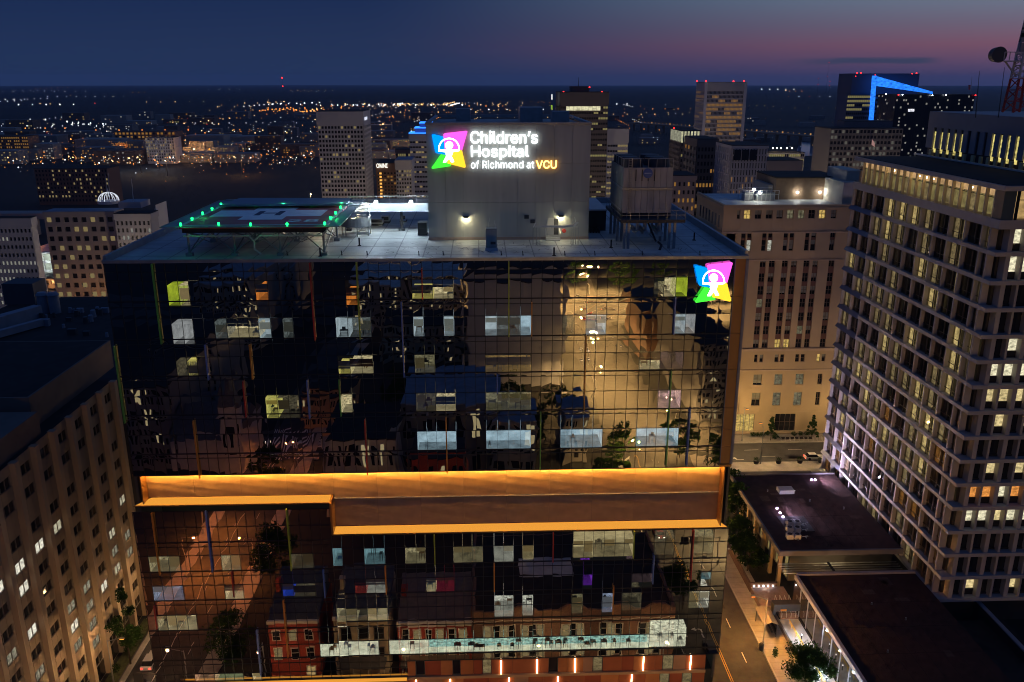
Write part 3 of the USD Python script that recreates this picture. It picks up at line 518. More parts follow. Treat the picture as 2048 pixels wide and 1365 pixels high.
# sloping safety net all round, on brackets
b = MB(); e = 1.5
for (a, c, d) in (((x0p, y0p), (x1p, y0p), (0, -1)), ((x1p, y0p), (x1p, y1p), (1, 0)), ((x1p, y1p), (x0p, y1p), (0, 1)), ((x0p, y1p), (x0p, y0p), (-1, 0))):
    a, c, d = np.array(a), np.array(c), np.array(d); t = (c - a) / np.linalg.norm(c - a)
    A, B_ = (*a, zt_ - .1), (*c, zt_ - .1); Cc, Dd = (*(c + d * e + t * e), zt_ - .0), (*(a + d * e - t * e), zt_ - .0)
    b.hex8([Dd, Cc, B_, A], [(q[0], q[1], q[2] + .03) for q in (Dd, Cc, B_, A)])
b.build('safety_net', mat('net_grey', (.18, .22, .26), .5), pad)
b = MB()
for (a, c) in (((x0p - e, y0p - e), (x1p + e, y0p - e)), ((x1p + e, y0p - e), (x1p + e, y1p + e)), ((x1p + e, y1p + e), (x0p - e, y1p + e)), ((x0p - e, y1p + e), (x0p - e, y0p - e))): b.bar((*a, zt_ + .04), (*c, zt_ + .04), .09)
b.build('net_rim', metal_grey, pad)
b = MB()
for y in np.linspace(y0p + .4, y1p - .4, 5): b.box(x0p + .2, x1p - .2, y - .12, y + .12, zt_ - .85, zt_ - .36)
for x in np.linspace(x0p + .4, x1p - .4, 7): b.box(x - .1, x + .1, y0p + .2, y1p - .2, zt_ - .75, zt_ - .45)
b.build('deck_beam', metal_dark, pad)
for yy in (y0p + .6, (y0p + y1p) / 2, y1p - .6):
    for fx in (.04, .35, .66, .96):
        x = x0p + (x1p - x0p) * fx; m = MB(); m.tube((x, yy, DZ), (x, yy, zt_ - .8), .13, n=8); m.box(x - .35, x + .35, yy - .35, yy + .35, DZ, DZ + .35); m.build('leg', metal_grey, pad)
b = MB()
for yy in (y0p + .6, (y0p + y1p) / 2, y1p - .6):
    xs = [x0p + (x1p - x0p) * f for f in (.04, .195, .35, .505, .66, .81, .96)]
    for i in range(6):
        za, zb2 = (DZ + .4, zt_ - .85) if i % 2 == 0 else (zt_ - .85, DZ + .4)
        b.tube((xs[i], yy, za), (xs[i + 1], yy, zb2), .075, n=6); b.tube((xs[i], yy, zt_ - .85 if i % 2 == 0 else DZ + 1.5), (xs[i + 1], yy, DZ + 1.5 if i % 2 == 0 else zt_ - .85), .05, n=6)
for fx in (.04, .35, .66, .96):
    x = x0p + (x1p - x0p) * fx; ym = (y0p + y1p) / 2
    b.tube((x, y0p + .6, DZ + .4), (x, ym, zt_ - .85), .07, n=6); b.tube((x, ym, zt_ - .85), (x, y1p - .6, DZ + .4), .07, n=6); b.tube((x, y0p + .6, zt_ - .85), (x, ym, DZ + .4), .07, n=6)
b.build('truss_brace', metal_grey, pad)
# gutter pipe with a goose-neck below the front edge
b = MB(); yq = y0p - .3; xa = x0p + (x1p - x0p) * .5
for p, q in (((x0p + .5, yq, hz - .5), (xa - .5, yq, hz - .5)), ((xa - .5, yq, hz - .5), (xa, yq, hz - 1.1)), ((xa, yq, hz - 1.1), (xa, yq, DZ + .9)), ((xa, yq, DZ + .9), (xa + .7, yq - .2, DZ + .4)), ((xa + .1, yq, hz - 1.0), (xa + .7, yq, hz - .5)), ((xa + .7, yq, hz - .5), (x1p - .6, yq, hz - .5)), ((x1p - .6, yq, hz - .5), (x1p - .1, yq, hz))): b.tube(p, q, .1, n=8)
b.build('drain_pipe', metal_pale, pad)
glp = [(361, 448), (437, 447), (501, 448), (574, 448), (649, 446), (661, 435), (671, 425), (681, 414), (683, 405), (622, 406), (567, 406), (511, 407), (442, 408), (424, 417), (405, 426), (384, 437)]
for i, (u, v) in enumerate(glp):
    p = P(u, v, z=zt_ + .25); m = MB(); m.tube((p[0], p[1], zt_), (p[0], p[1], zt_ + .12), .1, n=8); m.ball((p[0], p[1], zt_ + .22), .16); m.build('edge_light', bulb['green'], pad)
for i, (u, v) in enumerate(glp[::2]): p = P(u, v, z=zt_ + .6); lamp_light(pad.path + f'/edge_glow_{i}', p - pad.loc, (.02, 1., .22), 9, .08)
b = MB(); zl = zt_ + .2
hp = P(530, 393, z=zt_ + .3)
q = [P(438, 404, z=zt_ + .9), P(692, 402, z=zt_ + .9), P(702, 391, z=zt_ + .9), P(480, 391, z=zt_ + .9)]
b.hex8([(a[0], a[1], zt_ + .3) for a in q], [(a[0], a[1], zt_ + .55) for a in q]); b.build('canopy_deck', mat('pad_back_deck', (.20, .26, .32), .6), pad)
# lamp under the pad lighting the roof behind the trusses
pl = ((x0p + x1p) / 2 + 3, y1p + 2.5, zt_ - 1.0)
m = MB(); m.box(pl[0] - .5, pl[0] + .5, pl[1] - .1, pl[1] + .1, pl[2], pl[2] + .15); m.build('under_lamp', emit('under_lamp', (1., .85, .5), 20), pad)
lamp_light(pad.path + '/under_light', np.array((pl[0], pl[1], pl[2] - .4)) - pad.loc, (1., .85, .52), 120, .2)
# --- bridge from the helipad to the penthouse with two white floodlights, stair tower at its left end
by = P(822, 420, y=20)[2]
br_ = T('rooftop_bridge', 'pale steel walkway bridge from the helipad to the grey penthouse', 'bridge', (-10, 19.5, DZ))
yb0, yb1 = 19.0, 21.6; zb_ = P(780, 415, y=19)[2]; xb0, xb1 = P(690, 410, y=19)[0], px0 - .05
b = MB(); b.box(xb0, xb1, yb0, yb1, zb_ - .3, zb_); b.build('deck', metal_pale, br_)
b = MB(); b.box(xb0, xb1, yb0 - .08, yb0 - .01, zb_ - .55, zb_ + .5); b.build('side_panel', mat('bridge_panel', (.42, .46, .50), .5), br_)
b = MB()
for x in np.linspace(xb0 + .2, xb1 - .2, 7): b.bar((x, yb1, zb_), (x, yb1, zb_ + 1.1), .05)
b.bar((xb0, yb1, zb_ + 1.1), (xb1, yb1, zb_ + 1.1), .06); b.build('handrail', metal_grey, br_)
for u in (696, 803):
    x = P(u, 440, y=20)[0]; m = MB(); m.box(x - .16, x + .16, 20, 20.4, DZ, zb_ - .3); m.box(x - .4, x + .4, 19.8, 20.6, DZ, DZ + .3); m.build('post', metal_dark, br_)
for k, u in enumerate((752, 822)):
    p = P(u, 405, y=19.2)
    L = T('floodlight', ('white floodlight on the roof bridge, left of the two', 'white floodlight on the roof bridge, beside the grey penthouse')[k], 'lamp', (p[0], 19.2, zb_))
    m = MB(); m.box(p[0] - .05, p[0] + .05, 19.15, 19.25, zb_ - .02, p[2] - .2); m.build('post', metal_dark, L)
    m = MB(); m.ball((p[0], 19.15, p[2]), .26, 2); m.build('lamp_head', bulb['white'], L)
    lamp_light(L.path + '/light', np.array((p[0], 16.8, p[2] + .9)) - L.loc, (.72, .88, 1.), 300, .3)
# curved stair drum beside the helipad
sx, sy = P(712, 440, y=17)[0], 17.0
dr = T('stair_drum', 'round white-panelled stair tower lit from inside beside the helipad', 'stair', (sx, sy, DZ))
m = MB(); n = 18
def ringpts(r, a0, a1, n): return [(sx + r * math.cos(a), sy + r * math.sin(a)) for a in np.linspace(a0, a1, n)]
ro, ri = ringpts(1.9, math.pi * .95, math.pi * 2.15, n), ringpts(1.75, math.pi * .95, math.pi * 2.15, n)
for i in range(n - 1): m.hex8([(*ri[i], DZ + 1.2), (*ro[i], DZ + 1.2), (*ro[i + 1], DZ + 1.2), (*ri[i + 1], DZ + 1.2)], [(*ri[i], DZ + 2.4), (*ro[i], DZ + 2.4), (*ro[i + 1], DZ + 2.4), (*ri[i + 1], DZ + 2.4)])
m.build('curved_wall', metal_pale, dr)
m = MB()
for k in range(5):
    a = math.pi * (1.0 + .28 * k); m.bar((sx + 1.8 * math.cos(a), sy + 1.8 * math.sin(a), DZ), (sx + 1.8 * math.cos(a), sy + 1.8 * math.sin(a), DZ + 3.9), .1)
rr_ = ringpts(1.8, 0, 2 * math.pi, 24)
for i in range(23): m.bar((*rr_[i], DZ + 3.9), (*rr_[i + 1], DZ + 3.9), .09); m.bar((*rr_[i], DZ + 3.1), (*rr_[i + 1], DZ + 3.1), .05)
m.build('rail', metal_pale, dr)
m = MB()
for k in range(14): a = k * .42; m.hex8([(sx, sy, DZ + .2 * k), (sx + 1.6 * math.cos(a), sy + 1.6 * math.sin(a), DZ + .2 * k), (sx + 1.6 * math.cos(a + .42), sy + 1.6 * math.sin(a + .42), DZ + .2 * k), (sx + .05, sy + .05, DZ + .2 * k)], [(sx, sy, DZ + .2 * k + .05), (sx + 1.6 * math.cos(a), sy + 1.6 * math.sin(a), DZ + .2 * k + .05), (sx + 1.6 * math.cos(a + .42), sy + 1.6 * math.sin(a + .42), DZ + .2 * k + .05), (sx + .05, sy + .05, DZ + .2 * k + .05)])
m.build('steps', metal_grey, dr)
m = MB(); m.ball((sx - .3, sy - .2, DZ + 3.2), .1); m.build('lamp', bulb['warm'], dr)
lamp_light(dr.path + '/light', (-.3, -.2, 2.8), (1., .82, .45), 70, .12)
# mechanical units behind the bridge
for i, (u0, u1, vt, vb, y, lab) in enumerate(((735, 765, 441, 463, 24, 'pale square air unit on the roof nearest the stair tower'), (763, 778, 432, 458, 26, 'taller pale air unit under the roof bridge'), (800, 812, 443, 460, 27, 'small grey air unit under the roof bridge beside its dark post'), (836, 853, 446, 470, 16, 'dark air unit against the left side of the penthouse'))):
    a, c = P(u0, vb, y=y), P(u1, vt, y=y); U = T('air_unit', lab, 'air unit', ((a[0] + c[0]) / 2, y, DZ))
    mt = metal_dark if i == 3 else metal_pale
    m = MB(); m.box(a[0], c[0], y, y + 1.6, DZ + .3, c[2]); m.build('casing', mt, U)
    m = MB(); m.box(a[0] + .1, c[0] - .1, y - .04, y - .005, DZ + .45, DZ + .9); m.build('grille', metal_dark, U)
    m = MB(); m.box(a[0] - .05, c[0] + .05, y + .2, y + .4, DZ, DZ + .3); m.box(a[0] - .05, c[0] + .05, y + 1.2, y + 1.4, DZ, DZ + .3); m.build('skid', metal_dark, U)
# tall cabinet
p = P(983, 502, z=DZ); ca = T('roof_cabinet', 'tall grey-blue steel cabinet standing alone on the pale roof', 'cabinet', (p[0], p[1], DZ))
zc = P(983, 458, y=p[1])[2]; cxx, cyy = p[0], p[1]
m = MB(); m.box(cxx - .62, cxx + .62, cyy, cyy + 1.0, DZ + .35, zc); m.build('body', mat('cabinet_blue', (.20, .26, .27), .45, .1, 1.), ca)
m = MB(); m.box(cxx - .72, cxx + .72, cyy - .1, cyy + 1.1, DZ, DZ + .33); m.build('plinth', mat('plinth_pale', (.42, .45, .50), .7), ca)
m = MB(); m.box(cxx - .55, cxx - .02, cyy - .03, cyy - .004, DZ + .6, zc - .15); m.box(cxx + .02, cxx + .55, cyy - .03, cyy - .004, DZ + .6, zc - .15); m.build('door', mat('cabinet_door', (.23, .30, .31), .4), ca)
m = MB(); m.box(cxx - .1, cxx + .48, cyy - .06, cyy - .032, DZ + .75, DZ + 1.05); m.build('nameplate', metal_dark, ca)
m = MB(); m.tube((cxx + .5, cyy + .2, zc), (cxx + .35, cyy + .2, zc + .9), .02, n=5); m.tube((cxx - .4, cyy + .3, zc), (cxx - .2, cyy + .3, zc + 1.2), .02, n=5); m.build('aerial', metal_pale, ca)
# pipe frame in front of the door
fx0, fx1, fy = P(1066, 490, z=DZ)[0], P(1156, 490, z=DZ)[0], P(1110, 491, z=DZ)[1]; zf_ = P(1110, 455, y=fy)[2]
pf = T('pipe_frame', 'open steel pipe frame on thin legs in front of the penthouse door', 'frame', ((fx0 + fx1) / 2, fy, DZ))
m = MB()
for x in (fx0, fx0 + .45, fx0 + .8, fx1 - .8, fx1 - .6, fx1 - .3, fx1): m.tube((x, fy + (x * 7 % .6), DZ), (x, fy + (x * 7 % .6), zf_), .035, n=6)
m.build('legs', metal_grey, pf)
m = MB(); m.box(fx0 + .2, fx1 - .1, fy, fy + .12, zf_ - .02, zf_ + .14); m.box(fx0 + .2, fx1 - .1, fy + .5, fy + .6, zf_ - .02, zf_ + .1); m.build('cross_pipe', metal_pale, pf)
m = MB(); m.bar((fx0, fy, zf_), (fx0 + .25, fy, zf_ + .55), .12); m.bar((fx1 - .6, fy, zf_ + .1), (fx1 - .1, fy, zf_ + .6), .3, .14); m.bar((fx1 - .3, fy, zf_ + .4), (fx1 - .5, fy, zf_ + 1.2), .07); m.build('hoist_arm', mat('arm_white', (.62, .64, .62), .4), pf)
# vent pipes and tie-off posts
for u in (575, 684, 735, 838, 887, 1003, 1046, 1130, 1190, 1285, 1400):
    p = P(u, 511, z=DZ)
    q = T('vent_pipe', 'short thin dark vent pipe in the row along the front edge of the hospital roof', 'pipe', (p[0], p[1], DZ), 'vent pipes along the roof edge')
    m = MB(); m.tube((p[0], p[1], DZ), (p[0] - .05, p[1], DZ + .5), .05, n=6); m.tube((p[0], p[1], DZ), (p[0], p[1], DZ + .1), .12, .06, n=6); m.build('pipe', metal_dark, q)
for (u, v, lab) in ((641, 513, 'black post on the roof edge below the helipad'), (1108, 512, 'black post on the roof edge below the pipe frame'), (1025, 474, 'black post by the foot of the penthouse wall'), (719, 492, 'black post on the roof right of the helipad'), (1222, 496, 'black post on the roof left of the cooling tower legs'), (1388, 481, 'black post on the roof right of the cooling tower')):
    p = P(u, v, z=DZ); q = T('roof_post', lab, 'post', (p[0], p[1], DZ))
    m = MB(); m.tube((p[0], p[1], DZ + .06), (p[0], p[1], DZ + .95), .09, n=8); m.build('post', black_m, q); m = MB(); m.box(p[0] - .2, p[0] + .2, p[1] - .2, p[1] + .2, DZ, DZ + .06); m.build('foot', black_m, q)
# --- cooling tower
ly = P(1250, 498, z=DZ)[1]; zpl = P(1250, 446, y=ly)[2]
ct = T('cooling_tower', 'big two-tier panelled cooling tower on a raised steel platform right of the penthouse', 'cooling tower', (19.5, ly + 4, DZ))
cx0, cx1 = P(1244, 430, y=ly + 1.5)[0], P(1342, 430, y=ly + 1.5)[0]; yc0, yc1 = ly + 1.5, ly + 11
ztop = P(1290, 336, y=yc0)[2]; zmid = P(1290, 378, y=yc0)[2]
m = MB(); m.box(cx0 - .4, cx1 + 1.3, ly - .3, yc1 + 1, zpl, zpl + .35); m.build('platform', metal_dark, ct)
tan_m = mat('tower_panel_tan', (.42, .40, .35), .7, .22, .4, stretch=(2.2, 2.2, .5))
nn = 8; ex = np.linspace(cx0, cx1, nn + 1)
for (za, zc2) in ((zpl + .9, zmid - .12), (zmid + .12, ztop)):
    for i in range(nn): m = MB(); m.box(ex[i] + .02, ex[i + 1] - .02, yc0, yc0 + .12, za, zc2); m.build('panel', tan_m, ct)
    ey = np.linspace(yc0 + .13, yc1, 6)
    for i in range(5): m = MB(); m.box(cx0, cx0 + .12, ey[i] + .02, ey[i + 1] - .02, za, zc2); m.build('panel', mat('tower_panel_side', (.26, .26, .24), .7, .2, .5), ct)
m = MB(); m.box(cx0 + .13, cx1 - .02, yc0 + .13, yc1, zpl + .36, ztop - .1); m.build('casing', metal_dark, ct)
m = MB(); m.box(cx0 - .08, cx1 + .08, yc0 - .1, yc0 - .005, zmid - .1, zmid + .1); m.box(cx0 - .08, cx0 - .005, yc0, yc1, zmid - .1, zmid + .1); m.build('belt', metal_grey, ct)
for i in (1, 2, 3, 4): m = MB(); m.box(ex[i + 1] - .05, ex[i + 1] + .05, yc0 - .05, yc0 - .004, ztop - 1.5, ztop - .2); m.build('slot', black_m, ct)
p = P(1295.5, 347, y=yc0); m = MB(); m.tube((p[0], yc0 - .12, p[2]), (p[0], yc0 - .01, p[2]), .55, n=24); m.build('round_badge', mat('badge_blue', (.03, .10, .33), .4), ct)
m = MB(); m.box(p[0] - .40, p[0] + .40, yc0 - .135, yc0 - .122, p[2] - .06, p[2] + .06); m.build('badge_bar', mat('badge_bar', (.25, .35, .55), .5), ct)
m = MB()
for k in range(3):
    yk = yc0 + 2 + 3 * k; m.tube(((cx0 + cx1) / 2 - 1.6, yk, ztop - .1), ((cx0 + cx1) / 2 - 1.6, yk, ztop + .9), 1.3, 1.15, 20); m.tube(((cx0 + cx1) / 2 + 1.6, yk, ztop - .1), ((cx0 + cx1) / 2 + 1.6, yk, ztop + .9), 1.3, 1.15, 20)
m.build('fan_stack', metal_dark, ct)
m = MB()
for x in np.linspace(cx0, cx1, 7): m.bar((x, yc0 + .1, ztop), (x, yc0 + .1, ztop + 1.0), .04)
for y in np.linspace(yc0, yc1, 6): m.bar((cx0, y, ztop), (cx0, y, ztop + 1.0), .04)
m.bar((cx0, yc0 + .1, ztop + 1), (cx1, yc0 + .1, ztop + 1), .04); m.bar((cx0, yc0, ztop + 1), (cx0, yc1, ztop + 1), .04)
for k in range(26): m.bar((cx0 + .55, yc0 - .15, zpl + .9 + k * .25), (cx0 + .95, yc0 - .15, zpl + .9 + k * .25), .035)
for x in (cx0 + .55, cx0 + .95): m.bar((x, yc0 - .15, zpl + .35), (x, yc0 - .15, ztop + 1), .05)
m.build('ladder_and_rail', metal_grey, ct)
m = MB(); zr = zpl + .35
for x in np.linspace(cx0 - .4, cx1 + 1.3, 8): m.bar((x, ly - .25, zr), (x, ly - .25, zr + 1.1), .05)
for y in np.linspace(ly - .25, yc1, 6): m.bar((cx0 - .4, y, zr), (cx0 - .4, y, zr + 1.1), .05)
for h in (.55, 1.1): m.bar((cx0 - .4, ly - .25, zr + h), (cx1 + 1.3, ly - .25, zr + h), .045); m.bar((cx0 - .4, ly - .25, zr + h), (cx0 - .4, yc1, zr + h), .045)
m.build('platform_rail', metal_grey, ct)
for x in (cx0 + .1, cx0 + .6, cx1 - .4, cx1 + .2):
    for y in (ly + .1, ly + 5, yc1 - .5): m = MB(); m.box(x - .14, x + .14, y - .14, y + .14, DZ, zpl); m.build('leg', metal_grey, ct)
m = MB()
for x in (cx0 + 2, (cx0 + cx1) / 2, cx1 - 1.2): m.tube((x, ly + 1.3, zpl - 1.5), (x, ly + 6, zpl - 1.5), .33, n=14); m.tube((x, ly + 2.2, zpl - 1.4), (x, ly + 2.2, zpl), .22, n=12)
m.build('header_pipe', metal_pale, ct)
m = MB(); m.bar((cx0 + 3.2, ly + 2, zpl - .3), (cx1 - 2, ly - .2, DZ + .9), .16); m.tube((cx0 + 4.4, ly - .5, DZ + .5), (cx1 - 1.6, ly + .3, DZ + .7), .13); m.tube((cx0 + 4.4, ly - .5, DZ + .5), (cx0 + 4.1, ly - 1, DZ), .15); m.build('slanted_pipe', metal_dark, ct)
ud = T('roof_duct', 'low dark louvred plant room between penthouse and cooling tower', 'plant room', (14.6, 20, DZ))
m = MB(); m.box(px1 + .3, cx0 - .2, 19, 30, DZ, DZ + 2.6); m.build('wall', metal_dark, ud); m = MB(); m.box(px1 + .2, cx0 - .1, 18.8, 30.2, DZ + 2.6, DZ + 2.8); m.build('roof', metal_pale, ud)
for k in range(5): m = MB(); m.box(px1 + .4 + k * .36, px1 + .6 + k * .36, 17.2, 18.75, DZ, DZ + .5); m.build('slat', metal_dark, ud)
# ---------------------------------------------------------------- ground, streets, pavements
def struct(mb, name, m, kind='structure'): return mb.build(name, m, None, kind=kind)
m = MB(); rr_ = [0, 150, 400, 900, 2000, 4500, 9000, 16000, 28000]; N = 72
vs, fs = [(0, 0, -.08)], []
for r in rr_[1:]:
    for k in range(N):
        a = 2 * math.pi * k / N; x, y = r * math.cos(a), r * math.sin(a)
        vs.append((x, y, -.08 if r < 3000 else -.08 + max(0, meshkit.noise(np.array([[x / 5200, y / 5200, 3.3]]))[0] - .35) * (28 if r < 20000 else 46)))
for k in range(N): fs.append((0, 1 + k, 1 + (k + 1) % N))
for j in range(len(rr_) - 2):
    for k in range(N):
        a, c, d, e = 1 + j * N + k, 1 + j * N + (k + 1) % N, 1 + (j + 1) * N + k, 1 + (j + 1) * N + (k + 1) % N; fs += [(a, d, e), (a, e, c)]
m.add(vs, fs); struct(m, 'ground', ground_m)
def road(x0, x1, y0, y1, name='road', z=0.0): m = MB(); m.box(x0, x1, y0, y1, z - .05, z); return struct(m, name, asphalt)
road(31.6, 44.5, -330, 94); road(-300, 420, 94, 105.4, z=.004); road(-55, -44.5, -330, 93.9); road(-300, 31.5, -15, -5, z=.004); road(-300, 300, -116, -104, z=.008); road(-200, 300, -262, -226, z=.008)
road(44.6, 50.5, -330, -24)
def pave(x0, x1, y0, y1, kerb='', name='pavement'):
    m = MB(); m.box(x0, x1, y0, y1, -.05, .13); return struct(m, name, sidewalk_m)
pave(44.8, 49.5, 16, 88); pave(50.6, 56, -100, -24); pave(-57.6, -55.2, -100, 93); pave(-44.3, -41.3, -3, 88); pave(29.8, 31.4, -3, 92); pave(-200, -56, 105.6, 111); pave(-40, 56, 105.6, 111); pave(56.2, 300, 105.6, 110.8); pave(46, 300, 88.2, 93.8); pave(-44.3, 31.4, -3.2, -.6); pave(-44.3, 31.4, -21, -16.8); pave(-44.3, -41.3, -330, -22)
def kerb(x0, x1, y0, y1): m = MB(); m.box(x0, x1, y0, y1, -.05, .15); struct(m, 'kerb', kerb_m)
kerb(44.55, 44.8, 16, 93.7); kerb(-55.2, -55.0, -100, 93); kerb(-44.5, -44.3, -3, 92); kerb(31.4, 31.6, -3, 92); kerb(-40, 300, 105.4, 105.6); kerb(45, 300, 93.8, 94.0); kerb(-44.3, 31.4, -3.4, -3.2)
# grooves between the pavement slabs of the side street
m = MB()
for y in np.arange(17.5, 88, 1.6): m.box(44.82, 49.48, y, y + .03, .12, .134)
struct(m, 'pavement_joint', mat('joint_dark', (.12, .10, .08), .9), 'stuff')
def line(x0, x1, y0, y1, mt=white_paint, z=.012, name='road_marking'): m = MB(); m.box(x0, x1, y0, y1, z - .004, z); struct(m, name, mt)
line(37.45, 37.57, -100, 90, yellow_paint); line(37.75, 37.87, -100, 90, yellow_paint)
for y in np.arange(-96, 92, 9.0): line(41.1, 41.24, y, y + 2.6)
line(34.3, 34.44, 8, 40); line(31.75, 31.85, -90, 88)
line(-50.98, -50.86, -100, 90); 
for y in np.arange(-96, 80, 11.0): line(-47.7, -47.6, y, y + 3)
for y in (97.4, 101.2):
    for x in np.arange(-100, 240, 12.0 if y < 100 else 11.0): line(x, x + 3.5, y, y + .12, z=.016)
for x in np.arange(-54, -45, 1.2): line(x, x + .5, -117, -103.5, z=.020)
for y in np.arange(-115, -105, 1.2): line(-42, -38.5, y, y + .5, z=.020)
line(20, 60, -244.2, -244, yellow_paint, .02); line(20, 90, -235, -234.8, white_paint, .02); line(20, 90, -253, -252.8, white_paint, .02)
def arrow(x, y, rot, z=.016):
    c, s = math.cos(rot), math.sin(rot); m = MB(); Q = lambda a, b_: (x + c * a - s * b_, y + s * a + c * b_, z)
    m.quad(Q(-.12, -1.6), Q(.12, -1.6), Q(.12, .2), Q(-.12, .2)); m.quad(Q(.12, .0), Q(.7, .25), Q(.7, .5), Q(.12, .3)); m.tri(Q(.7, -.15), Q(1.5, .4), Q(.7, .9)); struct(m, 'road_arrow', white_paint)
arrow(33.2, 26, 0); arrow(33.2, -30, math.pi); arrow(36, -30, math.pi); p = P(1475, 920, z=0); arrow(p[0], p[1], 1.6)

# ---------------------------------------------------------------- trees
def leaf_cloud(rr, blobs, per, size):
    v, f, n = [], [], 0
    for (c, r) in blobs:
        for _ in range(per):
            d = np.array([rr.gauss(0, 1) for _ in range(3)]); d /= np.linalg.norm(d); p = np.array(c) + d * np.array(r) * (rr.random() ** .35)
            a = np.array([rr.gauss(0, 1) for _ in range(3)]); a /= np.linalg.norm(a); b_ = np.cross(a, d); b_ /= np.linalg.norm(b_) + 1e-6; s = size * rr.uniform(.6, 1.3)
            v += [p - a * s, p - b_ * s * .55, p + a * s, p + b_ * s * .55]; f += [(n, n + 1, n + 2), (n, n + 2, n + 3)]; n += 4
    return v, f
def tree(name, label, cat, loc, h, w, seed, blobs_n=16, per=70, size=.28, trunk=.3, low=.35, group=None, cone=False):
    rr = random.Random(seed); t = T(name, label, cat, loc, group); x, y, z = loc; m = MB(); bl = []
    top = np.array([x + rr.uniform(-.2, .2), y + rr.uniform(-.2, .2), z + h * .72]); m.tube((x, y, z), (x, y, z + h * low), trunk * .5, trunk * .4, 8); m.tube((x, y, z + h * low), top, trunk * .4, trunk * .12, 7)
    for k in range(blobs_n):
        q = rr.uniform(low, 1.0); a = rr.uniform(0, 6.28)
        env = (1 - (q - low) / (1 - low)) if cone else math.sin(math.pi * min(1, max(.06, (q - low) / (1 - low) * .86 + .12)))
        r = w * .5 * env * rr.uniform(.35, 1.0); c = np.array([x + r * math.cos(a), y + r * math.sin(a), z + h * (q - .04)])
        s = max(.35, w * .19 * rr.uniform(.7, 1.25) * (.5 if cone else 1)); bl.append((c, (s, s, s * .8)))
        m.tube((x, y, z + h * (low + (q - low) * .6)), c, trunk * .12, trunk * .03, 5)
    m.build('trunk', bark_m, t); mm = MB(); mm.add(*leaf_cloud(rr, bl, per, size)); mm.build('crown', leaf_m, t); return t
sp = P(1580, 1345, z=0)
big = tree('street_tree', 'broad green tree in the bottom right beside the lit ramp', 'tree', (sp[0] + 1.0, sp[1] - 3.6, .13), 6.6, 7.2, 3, 30, 300, .16)
lt = P(262, 1330, z=0)
tree('slim_tree', 'slender green street tree standing beside the tan pilastered building', 'tree', (-55.7, 24.2, .13), 13.5, 4.6, 8, 22, 190, .16, .3, .28)
for i, (u, v, h, w) in enumerate(((1480, 1075, 8, 7), (1473, 1010, 8.5, 7), (1498, 1105, 6, 6), (1462, 985, 9, 7))):
    p = P(u, v, z=4); tree('park_tree', ('dark bushy tree between the hospital side and the low brown roof, nearest', 'dark bushy tree between the hospital side and the low brown roof, middle one', 'low dark bushy tree at the foot of the brown roofed pavilion', 'dark bushy tree by the orange band end, farthest of its clump')[i], 'tree', (p[0], p[1], .1), h, w, 20 + i, 22, 90, .3)
for i, (u, v, lab) in enumerate(((1541, 882, 'small conical street tree left of the dark entrance of the stone building'), (1623, 878, 'small conical street tree right of the dark entrance of the stone building'))):
    p = P(u, v, z=0); tree('conical_tree', lab, 'tree', (p[0], p[1], .13), 6.6, 3.6, 40 + i, 34, 45, .22, .2, .16, cone=True)
def shrub(name, lab, cat, loc, r, h, seed, group=None):
    t = T(name, lab, cat, loc, group); rr = random.Random(seed); m = MB(); m.add(*leaf_cloud(rr, [((loc[0], loc[1], loc[2] + h * .5), (r, r, h * .55))], 260, .12)); m.build('foliage', leaf_m, t); m = MB(); m.tube(loc, (loc[0], loc[1], loc[2] + h * .5), .06, n=5); m.build('stem', bark_m, t)
for i, (y, s, lab) in enumerate(((22.3, .75, 'round clipped shrub by the pavement, nearer of the two at the pilastered building'), (27.0, .6, 'small round clipped shrub by the pavement beside the slender tree'), (31.0, .5, 'small round shrub at the far corner of the pilastered building'))): shrub('round_shrub', lab, 'shrub', (-57.2, y, .15), s, s * 1.9, 60 + i)
p = P(1610, 1310, z=0); shrub('small_bush', 'thin young bush planted in the orange pavement above the big tree', 'bush', (46.0, 22.0, .13), .45, 1.9, 70)

# ---------------------------------------------------------------- the pilastered building on the left
tan_w = mat('tan_precast', (.30, .235, .165), .8, .10, .35, stretch=(1, 1, .3)); tan_pil = mat('tan_pilaster', (.35, .27, .185), .8, .10, .4, stretch=(1, 1, .2)); dark_base = mat('dark_granite', (.05, .045, .04), .4)
pb = T('pilastered_building', 'tan tower block with vertical pilasters and triple windows at the left edge', 'building', (-70, 10, 0))
F = Face('r', -57.8 - .75)
Y1, ZT = 38.2, 42.4; pit = 5.0; nb = 15
b = MB(); b.box(-90, -57.8 - .95, Y1 - nb * pit, Y1, 0, ZT); b.build('wall', tan_w, pb)
b = MB(); b.box(-90, -58.6, Y1 - nb * pit, Y1, ZT + .004, ZT + .05); b.build('roof', roof_dark, pb)
b = MB(); b.box(-84, -61, 18.5, 45, ZT + .05, 47); b.box(-80, -59.2, -36, 16.8, ZT + .05, 45.6); b.build('roof_block', mat('block_brown', (.15, .115, .095), .8, .12, .4), pb)
b = MB(); b.box(-83.7, -61.3, 18.8, 44.7, 46.6, 47.02); b.build('block_roof', roof_dark, pb)
tops = [41.0, 37.8, 32.9, 29.75, 26.6, 23.4, 20.2, 17.05, 13.9, 10.75, 7.6, 4.5]
LITW = {(2, 5): 2, (4, 4): 2, (5, 4): 1, (1, 2): 0, (0, 3): 1, (0, 4): 1}
rl = random.Random(21)
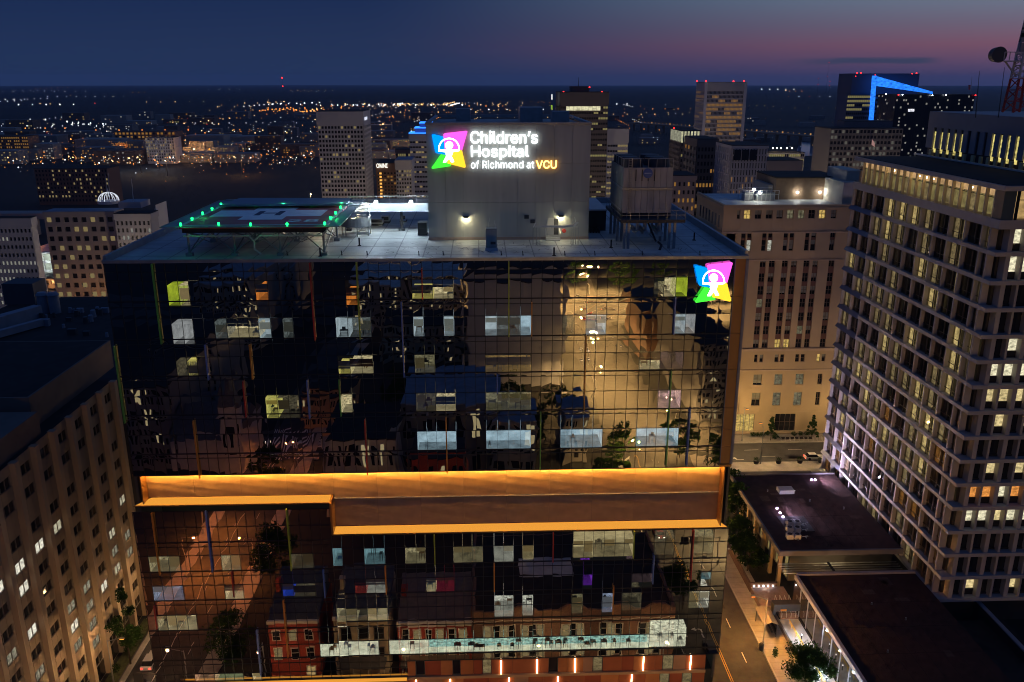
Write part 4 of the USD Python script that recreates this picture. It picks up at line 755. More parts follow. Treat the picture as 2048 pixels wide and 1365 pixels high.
lit_px = [(75, 1100, 'w'), (40, 1125, 'w'), (48, 1182, 'w'), (5, 1177, 'w'), (196, 1032, 'k'), (242, 1000, 'k'), (220, 1057, 'k'), (228, 1108, 'd'), (232, 1148, 'k'), (208, 1183, 'w'), (266, 985, 'd'), (260, 1117, 'd'), (174, 1185, 'd'), (181, 1227, 'd'), (150, 1267, 'w'), (155, 1303, 'd'), (195, 1288, 'd'), (56, 1283, 'w'), (148, 1218, 'd'), (25, 1320, 'd'), (110, 1070, 'k'), (130, 1345, 'd'), (80, 1355, 'd'), (255, 1058, 'd'), (188, 1262, 'd')]
lit_pts = [(P(u, v, x=-58.6), k) for u, v, k in lit_px]
wm_ = {'w': emit('win_white', (.80, .76, .62), 1.0, var=.5, scale=1.5), 'k': emit('win_khaki', (.50, .46, .32), .9, var=.5, scale=1.5), 'd': emit('win_dim', (.26, .24, .17), .9, var=.6, scale=1.5)}
pan_rest = MB()
fr_b = mat('bronze_frame', (.16, .13, .10), .5)
for k in range(nb + 1):
    y = Y1 - k * pit
    m = MB(); F.box(m, y - .95 if k else y - 1.1, y - .0, 0, ZT + .1, -.2, .75); m.build('pilaster', tan_pil, pb)
for k in range(nb):
    ya, yb = Y1 - (k + 1) * pit, Y1 - k * pit - .95
    zprev = ZT
    for j, zt in enumerate(tops):
        # wall panel above this window row, three upright panels with joints
        w3 = (yb - ya - .0) / 3
        for q in range(3):
            if zprev - zt > .5:
                m = MB() if k < 8 else pan_rest; F.box(m, ya + q * w3 + .02, ya + (q + 1) * w3 - .02, zt + .02, zprev - .02, -.2, -.02)
                if k < 8: m.build('panel', tan_w, pb)
        zb3 = zt - 1.42
        lit = next((kk for p, kk in lit_pts if ya - .3 < p[1] < yb + .3 and zb3 - .5 < p[2] < zt + .5), None)
        if k < 9:
            W = MB(); 
            for q in range(4): c_ = ya + .38 + q * (yb - ya - .76) / 3; F.box(W, c_ - .04, c_ + .04, zb3, zt, -.19, -.05)
            F.box(W, ya + .34, yb - .34, zb3 - .06, zb3, -.19, -.0); F.box(W, ya + .34, yb - .34, zt, zt + .02, -.19, -.05)
            pw = W.build('window', fr_b, pb)
            g = MB(); F.quad(g, ya + .38, yb - .38, zb3, zt, -.16); g.build('pane', wm_[lit] if lit else dark_glass, pw)
            for q in (0, 1): m = MB(); a = (ya, ya + .34) if q == 0 else (yb - .34, yb); F.box(m, *a, zb3 - .02, zt + .02, -.2, -.03); m.build('pier', tan_w, pb)
        else:
            g = MB(); F.quad(g, ya + .38, yb - .38, zb3, zt, -.16); g.build('window', wm_[lit] if lit else dark_glass, pb)
        zprev = zb3 - .04
    m = MB(); F.box(m, ya + .1, yb - .1, .2, 2.9, -.19, -.10); m.build('ground_window', dark_glass, pb)
pan_rest.build('panels', tan_w, pb, kind='stuff')
# the end wall facing the square beyond
b = MB(); Fb = Face('b', Y1)
for k in range(4): Fb.box(b, -62 - 5 * k - .9, -62 - 5 * k, 0, ZT, 0, .4)
b.build('end_pilaster', tan_pil, pb)
b = MB(); b.box(-58.0, -55.9, 12, 36, .12, .16); b.build('planting_strip', mat('planting', (.05, .06, .02), .95, .5, 2.), None, kind='structure')
b = MB(); b.box(-55.95, -55.85, 12, 33, .13, .35); b.build('planter_kerb', dark_base, None, label='low dark kerb of the planting strip beside the pilastered building', cat='kerb')
# dark roofs, ducts and drums behind it
rb2 = T('dark_rooftop', 'dark cluttered flat roof with blue ducts and two drums between left towers and hospital', 'building', (-75, 75, 0))
zr2 = 38.0
b = MB(); b.box(-110, -47, 48, 112, 0, zr2); b.build('wall', mat('dark_wall', (.04, .04, .045), .8), rb2)
b = MB(); b.box(-110, -47, 48, 112, zr2 + .004, zr2 + .06); b.build('roof', roof_dark, rb2)
blue_m = mat('duct_blue_grey', (.17, .19, .23), .5, .15, .5)
q0, q1 = P(0, 640, z=zr2 + 3), P(75, 610, z=zr2 + 3)
b = MB(); b.bar((q0[0] - 6, q0[1] - 6, zr2 + 1.6), (q1[0], q1[1], zr2 + 1.6), 2.2, 2.6); b.bar((q0[0] - 2, q0[1] - 10, zr2 + 1), (q1[0] + 4, q1[1] - 7, zr2 + 1), 1.2, 1.4); b.build('duct', blue_m, rb2)
for u in (88, 110): p = P(u, 618, z=zr2 + 1); m = MB(); m.tube((p[0], p[1], zr2), (p[0], p[1], zr2 + 4.2), 1.15, 1.15, 18); m.tube((p[0], p[1], zr2 + 4.2), (p[0], p[1], zr2 + 4.8), 1.3, .9, 18); m.build('drum', blue_m, rb2)
p = P(45, 610, z=zr2); m = MB(); m.box(p[0] - 4, p[0] + 3, p[1], p[1] + 6, zr2, zr2 + 5); m.build('roof_house', mat('dark_wall2', (.06, .06, .07), .7), rb2)
rc = random.Random(9); 
for k in range(26):
    p = P(rc.uniform(70, 215), rc.uniform(625, 675), z=zr2); s = rc.uniform(.5, 1.1); m = MB(); m.tube((p[0], p[1], zr2), (p[0], p[1], zr2 + s * 1.6), s * .6, s * .5, 10) if k % 3 else m.box(p[0] - s, p[0] + s, p[1], p[1] + s, zr2, zr2 + s * 1.5); m.build('vent', blue_m if k % 2 else metal_dark, rb2)

# ---------------------------------------------------------------- the stone building beyond the hospital, right
stone = mat('tan_limestone', (.36, .28, .18), .85, .10, .12, bump=.1, bscale=1.5)
st = T('stone_building', 'tall tan limestone office building with stepped corners and grouped bronze windows', 'building', (78, 120, 0))
SY = 111.0; sx0, sx1 = 58.3, 95.5; ztp = 59.5
Fs = Face('f', SY)
zc1, zc2, zset = 52.9, 46.0, 51.0
zA, zB = 23.1, 17.6          # two cornice bands
b = MB(); b.box(sx0 + 3.2, sx1, SY + .5, SY + 26, 0, ztp - 1.0); b.box(sx0 - .5, sx0 + 3.4, SY + 2.2, SY + 24, 0, zset); b.build('core', mat('bronze_wall', (.085, .05, .04), .7), st)
# left flank facing the hospital
b = MB(); b.box(sx0, sx0 + 3.3, SY + .0, SY + 26, zset - 12, ztp - .9); b.box(sx0 - 2.0, sx0 + 3.2, SY + 6, SY + 24, 0, zset + 1.5); b.build('flank_wall', stone, st)
b = MB(); Fl = Face('l', sx0)
for k in range(7): Fl.box(b, SY + 3.0 + k * 3.0, SY + 4.2 + k * 3.0, 53.6, 56.6, .0, .03)
for k in range(6): Fl.box(b, SY + 3.0 + k * 3.0, SY + 4.2 + k * 3.0, 46.5, 49.5, .0, .03)
b.build('flank_window', dark_glass, st, kind='stuff')
b = MB(); b.box(sx0 - .25, sx1 + .3, SY - .3, SY + 26.2, ztp - .95, ztp - .55); b.box(sx0 - .1, sx0 + .5, SY - .15, SY + 26, ztp - .55, ztp); b.box(sx0 + .5, sx1, SY - .15, SY + .45, ztp - .55, ztp); b.build('parapet', stone, st)
b = MB(); b.box(sx0 + .5, sx1, SY + .45, SY + 26, ztp - .55, ztp - .5); b.build('roof', roof_white, st)
b = MB(); b.box(sx0 - .2, sx1 + .2, SY - .22, SY - .0, zc1 - .25, zc1 + .1); b.box(sx0 + 2, sx1, SY - .2, SY, zc2 - .15, zc2 + .15); b.box(sx0 + 2, sx1 + .2, SY - .3, SY, zA - .35, zA + .3); b.box(sx0 + 2, sx1 + .2, SY - .2, SY, zB - .2, zB + .15); b.box(sx0 + 2, sx1, SY - .15, SY, .2, .9); b.build('cornice', mat('stone_trim', (.39, .305, .22), .8, .08, .3), st)
# front wall as piers and spandrels around real openings
def px_x(u, v=600): return P(u, v, y=SY)[0]
rs2 = random.Random(31)
gl = {'d': dark_glass, 'y': emit('stone_win_yellow', (.62, .42, .12), .9, var=.5, scale=1.2), 'w': emit('stone_win_white', (.5, .5, .42), .8, var=.6, scale=1.5), 'k': emit('stone_win_khaki', (.16, .145, .09), .8, var=.6, scale=1.2)}
curt = mat('stone_win_blind', (.17, .18, .16), .5, .25, .8)
def opening(x0, x1, z0, z1, lit='d', bars=1):
    m = MB(); n_ = bars + 1
    for q in range(n_ + 1): c_ = x0 + (x1 - x0) * q / n_; c_ = min(max(c_, x0 + .04), x1 - .04); Fs.box(m, c_ - .04, c_ + .04, z0, z1, -.42, -.30)
    Fs.box(m, x0, x1, z0 + (z1 - z0) * .52 - .04, z0 + (z1 - z0) * .52 + .04, -.43, -.32)
    w = m.build('window', mat('bronze_sash', (.10, .065, .045), .5), st)
    g = MB(); Fs.quad(g, x0, x1, z0, z1, -.40); g.build('pane', gl[lit], w)
    r = rs2.random()
    if lit == 'd' and r < .55: g = MB(); Fs.quad(g, x0 + .06, x1 - .06, z0 + (z1 - z0) * rs2.choice((.45, .6, .15)), z1 - .02, -.39); g.build('blind', curt, w)
def wall_band(z0, z1, opens, rows, xa, xb, spandrel=None):
    """piers between the openings for the full band, then sill pieces between the rows"""
    xs = sorted(opens); cur = xa
    for (o0, o1) in xs:
        if o0 - cur > .05: m = MB(); Fs.box(m, cur + .006, o0, z0 + .006, z1 - .006, -.5, 0); m.build('pier', stone, st)
        cur = o1
    if xb - cur > .05: m = MB(); Fs.box(m, cur, xb, z0 + .006, z1 - .006, -.5, 0); m.build('pier', stone, st)
    for (o0, o1) in xs:
        zs = [z0] + [v for r in sorted(rows) for v in r] + [z1]
        for i in range(0, len(zs), 2):
            if zs[i + 1] - zs[i] > .05: m = MB(); rec = spandrel and 0 < i < len(zs) - 2; Fs.box(m, o0 + .004, o1 - .004, zs[i] + .006, zs[i + 1] - .006, -.5, -.22 if rec else -.012); m.build('spandrel', spandrel if rec else stone, st)
def cols(us, v): return [(px_x(a, v), px_x(c, v)) for a, c in us]
# top storey
r0 = cols([(1467, 1480), (1488, 1501), (1510, 1523), (1532, 1545), (1553, 1566), (1574, 1587), (1596, 1609), (1617, 1630), (1638, 1651), (1662, 1673)], 431)
za, zb = ZF(441, SY), ZF(424, SY); wall_band(zc1, ztp - .9, r0, [(za, zb)], sx0 + 3.4, sx1)
for i, o in enumerate(r0): opening(*o, za, zb, 'dydddkkdyd'[i])
# two storeys of tall grouped windows
r1 = cols([(1482, 1491), (1494, 1503), (1524, 1533), (1536, 1545), (1567, 1576), (1579, 1588), (1610, 1619), (1622, 1632)], 480)
za, zb = ZF(506, SY), ZF(459, SY); zm_ = (za + zb) / 2; wall_band(zc2, zc1 - .26, r1 + cols([(1443, 1453), (1661, 1671)], 470), [(za, zm_ - .25), (zm_ + .35, zb)], sx0 + .0, sx1, mat('bronze_spandrel', (.11, .05, .04), .6))
for i, o in enumerate(r1): opening(*o, za, zm_ - .25, 'dwdwdddd'[i], 0); opening(*o, zm_ + .35, zb, 'd', 0)
for o in cols([(1443, 1453), (1661, 1671)], 470): opening(*o, za, zm_ - .25, 'd'); opening(*o, zm_ + .35, zb, 'd')
# shaft: seven rows of paired windows between plain piers
u_cols = [(1497, 1507), (1519, 1531), (1537, 1549), (1563, 1575), (1581, 1593), (1606, 1618), (1624, 1635), (1656, 1668)]
u_cols = [(1483, 1492)] + u_cols if False else u_cols
r2 = cols(u_cols, 540); r2 = [(px_x(1488 - 9, 540), px_x(1488 + 5, 540))] + [o for o in r2[1:]]
shaft_z = [ZF(v, SY) for v in (522, 552, 578, 604, 632, 659, 686)]
rows2 = [(z - 2.1, z) for z in shaft_z]
wall_band(zA + .35, zc2 - .16, r2, rows2, sx0 + 2.0, sx1, mat('bronze_spandrel', (.11, .05, .04), .6))
for j, (a, c) in enumerate(rows2):
    for i, o in enumerate(r2): opening(*o, a, c, 'y' if (j, i) in ((6, 3), (6, 4)) else 'k' if rs2.random() < .10 else 'd')
# band between cornices
r3 = cols([(1508, 1515), (1519, 1526), (1549, 1557), (1560, 1568), (1590, 1598), (1601, 1609), (1633, 1640), (1643, 1650)], 722)
za, zb = ZF(731, SY), ZF(716, SY); wall_band(zB + .2, zA - .4, r3, [(za, zb)], sx0 + 2.0, sx1)
for i, o in enumerate(r3): opening(*o, za, zb, 'y' if i == 6 else 'd', 0)
# lower storeys
r4 = cols([(1504, 1521), (1546, 1562), (1588, 1604), (1632, 1641)], 790)
rows4 = [(ZF(819, SY), ZF(793, SY)), (ZF(777, SY), ZF(756, SY))]; zG = 6.2
wall_band(zG, zB - .25, r4, rows4, sx0 + 2.0, sx1)
for a, c in rows4:
    for i, o in enumerate(r4): opening(*o, a, c, 'k' if i in (1, 2) else 'd')
doors = [(px_x(1472, 850), px_x(1508, 850)), (px_x(1549, 850), px_x(1590, 850))]
wall_band(.1, zG, doors, [(.9, 5.6)], sx0 + 2.0, sx1)
for i, (a, c) in enumerate(doors): opening(a, c, .9, 5.6, 'y' if i == 0 else 'd', 3)
for u in (1443, 1662):
    pass
# roof block, fenced mechanical pen and lit lamps on its roof
ph0, ph1 = P(1550, 396, y=124)[0], P(1682, 398, y=124)[0]; zph = P(1600, 357, y=124)[2]
b = MB(); b.box(ph0, ph1, 124, 140, ztp - .49, zph); b.build('roof_block', mat('brown_brick', (.17, .115, .075), .85, .15, 1.), st)
b = MB(); b.box(ph0 - .1, ph1 + .1, 123.9, 140, zph + .004, zph + .3); b.build('block_coping', roof_dark, st)
b = MB(); b.box(P(1536, 380, y=126)[0], ph0 - .05, 126, 138, ztp - .49, P(1536, 370, y=126)[2]); b.build('roof_block', mat('pale_block', (.30, .28, .25), .8), st)
pe0, pe1 = P(1479, 395, y=125)[0], ph0 - .3; zpen = P(1500, 381, y=121)[2]
b = MB()
for x in np.linspace(pe0, pe1, 9): b.bar((x, 120.5, ztp - .5), (x, 120.5, zpen), .09)
for x in np.linspace(pe0, pe1, 4): b.bar((x, 126, ztp - .5), (x, 126, zpen), .09)
for z in (zpen, zpen - 1.0): b.bar((pe0, 120.5, z), (pe1, 120.5, z), .1); b.bar((pe0, 120.5, z), (pe0, 126, z), .1); b.bar((pe0, 126, z), (pe1, 126, z), .1)
b.build('steel_pen', metal_pale, st)
b = MB(); b.box(pe0 + .5, pe0 + 2.5, 122, 125, ztp - .5, zpen - .6); b.build('air_unit', metal_grey, st); b = MB(); b.box(pe0 + 3.2, pe1 - .4, 122, 125, ztp - .5, zpen - .8); b.build('air_unit', metal_grey, st)
for i, (u, v, y) in enumerate(((1508, 379, 120.2), (1520, 386, 120.2), (1595, 385, 123.7), (1640, 385, 123.7))):
    p = P(u, v, y=y); L = T('roof_lamp', ('left white lamp on the steel pen of the stone building roof', 'right white lamp on the steel pen of the stone building roof', 'left white wall lamp on the brown roof block', 'right white wall lamp on the brown roof block')[i], 'lamp', (p[0], y, ztp))
    m = MB(); m.ball(p, .3, 2); m.build('globe', bulb['white'], L); m = MB(); m.box(p[0] - .06, p[0] + .06, y, y + .25, p[2] - .1, p[2] + .3); m.build('bracket', metal_dark, L)
    lamp_light(L.path + '/light', np.array((p[0], y - .5, p[2])) - L.loc, (1., .93, .72), 60, .15)
# pale stone corner block right of it
cb = T('pale_corner_block', 'pale stone stair block between the stone building and the ribbed office tower', 'building', (86, 112, 0))
k0, k1 = P(1668, 400, y=112)[0], P(1712, 400, y=112)[0]
b = MB(); b.box(k0 + 4.2, k0 + 8, 116, 128, 50, P(1690, 340, y=118)[2]); b.box(k0 + 2.2, k0 + 8, 112.5, 124, 50, P(1690, 365, y=113)[2]); b.build('wall', mat('pale_stone', (.40, .38, .33), .8, .1, .4), cb)

rq = random.Random(77)
for k in range(16):
    if k < 9: x, y, w, d = rq.uniform(32.5, 43), rq.uniform(14, 80), rq.uniform(.7, 1.6), rq.uniform(1.5, 6)
    else: x, y, w, d = rq.uniform(50, 95), rq.uniform(95, 103.5), rq.uniform(2, 6), rq.uniform(.7, 1.5)
    m = MB(); m.box(x, x + w, y, y + d, .0045, .0075); struct(m, 'road_patch', mat('asphalt_patch', (.032, .031, .030), .9, .3, 1.))
for k in range(6):
    x, y = rq.uniform(33, 43), rq.uniform(15, 70); m = MB(); m.tube((x, y, .004), (x, y, .016), .33, n=14); struct(m, 'manhole_cover', metal_dark)
# ---------------------------------------------------------------- the ribbed office tower on the right
conc = mat('tower_concrete', (.36, .335, .315), .8, .08, .4)
RX, RY0, RY1 = 75.0, 28.7, 70.0
ot = T('ribbed_office_tower', 'ribbed concrete office tower with projecting floor slabs, bronze curtained windows and glazed top storey', 'building', (95, 50, 0))
slab_z = [63.80, 59.51, 55.37, 51.22, 47.23, 43.17, 38.95, 34.73, 30.73, 26.67, 22.48, 18.22, 14.0, 9.8, 5.6]
top_sp = 67.2
b = MB(); b.box(RX + 1.5, 128, RY0 + 1.9, 82, 0, 68.4); b.box(RX + 1.9, 128, RY0 + 1.9, 79, 68.4, 72.6); b.build('core', mat('tower_core', (.03, .027, .025), .6), ot)
Fr, Ff = Face('r', 0), Face('f', RY0); Fl = Face('l', RX)
floors = [(slab_z[i + 1] if i + 1 < len(slab_z) else 1.0, slab_z[i]) for i in range(len(slab_z))]
for z in slab_z:
    m = MB(); m.hex8([(RX, RY0, z - .62), (126, RY0, z - .62), (126, RY1, z - .62), (RX, RY1, z - .62)], [(RX, RY0, z), (126, RY0, z), (126, RY1, z), (RX, RY1, z)]); m.build('floor_slab', conc, ot)
    m = MB(); m.hex8([(RX - .05, RY1 + .01, z - .8), (RX + 4, RY1 + .01, z - .8), (RX + 4, 80, z - .8), (RX - .05, 80, z - .8)], [(RX + .5, RY1 + .01, z), (RX + 4, RY1 + .01, z), (RX + 4, 80, z), (RX + .5, 80, z)]); m.build('dark_slab_end', mat('slab_end_unlit_blue', (.16, .17, .22), .45, metal=.3), ot)  # slab edge continued; its dark blue stands in for the unlit end
rt_ = random.Random(17)
curtain_m = [emit('drape_bright', (.48, .37, .16), 1.4, var=.6, scale=1.1), emit('drape_dim', (.22, .17, .085), 1.25, var=.6, scale=1.0), mat('drape_tan', (.34, .28, .18), .8, .25, 3., stretch=(6, 6, .3)), emit('drape_orange', (.30, .13, .03), .8, var=.6, scale=1.)]
tg = usdkit.material(stage, '/World/Looks/tower_glass', {'a': ('glossy_bsdf', {'roughness': .03, 'color': (.55, .52, .48)}), 't': ('transparent_bsdf', {'color': (.72, .70, .64)}), 'f': ('fresnel', {'IOR': 1.9}), 'm': ('mix_closure', {})}, [('f.fac', 'm.fac'), ('t.BSDF', 'm.closure1'), ('a.BSDF', 'm.closure2')], surface='m.closure')
bays = 9; bl_ = (RY1 - RY0) / bays
glass_rest, pier_n = MB(), 0
floor_rows = [(top_sp, slab_z[0])] + [(slab_z[i] - .62, slab_z[i + 1]) for i in range(len(slab_z) - 1)] + [(slab_z[-1] - .62, .6)]
prof = [.85, .7, .8, .5, .85, .7, .55, .8, .8, .75, .85, .7, .6, .5, .4]
for j, (zt, zb) in enumerate(floor_rows[:15]):
    for k in range(bays + 2):
        ya = RY0 + k * bl_; yb = ya + bl_
        if k == 0: ya += 2.4
        # concrete fins that carry the slab edge, and deep side walls of each bay
        xr = RX + .12
        m = MB(); m.box(xr, RX + 1.2, yb - .32, yb, zb, zt)
        m.build('fin', conc, ot)
        if k == 0: m = MB(); m.box(xr, RX + 1.2, RY0 + 2.05, RY0 + 2.38, zb, zt); m.build('fin', conc, ot)
        lit = rt_.random() < prof[j]
        mid = (ya + yb - .32) / 2
        g = MB(); Fl.quad(g, ya, yb - .32, zb, zt, -.8); w = g.build('window_wall', tg, ot)
        c1 = curtain_m[rt_.choice((0, 0, 1, 1, 2) if lit else (1, 2, 2))] if lit or rt_.random() < .25 else None
        if j > 8 and lit and rt_.random() < .3: c1 = curtain_m[3]
        if c1 is not None:
            for (a, c) in ((ya + .1, mid - .45), (mid + .25, yb - .5)):
                if rt_.random() < .82: q = MB(); Fl.quad(q, a, c, zb + .05, zt - .05, -1.0); q.build('drape', c1, w)
        m = MB(); m.box(RX + .62, RX + .79, mid - .07, mid + .07, zb, zt); m.box(RX + .7, RX + .79, ya, yb - .32, zb + .9, zb + 1.0); m.build('mullion', mat('bronze_mullion', (.09, .065, .045), .45), w)
# front face of the tower
fp = 2.35; nfb = 9
wmt = {'w': emit('office_white', (.85, .78, .52), 1.0, var=.55, scale=1.3), 'o': emit('office_orange', (.75, .28, .06), 1.0, var=.5, scale=1.3), 'd': dark_glass, 'y': emit('office_yellow', (.70, .55, .26), 1.0, var=.55, scale=1.3)}
front = ['wy', 'ww', 'dd', 'dd', 'dw', 'ww', 'yy', 'dy', 'dd', 'dy', 'oow', 'wwy', 'dd', 'dd', 'dyd']
for j, (zt, zb) in enumerate(floor_rows[:15]):
    for k in range(nfb):
        xa = RX + 1.9 + k * fp
        m = MB(); Ff.box(m, xa, xa + (.7 if k % 2 == 0 else .36), zb, zt, -1.8, -.3); m.build('front_pier', conc, ot)
        pat = front[j]; kk = pat[k % len(pat)] if k < 6 else 'd'
        x0 = xa + (.7 if k % 2 == 0 else .36); zs = zb + (1.1 if kk != 'd' else .3)
        m = MB(); Ff.quad(m, x0, xa + fp, zs, zt, -1.4); w = m.build('front_window', wmt[kk], ot)
        m = MB(); Ff.box(m, x0, xa + fp, zb, zs, -1.5, -1.2); Ff.box(m, x0 + .55, x0 + .62, zs, zt, -1.4, -1.3); m.build('sill', black_m, w)
# top: solid band, glazed storey, cornice
b = MB(); b.box(RX - .1, 128, RY0 - .1, 79, top_sp, 68.5); b.build('spandrel_band', conc, ot)
b = MB(); b.box(RX - .2, 128, RY0 - .2, 79.5, 72.7, 73.4); b.build('cornice', conc, ot)
b = MB(); b.box(RX + .3, 128, RY0 + .4, 79, 73.404, 73.5); b.build('roof', roof_dark, ot)
ceil_m = emit('ceiling_warm', (.95, .60, .30), .85, var=.35, scale=.5); wall_m = emit('lobby_wall', (.40, .33, .14), .75, var=.5, scale=.6)
ys = np.linspace(RY0 + 2.4, 78, 21)
for i in range(20):
    g = MB(); Fl.quad(g, ys[i] + .25, ys[i + 1], 68.5, 72.7, -.55); w = g.build('glazing', tg, ot)
    m = MB(); m.box(RX + .1, RX + .6, ys[i], ys[i] + .24, 68.5, 72.7); m.build('glazing_post', mat('post_pale', (.55, .47, .30), .5), w)
    m = MB(); m.box(RX + .45, RX + .55, ys[i] + .24, ys[i + 1], 71.35, 71.45); m.build('transom', frame_m, w)
    m = MB(); Fl.quad(m, ys[i] + .25, ys[i + 1], 71.4, 72.7, -1.6); m.build('lit_ceiling', ceil_m, w)
    m = MB(); Fl.quad(m, ys[i] + .25, ys[i + 1], 68.55, 71.3, -1.75); m.build('lit_wall', wall_m if i % 3 else curtain_m[1], w)
    if i in (3, 8, 9, 10, 14): m = MB(); m.box(RX + 1.0, RX + 1.2, ys[i] + .8, ys[i] + 1.5, 71.9, 72.2); m.build('ceiling_lamp', bulb['warm'], w)
m = MB(); m.box(RX + .1, RX + 1.9, RY0 + .2, RY0 + 2.4, 68.5, 72.7); m.build('corner_pier', mat('corner_glass', (.06, .085, .09), .2), ot)
xs = np.linspace(RX + 2.2, RX + 22, 9)
for i in range(8):
    g = MB(); Ff.quad(g, xs[i] + .2, xs[i + 1], 68.5, 72.7, -.55); w = g.build('front_glazing', tg, ot)
    m = MB(); m.box(xs[i], xs[i] + .2, RY0 + .1, RY0 + .6, 68.5, 72.7); m.box(xs[i] + .2, xs[i + 1], RY0 + .45, RY0 + .55, 71.3, 71.4); m.build('glazing_post', frame_m, w)
    m = MB(); Ff.quad(m, xs[i] + .2, xs[i + 1], 68.5, 72.7, -1.7); m.build('lit_wall', emit('lobby_warm', (.80, .52, .22), .8, var=.5, scale=.5), w)
# set-back crown with upright slabs
XC = 90.3; yfar = P(1848, 310, x=XC)[1]; czt = P(1858, 223, x=XC)[2]; Fc = Face('l', XC)
m = MB(); m.box(XC + .4, 150, 5, yfar - .2, 73.5, czt - .3); m.build('crown_core', mat('crown_dark', (.04, .04, .045), .6), ot)
m = MB(); m.box(XC, 150, 5, yfar, czt - 3.0, czt); m.build('crown_band', mat('crown_slab', (.26, .25, .27), .7, .06, .4), ot)
litc = emit('crown_light', (.80, .66, .20), .9, var=.7, scale=.9)
us = [1869, 1883, 1896, 1910, 1923, 1938, 1956, 1972, 1987, 2003, 2019, 2036, 2056, 2078, 2102]
ysl = [yfar] + [P(u, 270, x=XC)[1] for u in us]
for i in range(len(ysl) - 1):
    a, c = ysl[i + 1], ysl[i]; g_ = (c - a) * .19
    m = MB(); m.box(XC + .05, XC + .28, a + g_, c - (g_ if i else 0), 75.0, czt - 3.0); m.build('upright_slab', mat('crown_slab', (.26, .25, .27)), ot)
    if i not in (5, 6, 7): m = MB(); Fc.quad(m, a - g_, a + g_, 74.2, czt - (3.2 if i > 7 else 3.8), -.34); m.build('lit_slot', litc, ot)
    m = MB(); m.box(XC - .45, XC - .1, a - g_ * .8, a + g_ * .8, 73.5, 74.8); m.build('crown_foot', mat('crown_foot', (.55, .48, .26), .6), ot)
m = MB(); m.bar((XC - 2, yfar, 73.7), (XC - 2, 10, 73.7), .3); m.build('roof_rail', metal_pale, ot)
# antenna mast on the crown
mx, my = P(2034, 215, y=52)[0], 52.0
an = T('antenna_mast', 'red and white lattice antenna mast with a dish on a side platform', 'antenna', (mx, my, czt))
zt = P(2040, 30, y=my)[2]; z0 = czt
def zv(v): return P(2036, v, y=my)[2]
for (v0, v1, c) in ((225, 158, 'r'), (158, 118, 'w'), (118, 84, 'w'), (84, 60, 'r2'), (60, 38, 'r2')):
    za, zb = zv(v0), zv(v1); m = MB(); n = 3
    wa, wb = (1.5 - .9 * (za - z0) / (zt - z0)), (1.5 - .9 * (zb - z0) / (zt - z0))
    ca = [(mx + sx_ * wa, my + sy_ * wa) for sx_, sy_ in ((-1, -1), (1, -1), (1, 1), (-1, 1))]; cb_ = [(mx + sx_ * wb, my + sy_ * wb) for sx_, sy_ in ((-1, -1), (1, -1), (1, 1), (-1, 1))]
    for q in range(4):
        m.bar((*ca[q], za), (*cb_[q], zb), .28)
        for t in range(n):
            f0, f1 = t / n, (t + 1) / n; L0 = lambda q, f: np.array([*(np.array(ca[q]) * (1 - f) + np.array(cb_[q]) * f), za + (zb - za) * f])
            m.bar(L0(q, f0), L0((q + 1) % 4, f1), .13); m.bar(L0(q, f1), L0((q + 1) % 4, f1), .13)
    m.build('lattice', {'r': mat('mast_red', (.30, .03, .03), .6), 'w': mat('mast_white', (.45, .43, .45), .6), 'r2': mat('mast_dull', (.16, .10, .12), .6)}[c], an)
m = MB(); zp = zv(122); xl = P(1999, 120, y=my)[0]
m.box(xl, mx + 2.5, my - 1.2, my + 1.2, zp - .15, zp)
for x in np.linspace(xl, mx + 2, 8): m.bar((x, my - 1.2, zp), (x, my - 1.2, zp + 1.3), .1)
m.bar((xl, my - 1.2, zp + 1.3), (mx + 2, my - 1.2, zp + 1.3), .12); m.bar((xl + 1, my, zp - .1), (mx - 1, my, zp - 2.5), .2); m.build('platform', mat('mast_white', (.45, .43, .45)), an)
d0 = P(1995, 110, y=my - .5); m = MB(); m.tube((d0[0], my - 1.1, d0[2]), (d0[0], my + .3, d0[2]), 1.25, 1.1, 20); m.tube((d0[0], my + .3, d0[2]), (d0[0], my + .9, d0[2]), 1.1, .4, 20); m.build('dish', mat('dish_dark', (.05, .05, .055), .5), an)
m = MB()
for v in (50, 66, 76, 96): z = zv(v); m.box(mx - 1.6, mx - .9, my - .9, my - .5, z - .7, z + .7); m.box(mx + .4, mx + 1.6, my - .9, my - .5, z - .5, z + .5)
m.bar((mx, my, zt), (mx, my, zt + 1.8), .12); m.build('antenna_panel', mat('panel_grey', (.22, .20, .23), .6), an)
for i, (u, v0, v1) in enumerate(((1958, 190, 142), (2008, 165, 135))):
    p0, p1 = P(u, v0, y=50), P(u + 1, v1, y=50); A = T('whip_aerial', ('thin whip aerial left of the antenna mast', 'thin whip aerial next to the mast dish')[i], 'aerial', (p0[0], 50, czt)); m = MB(); m.tube((p0[0], 50, czt), (p1[0], 50, p1[2]), .09, .04, 6); m.build('rod', metal_dark, A)

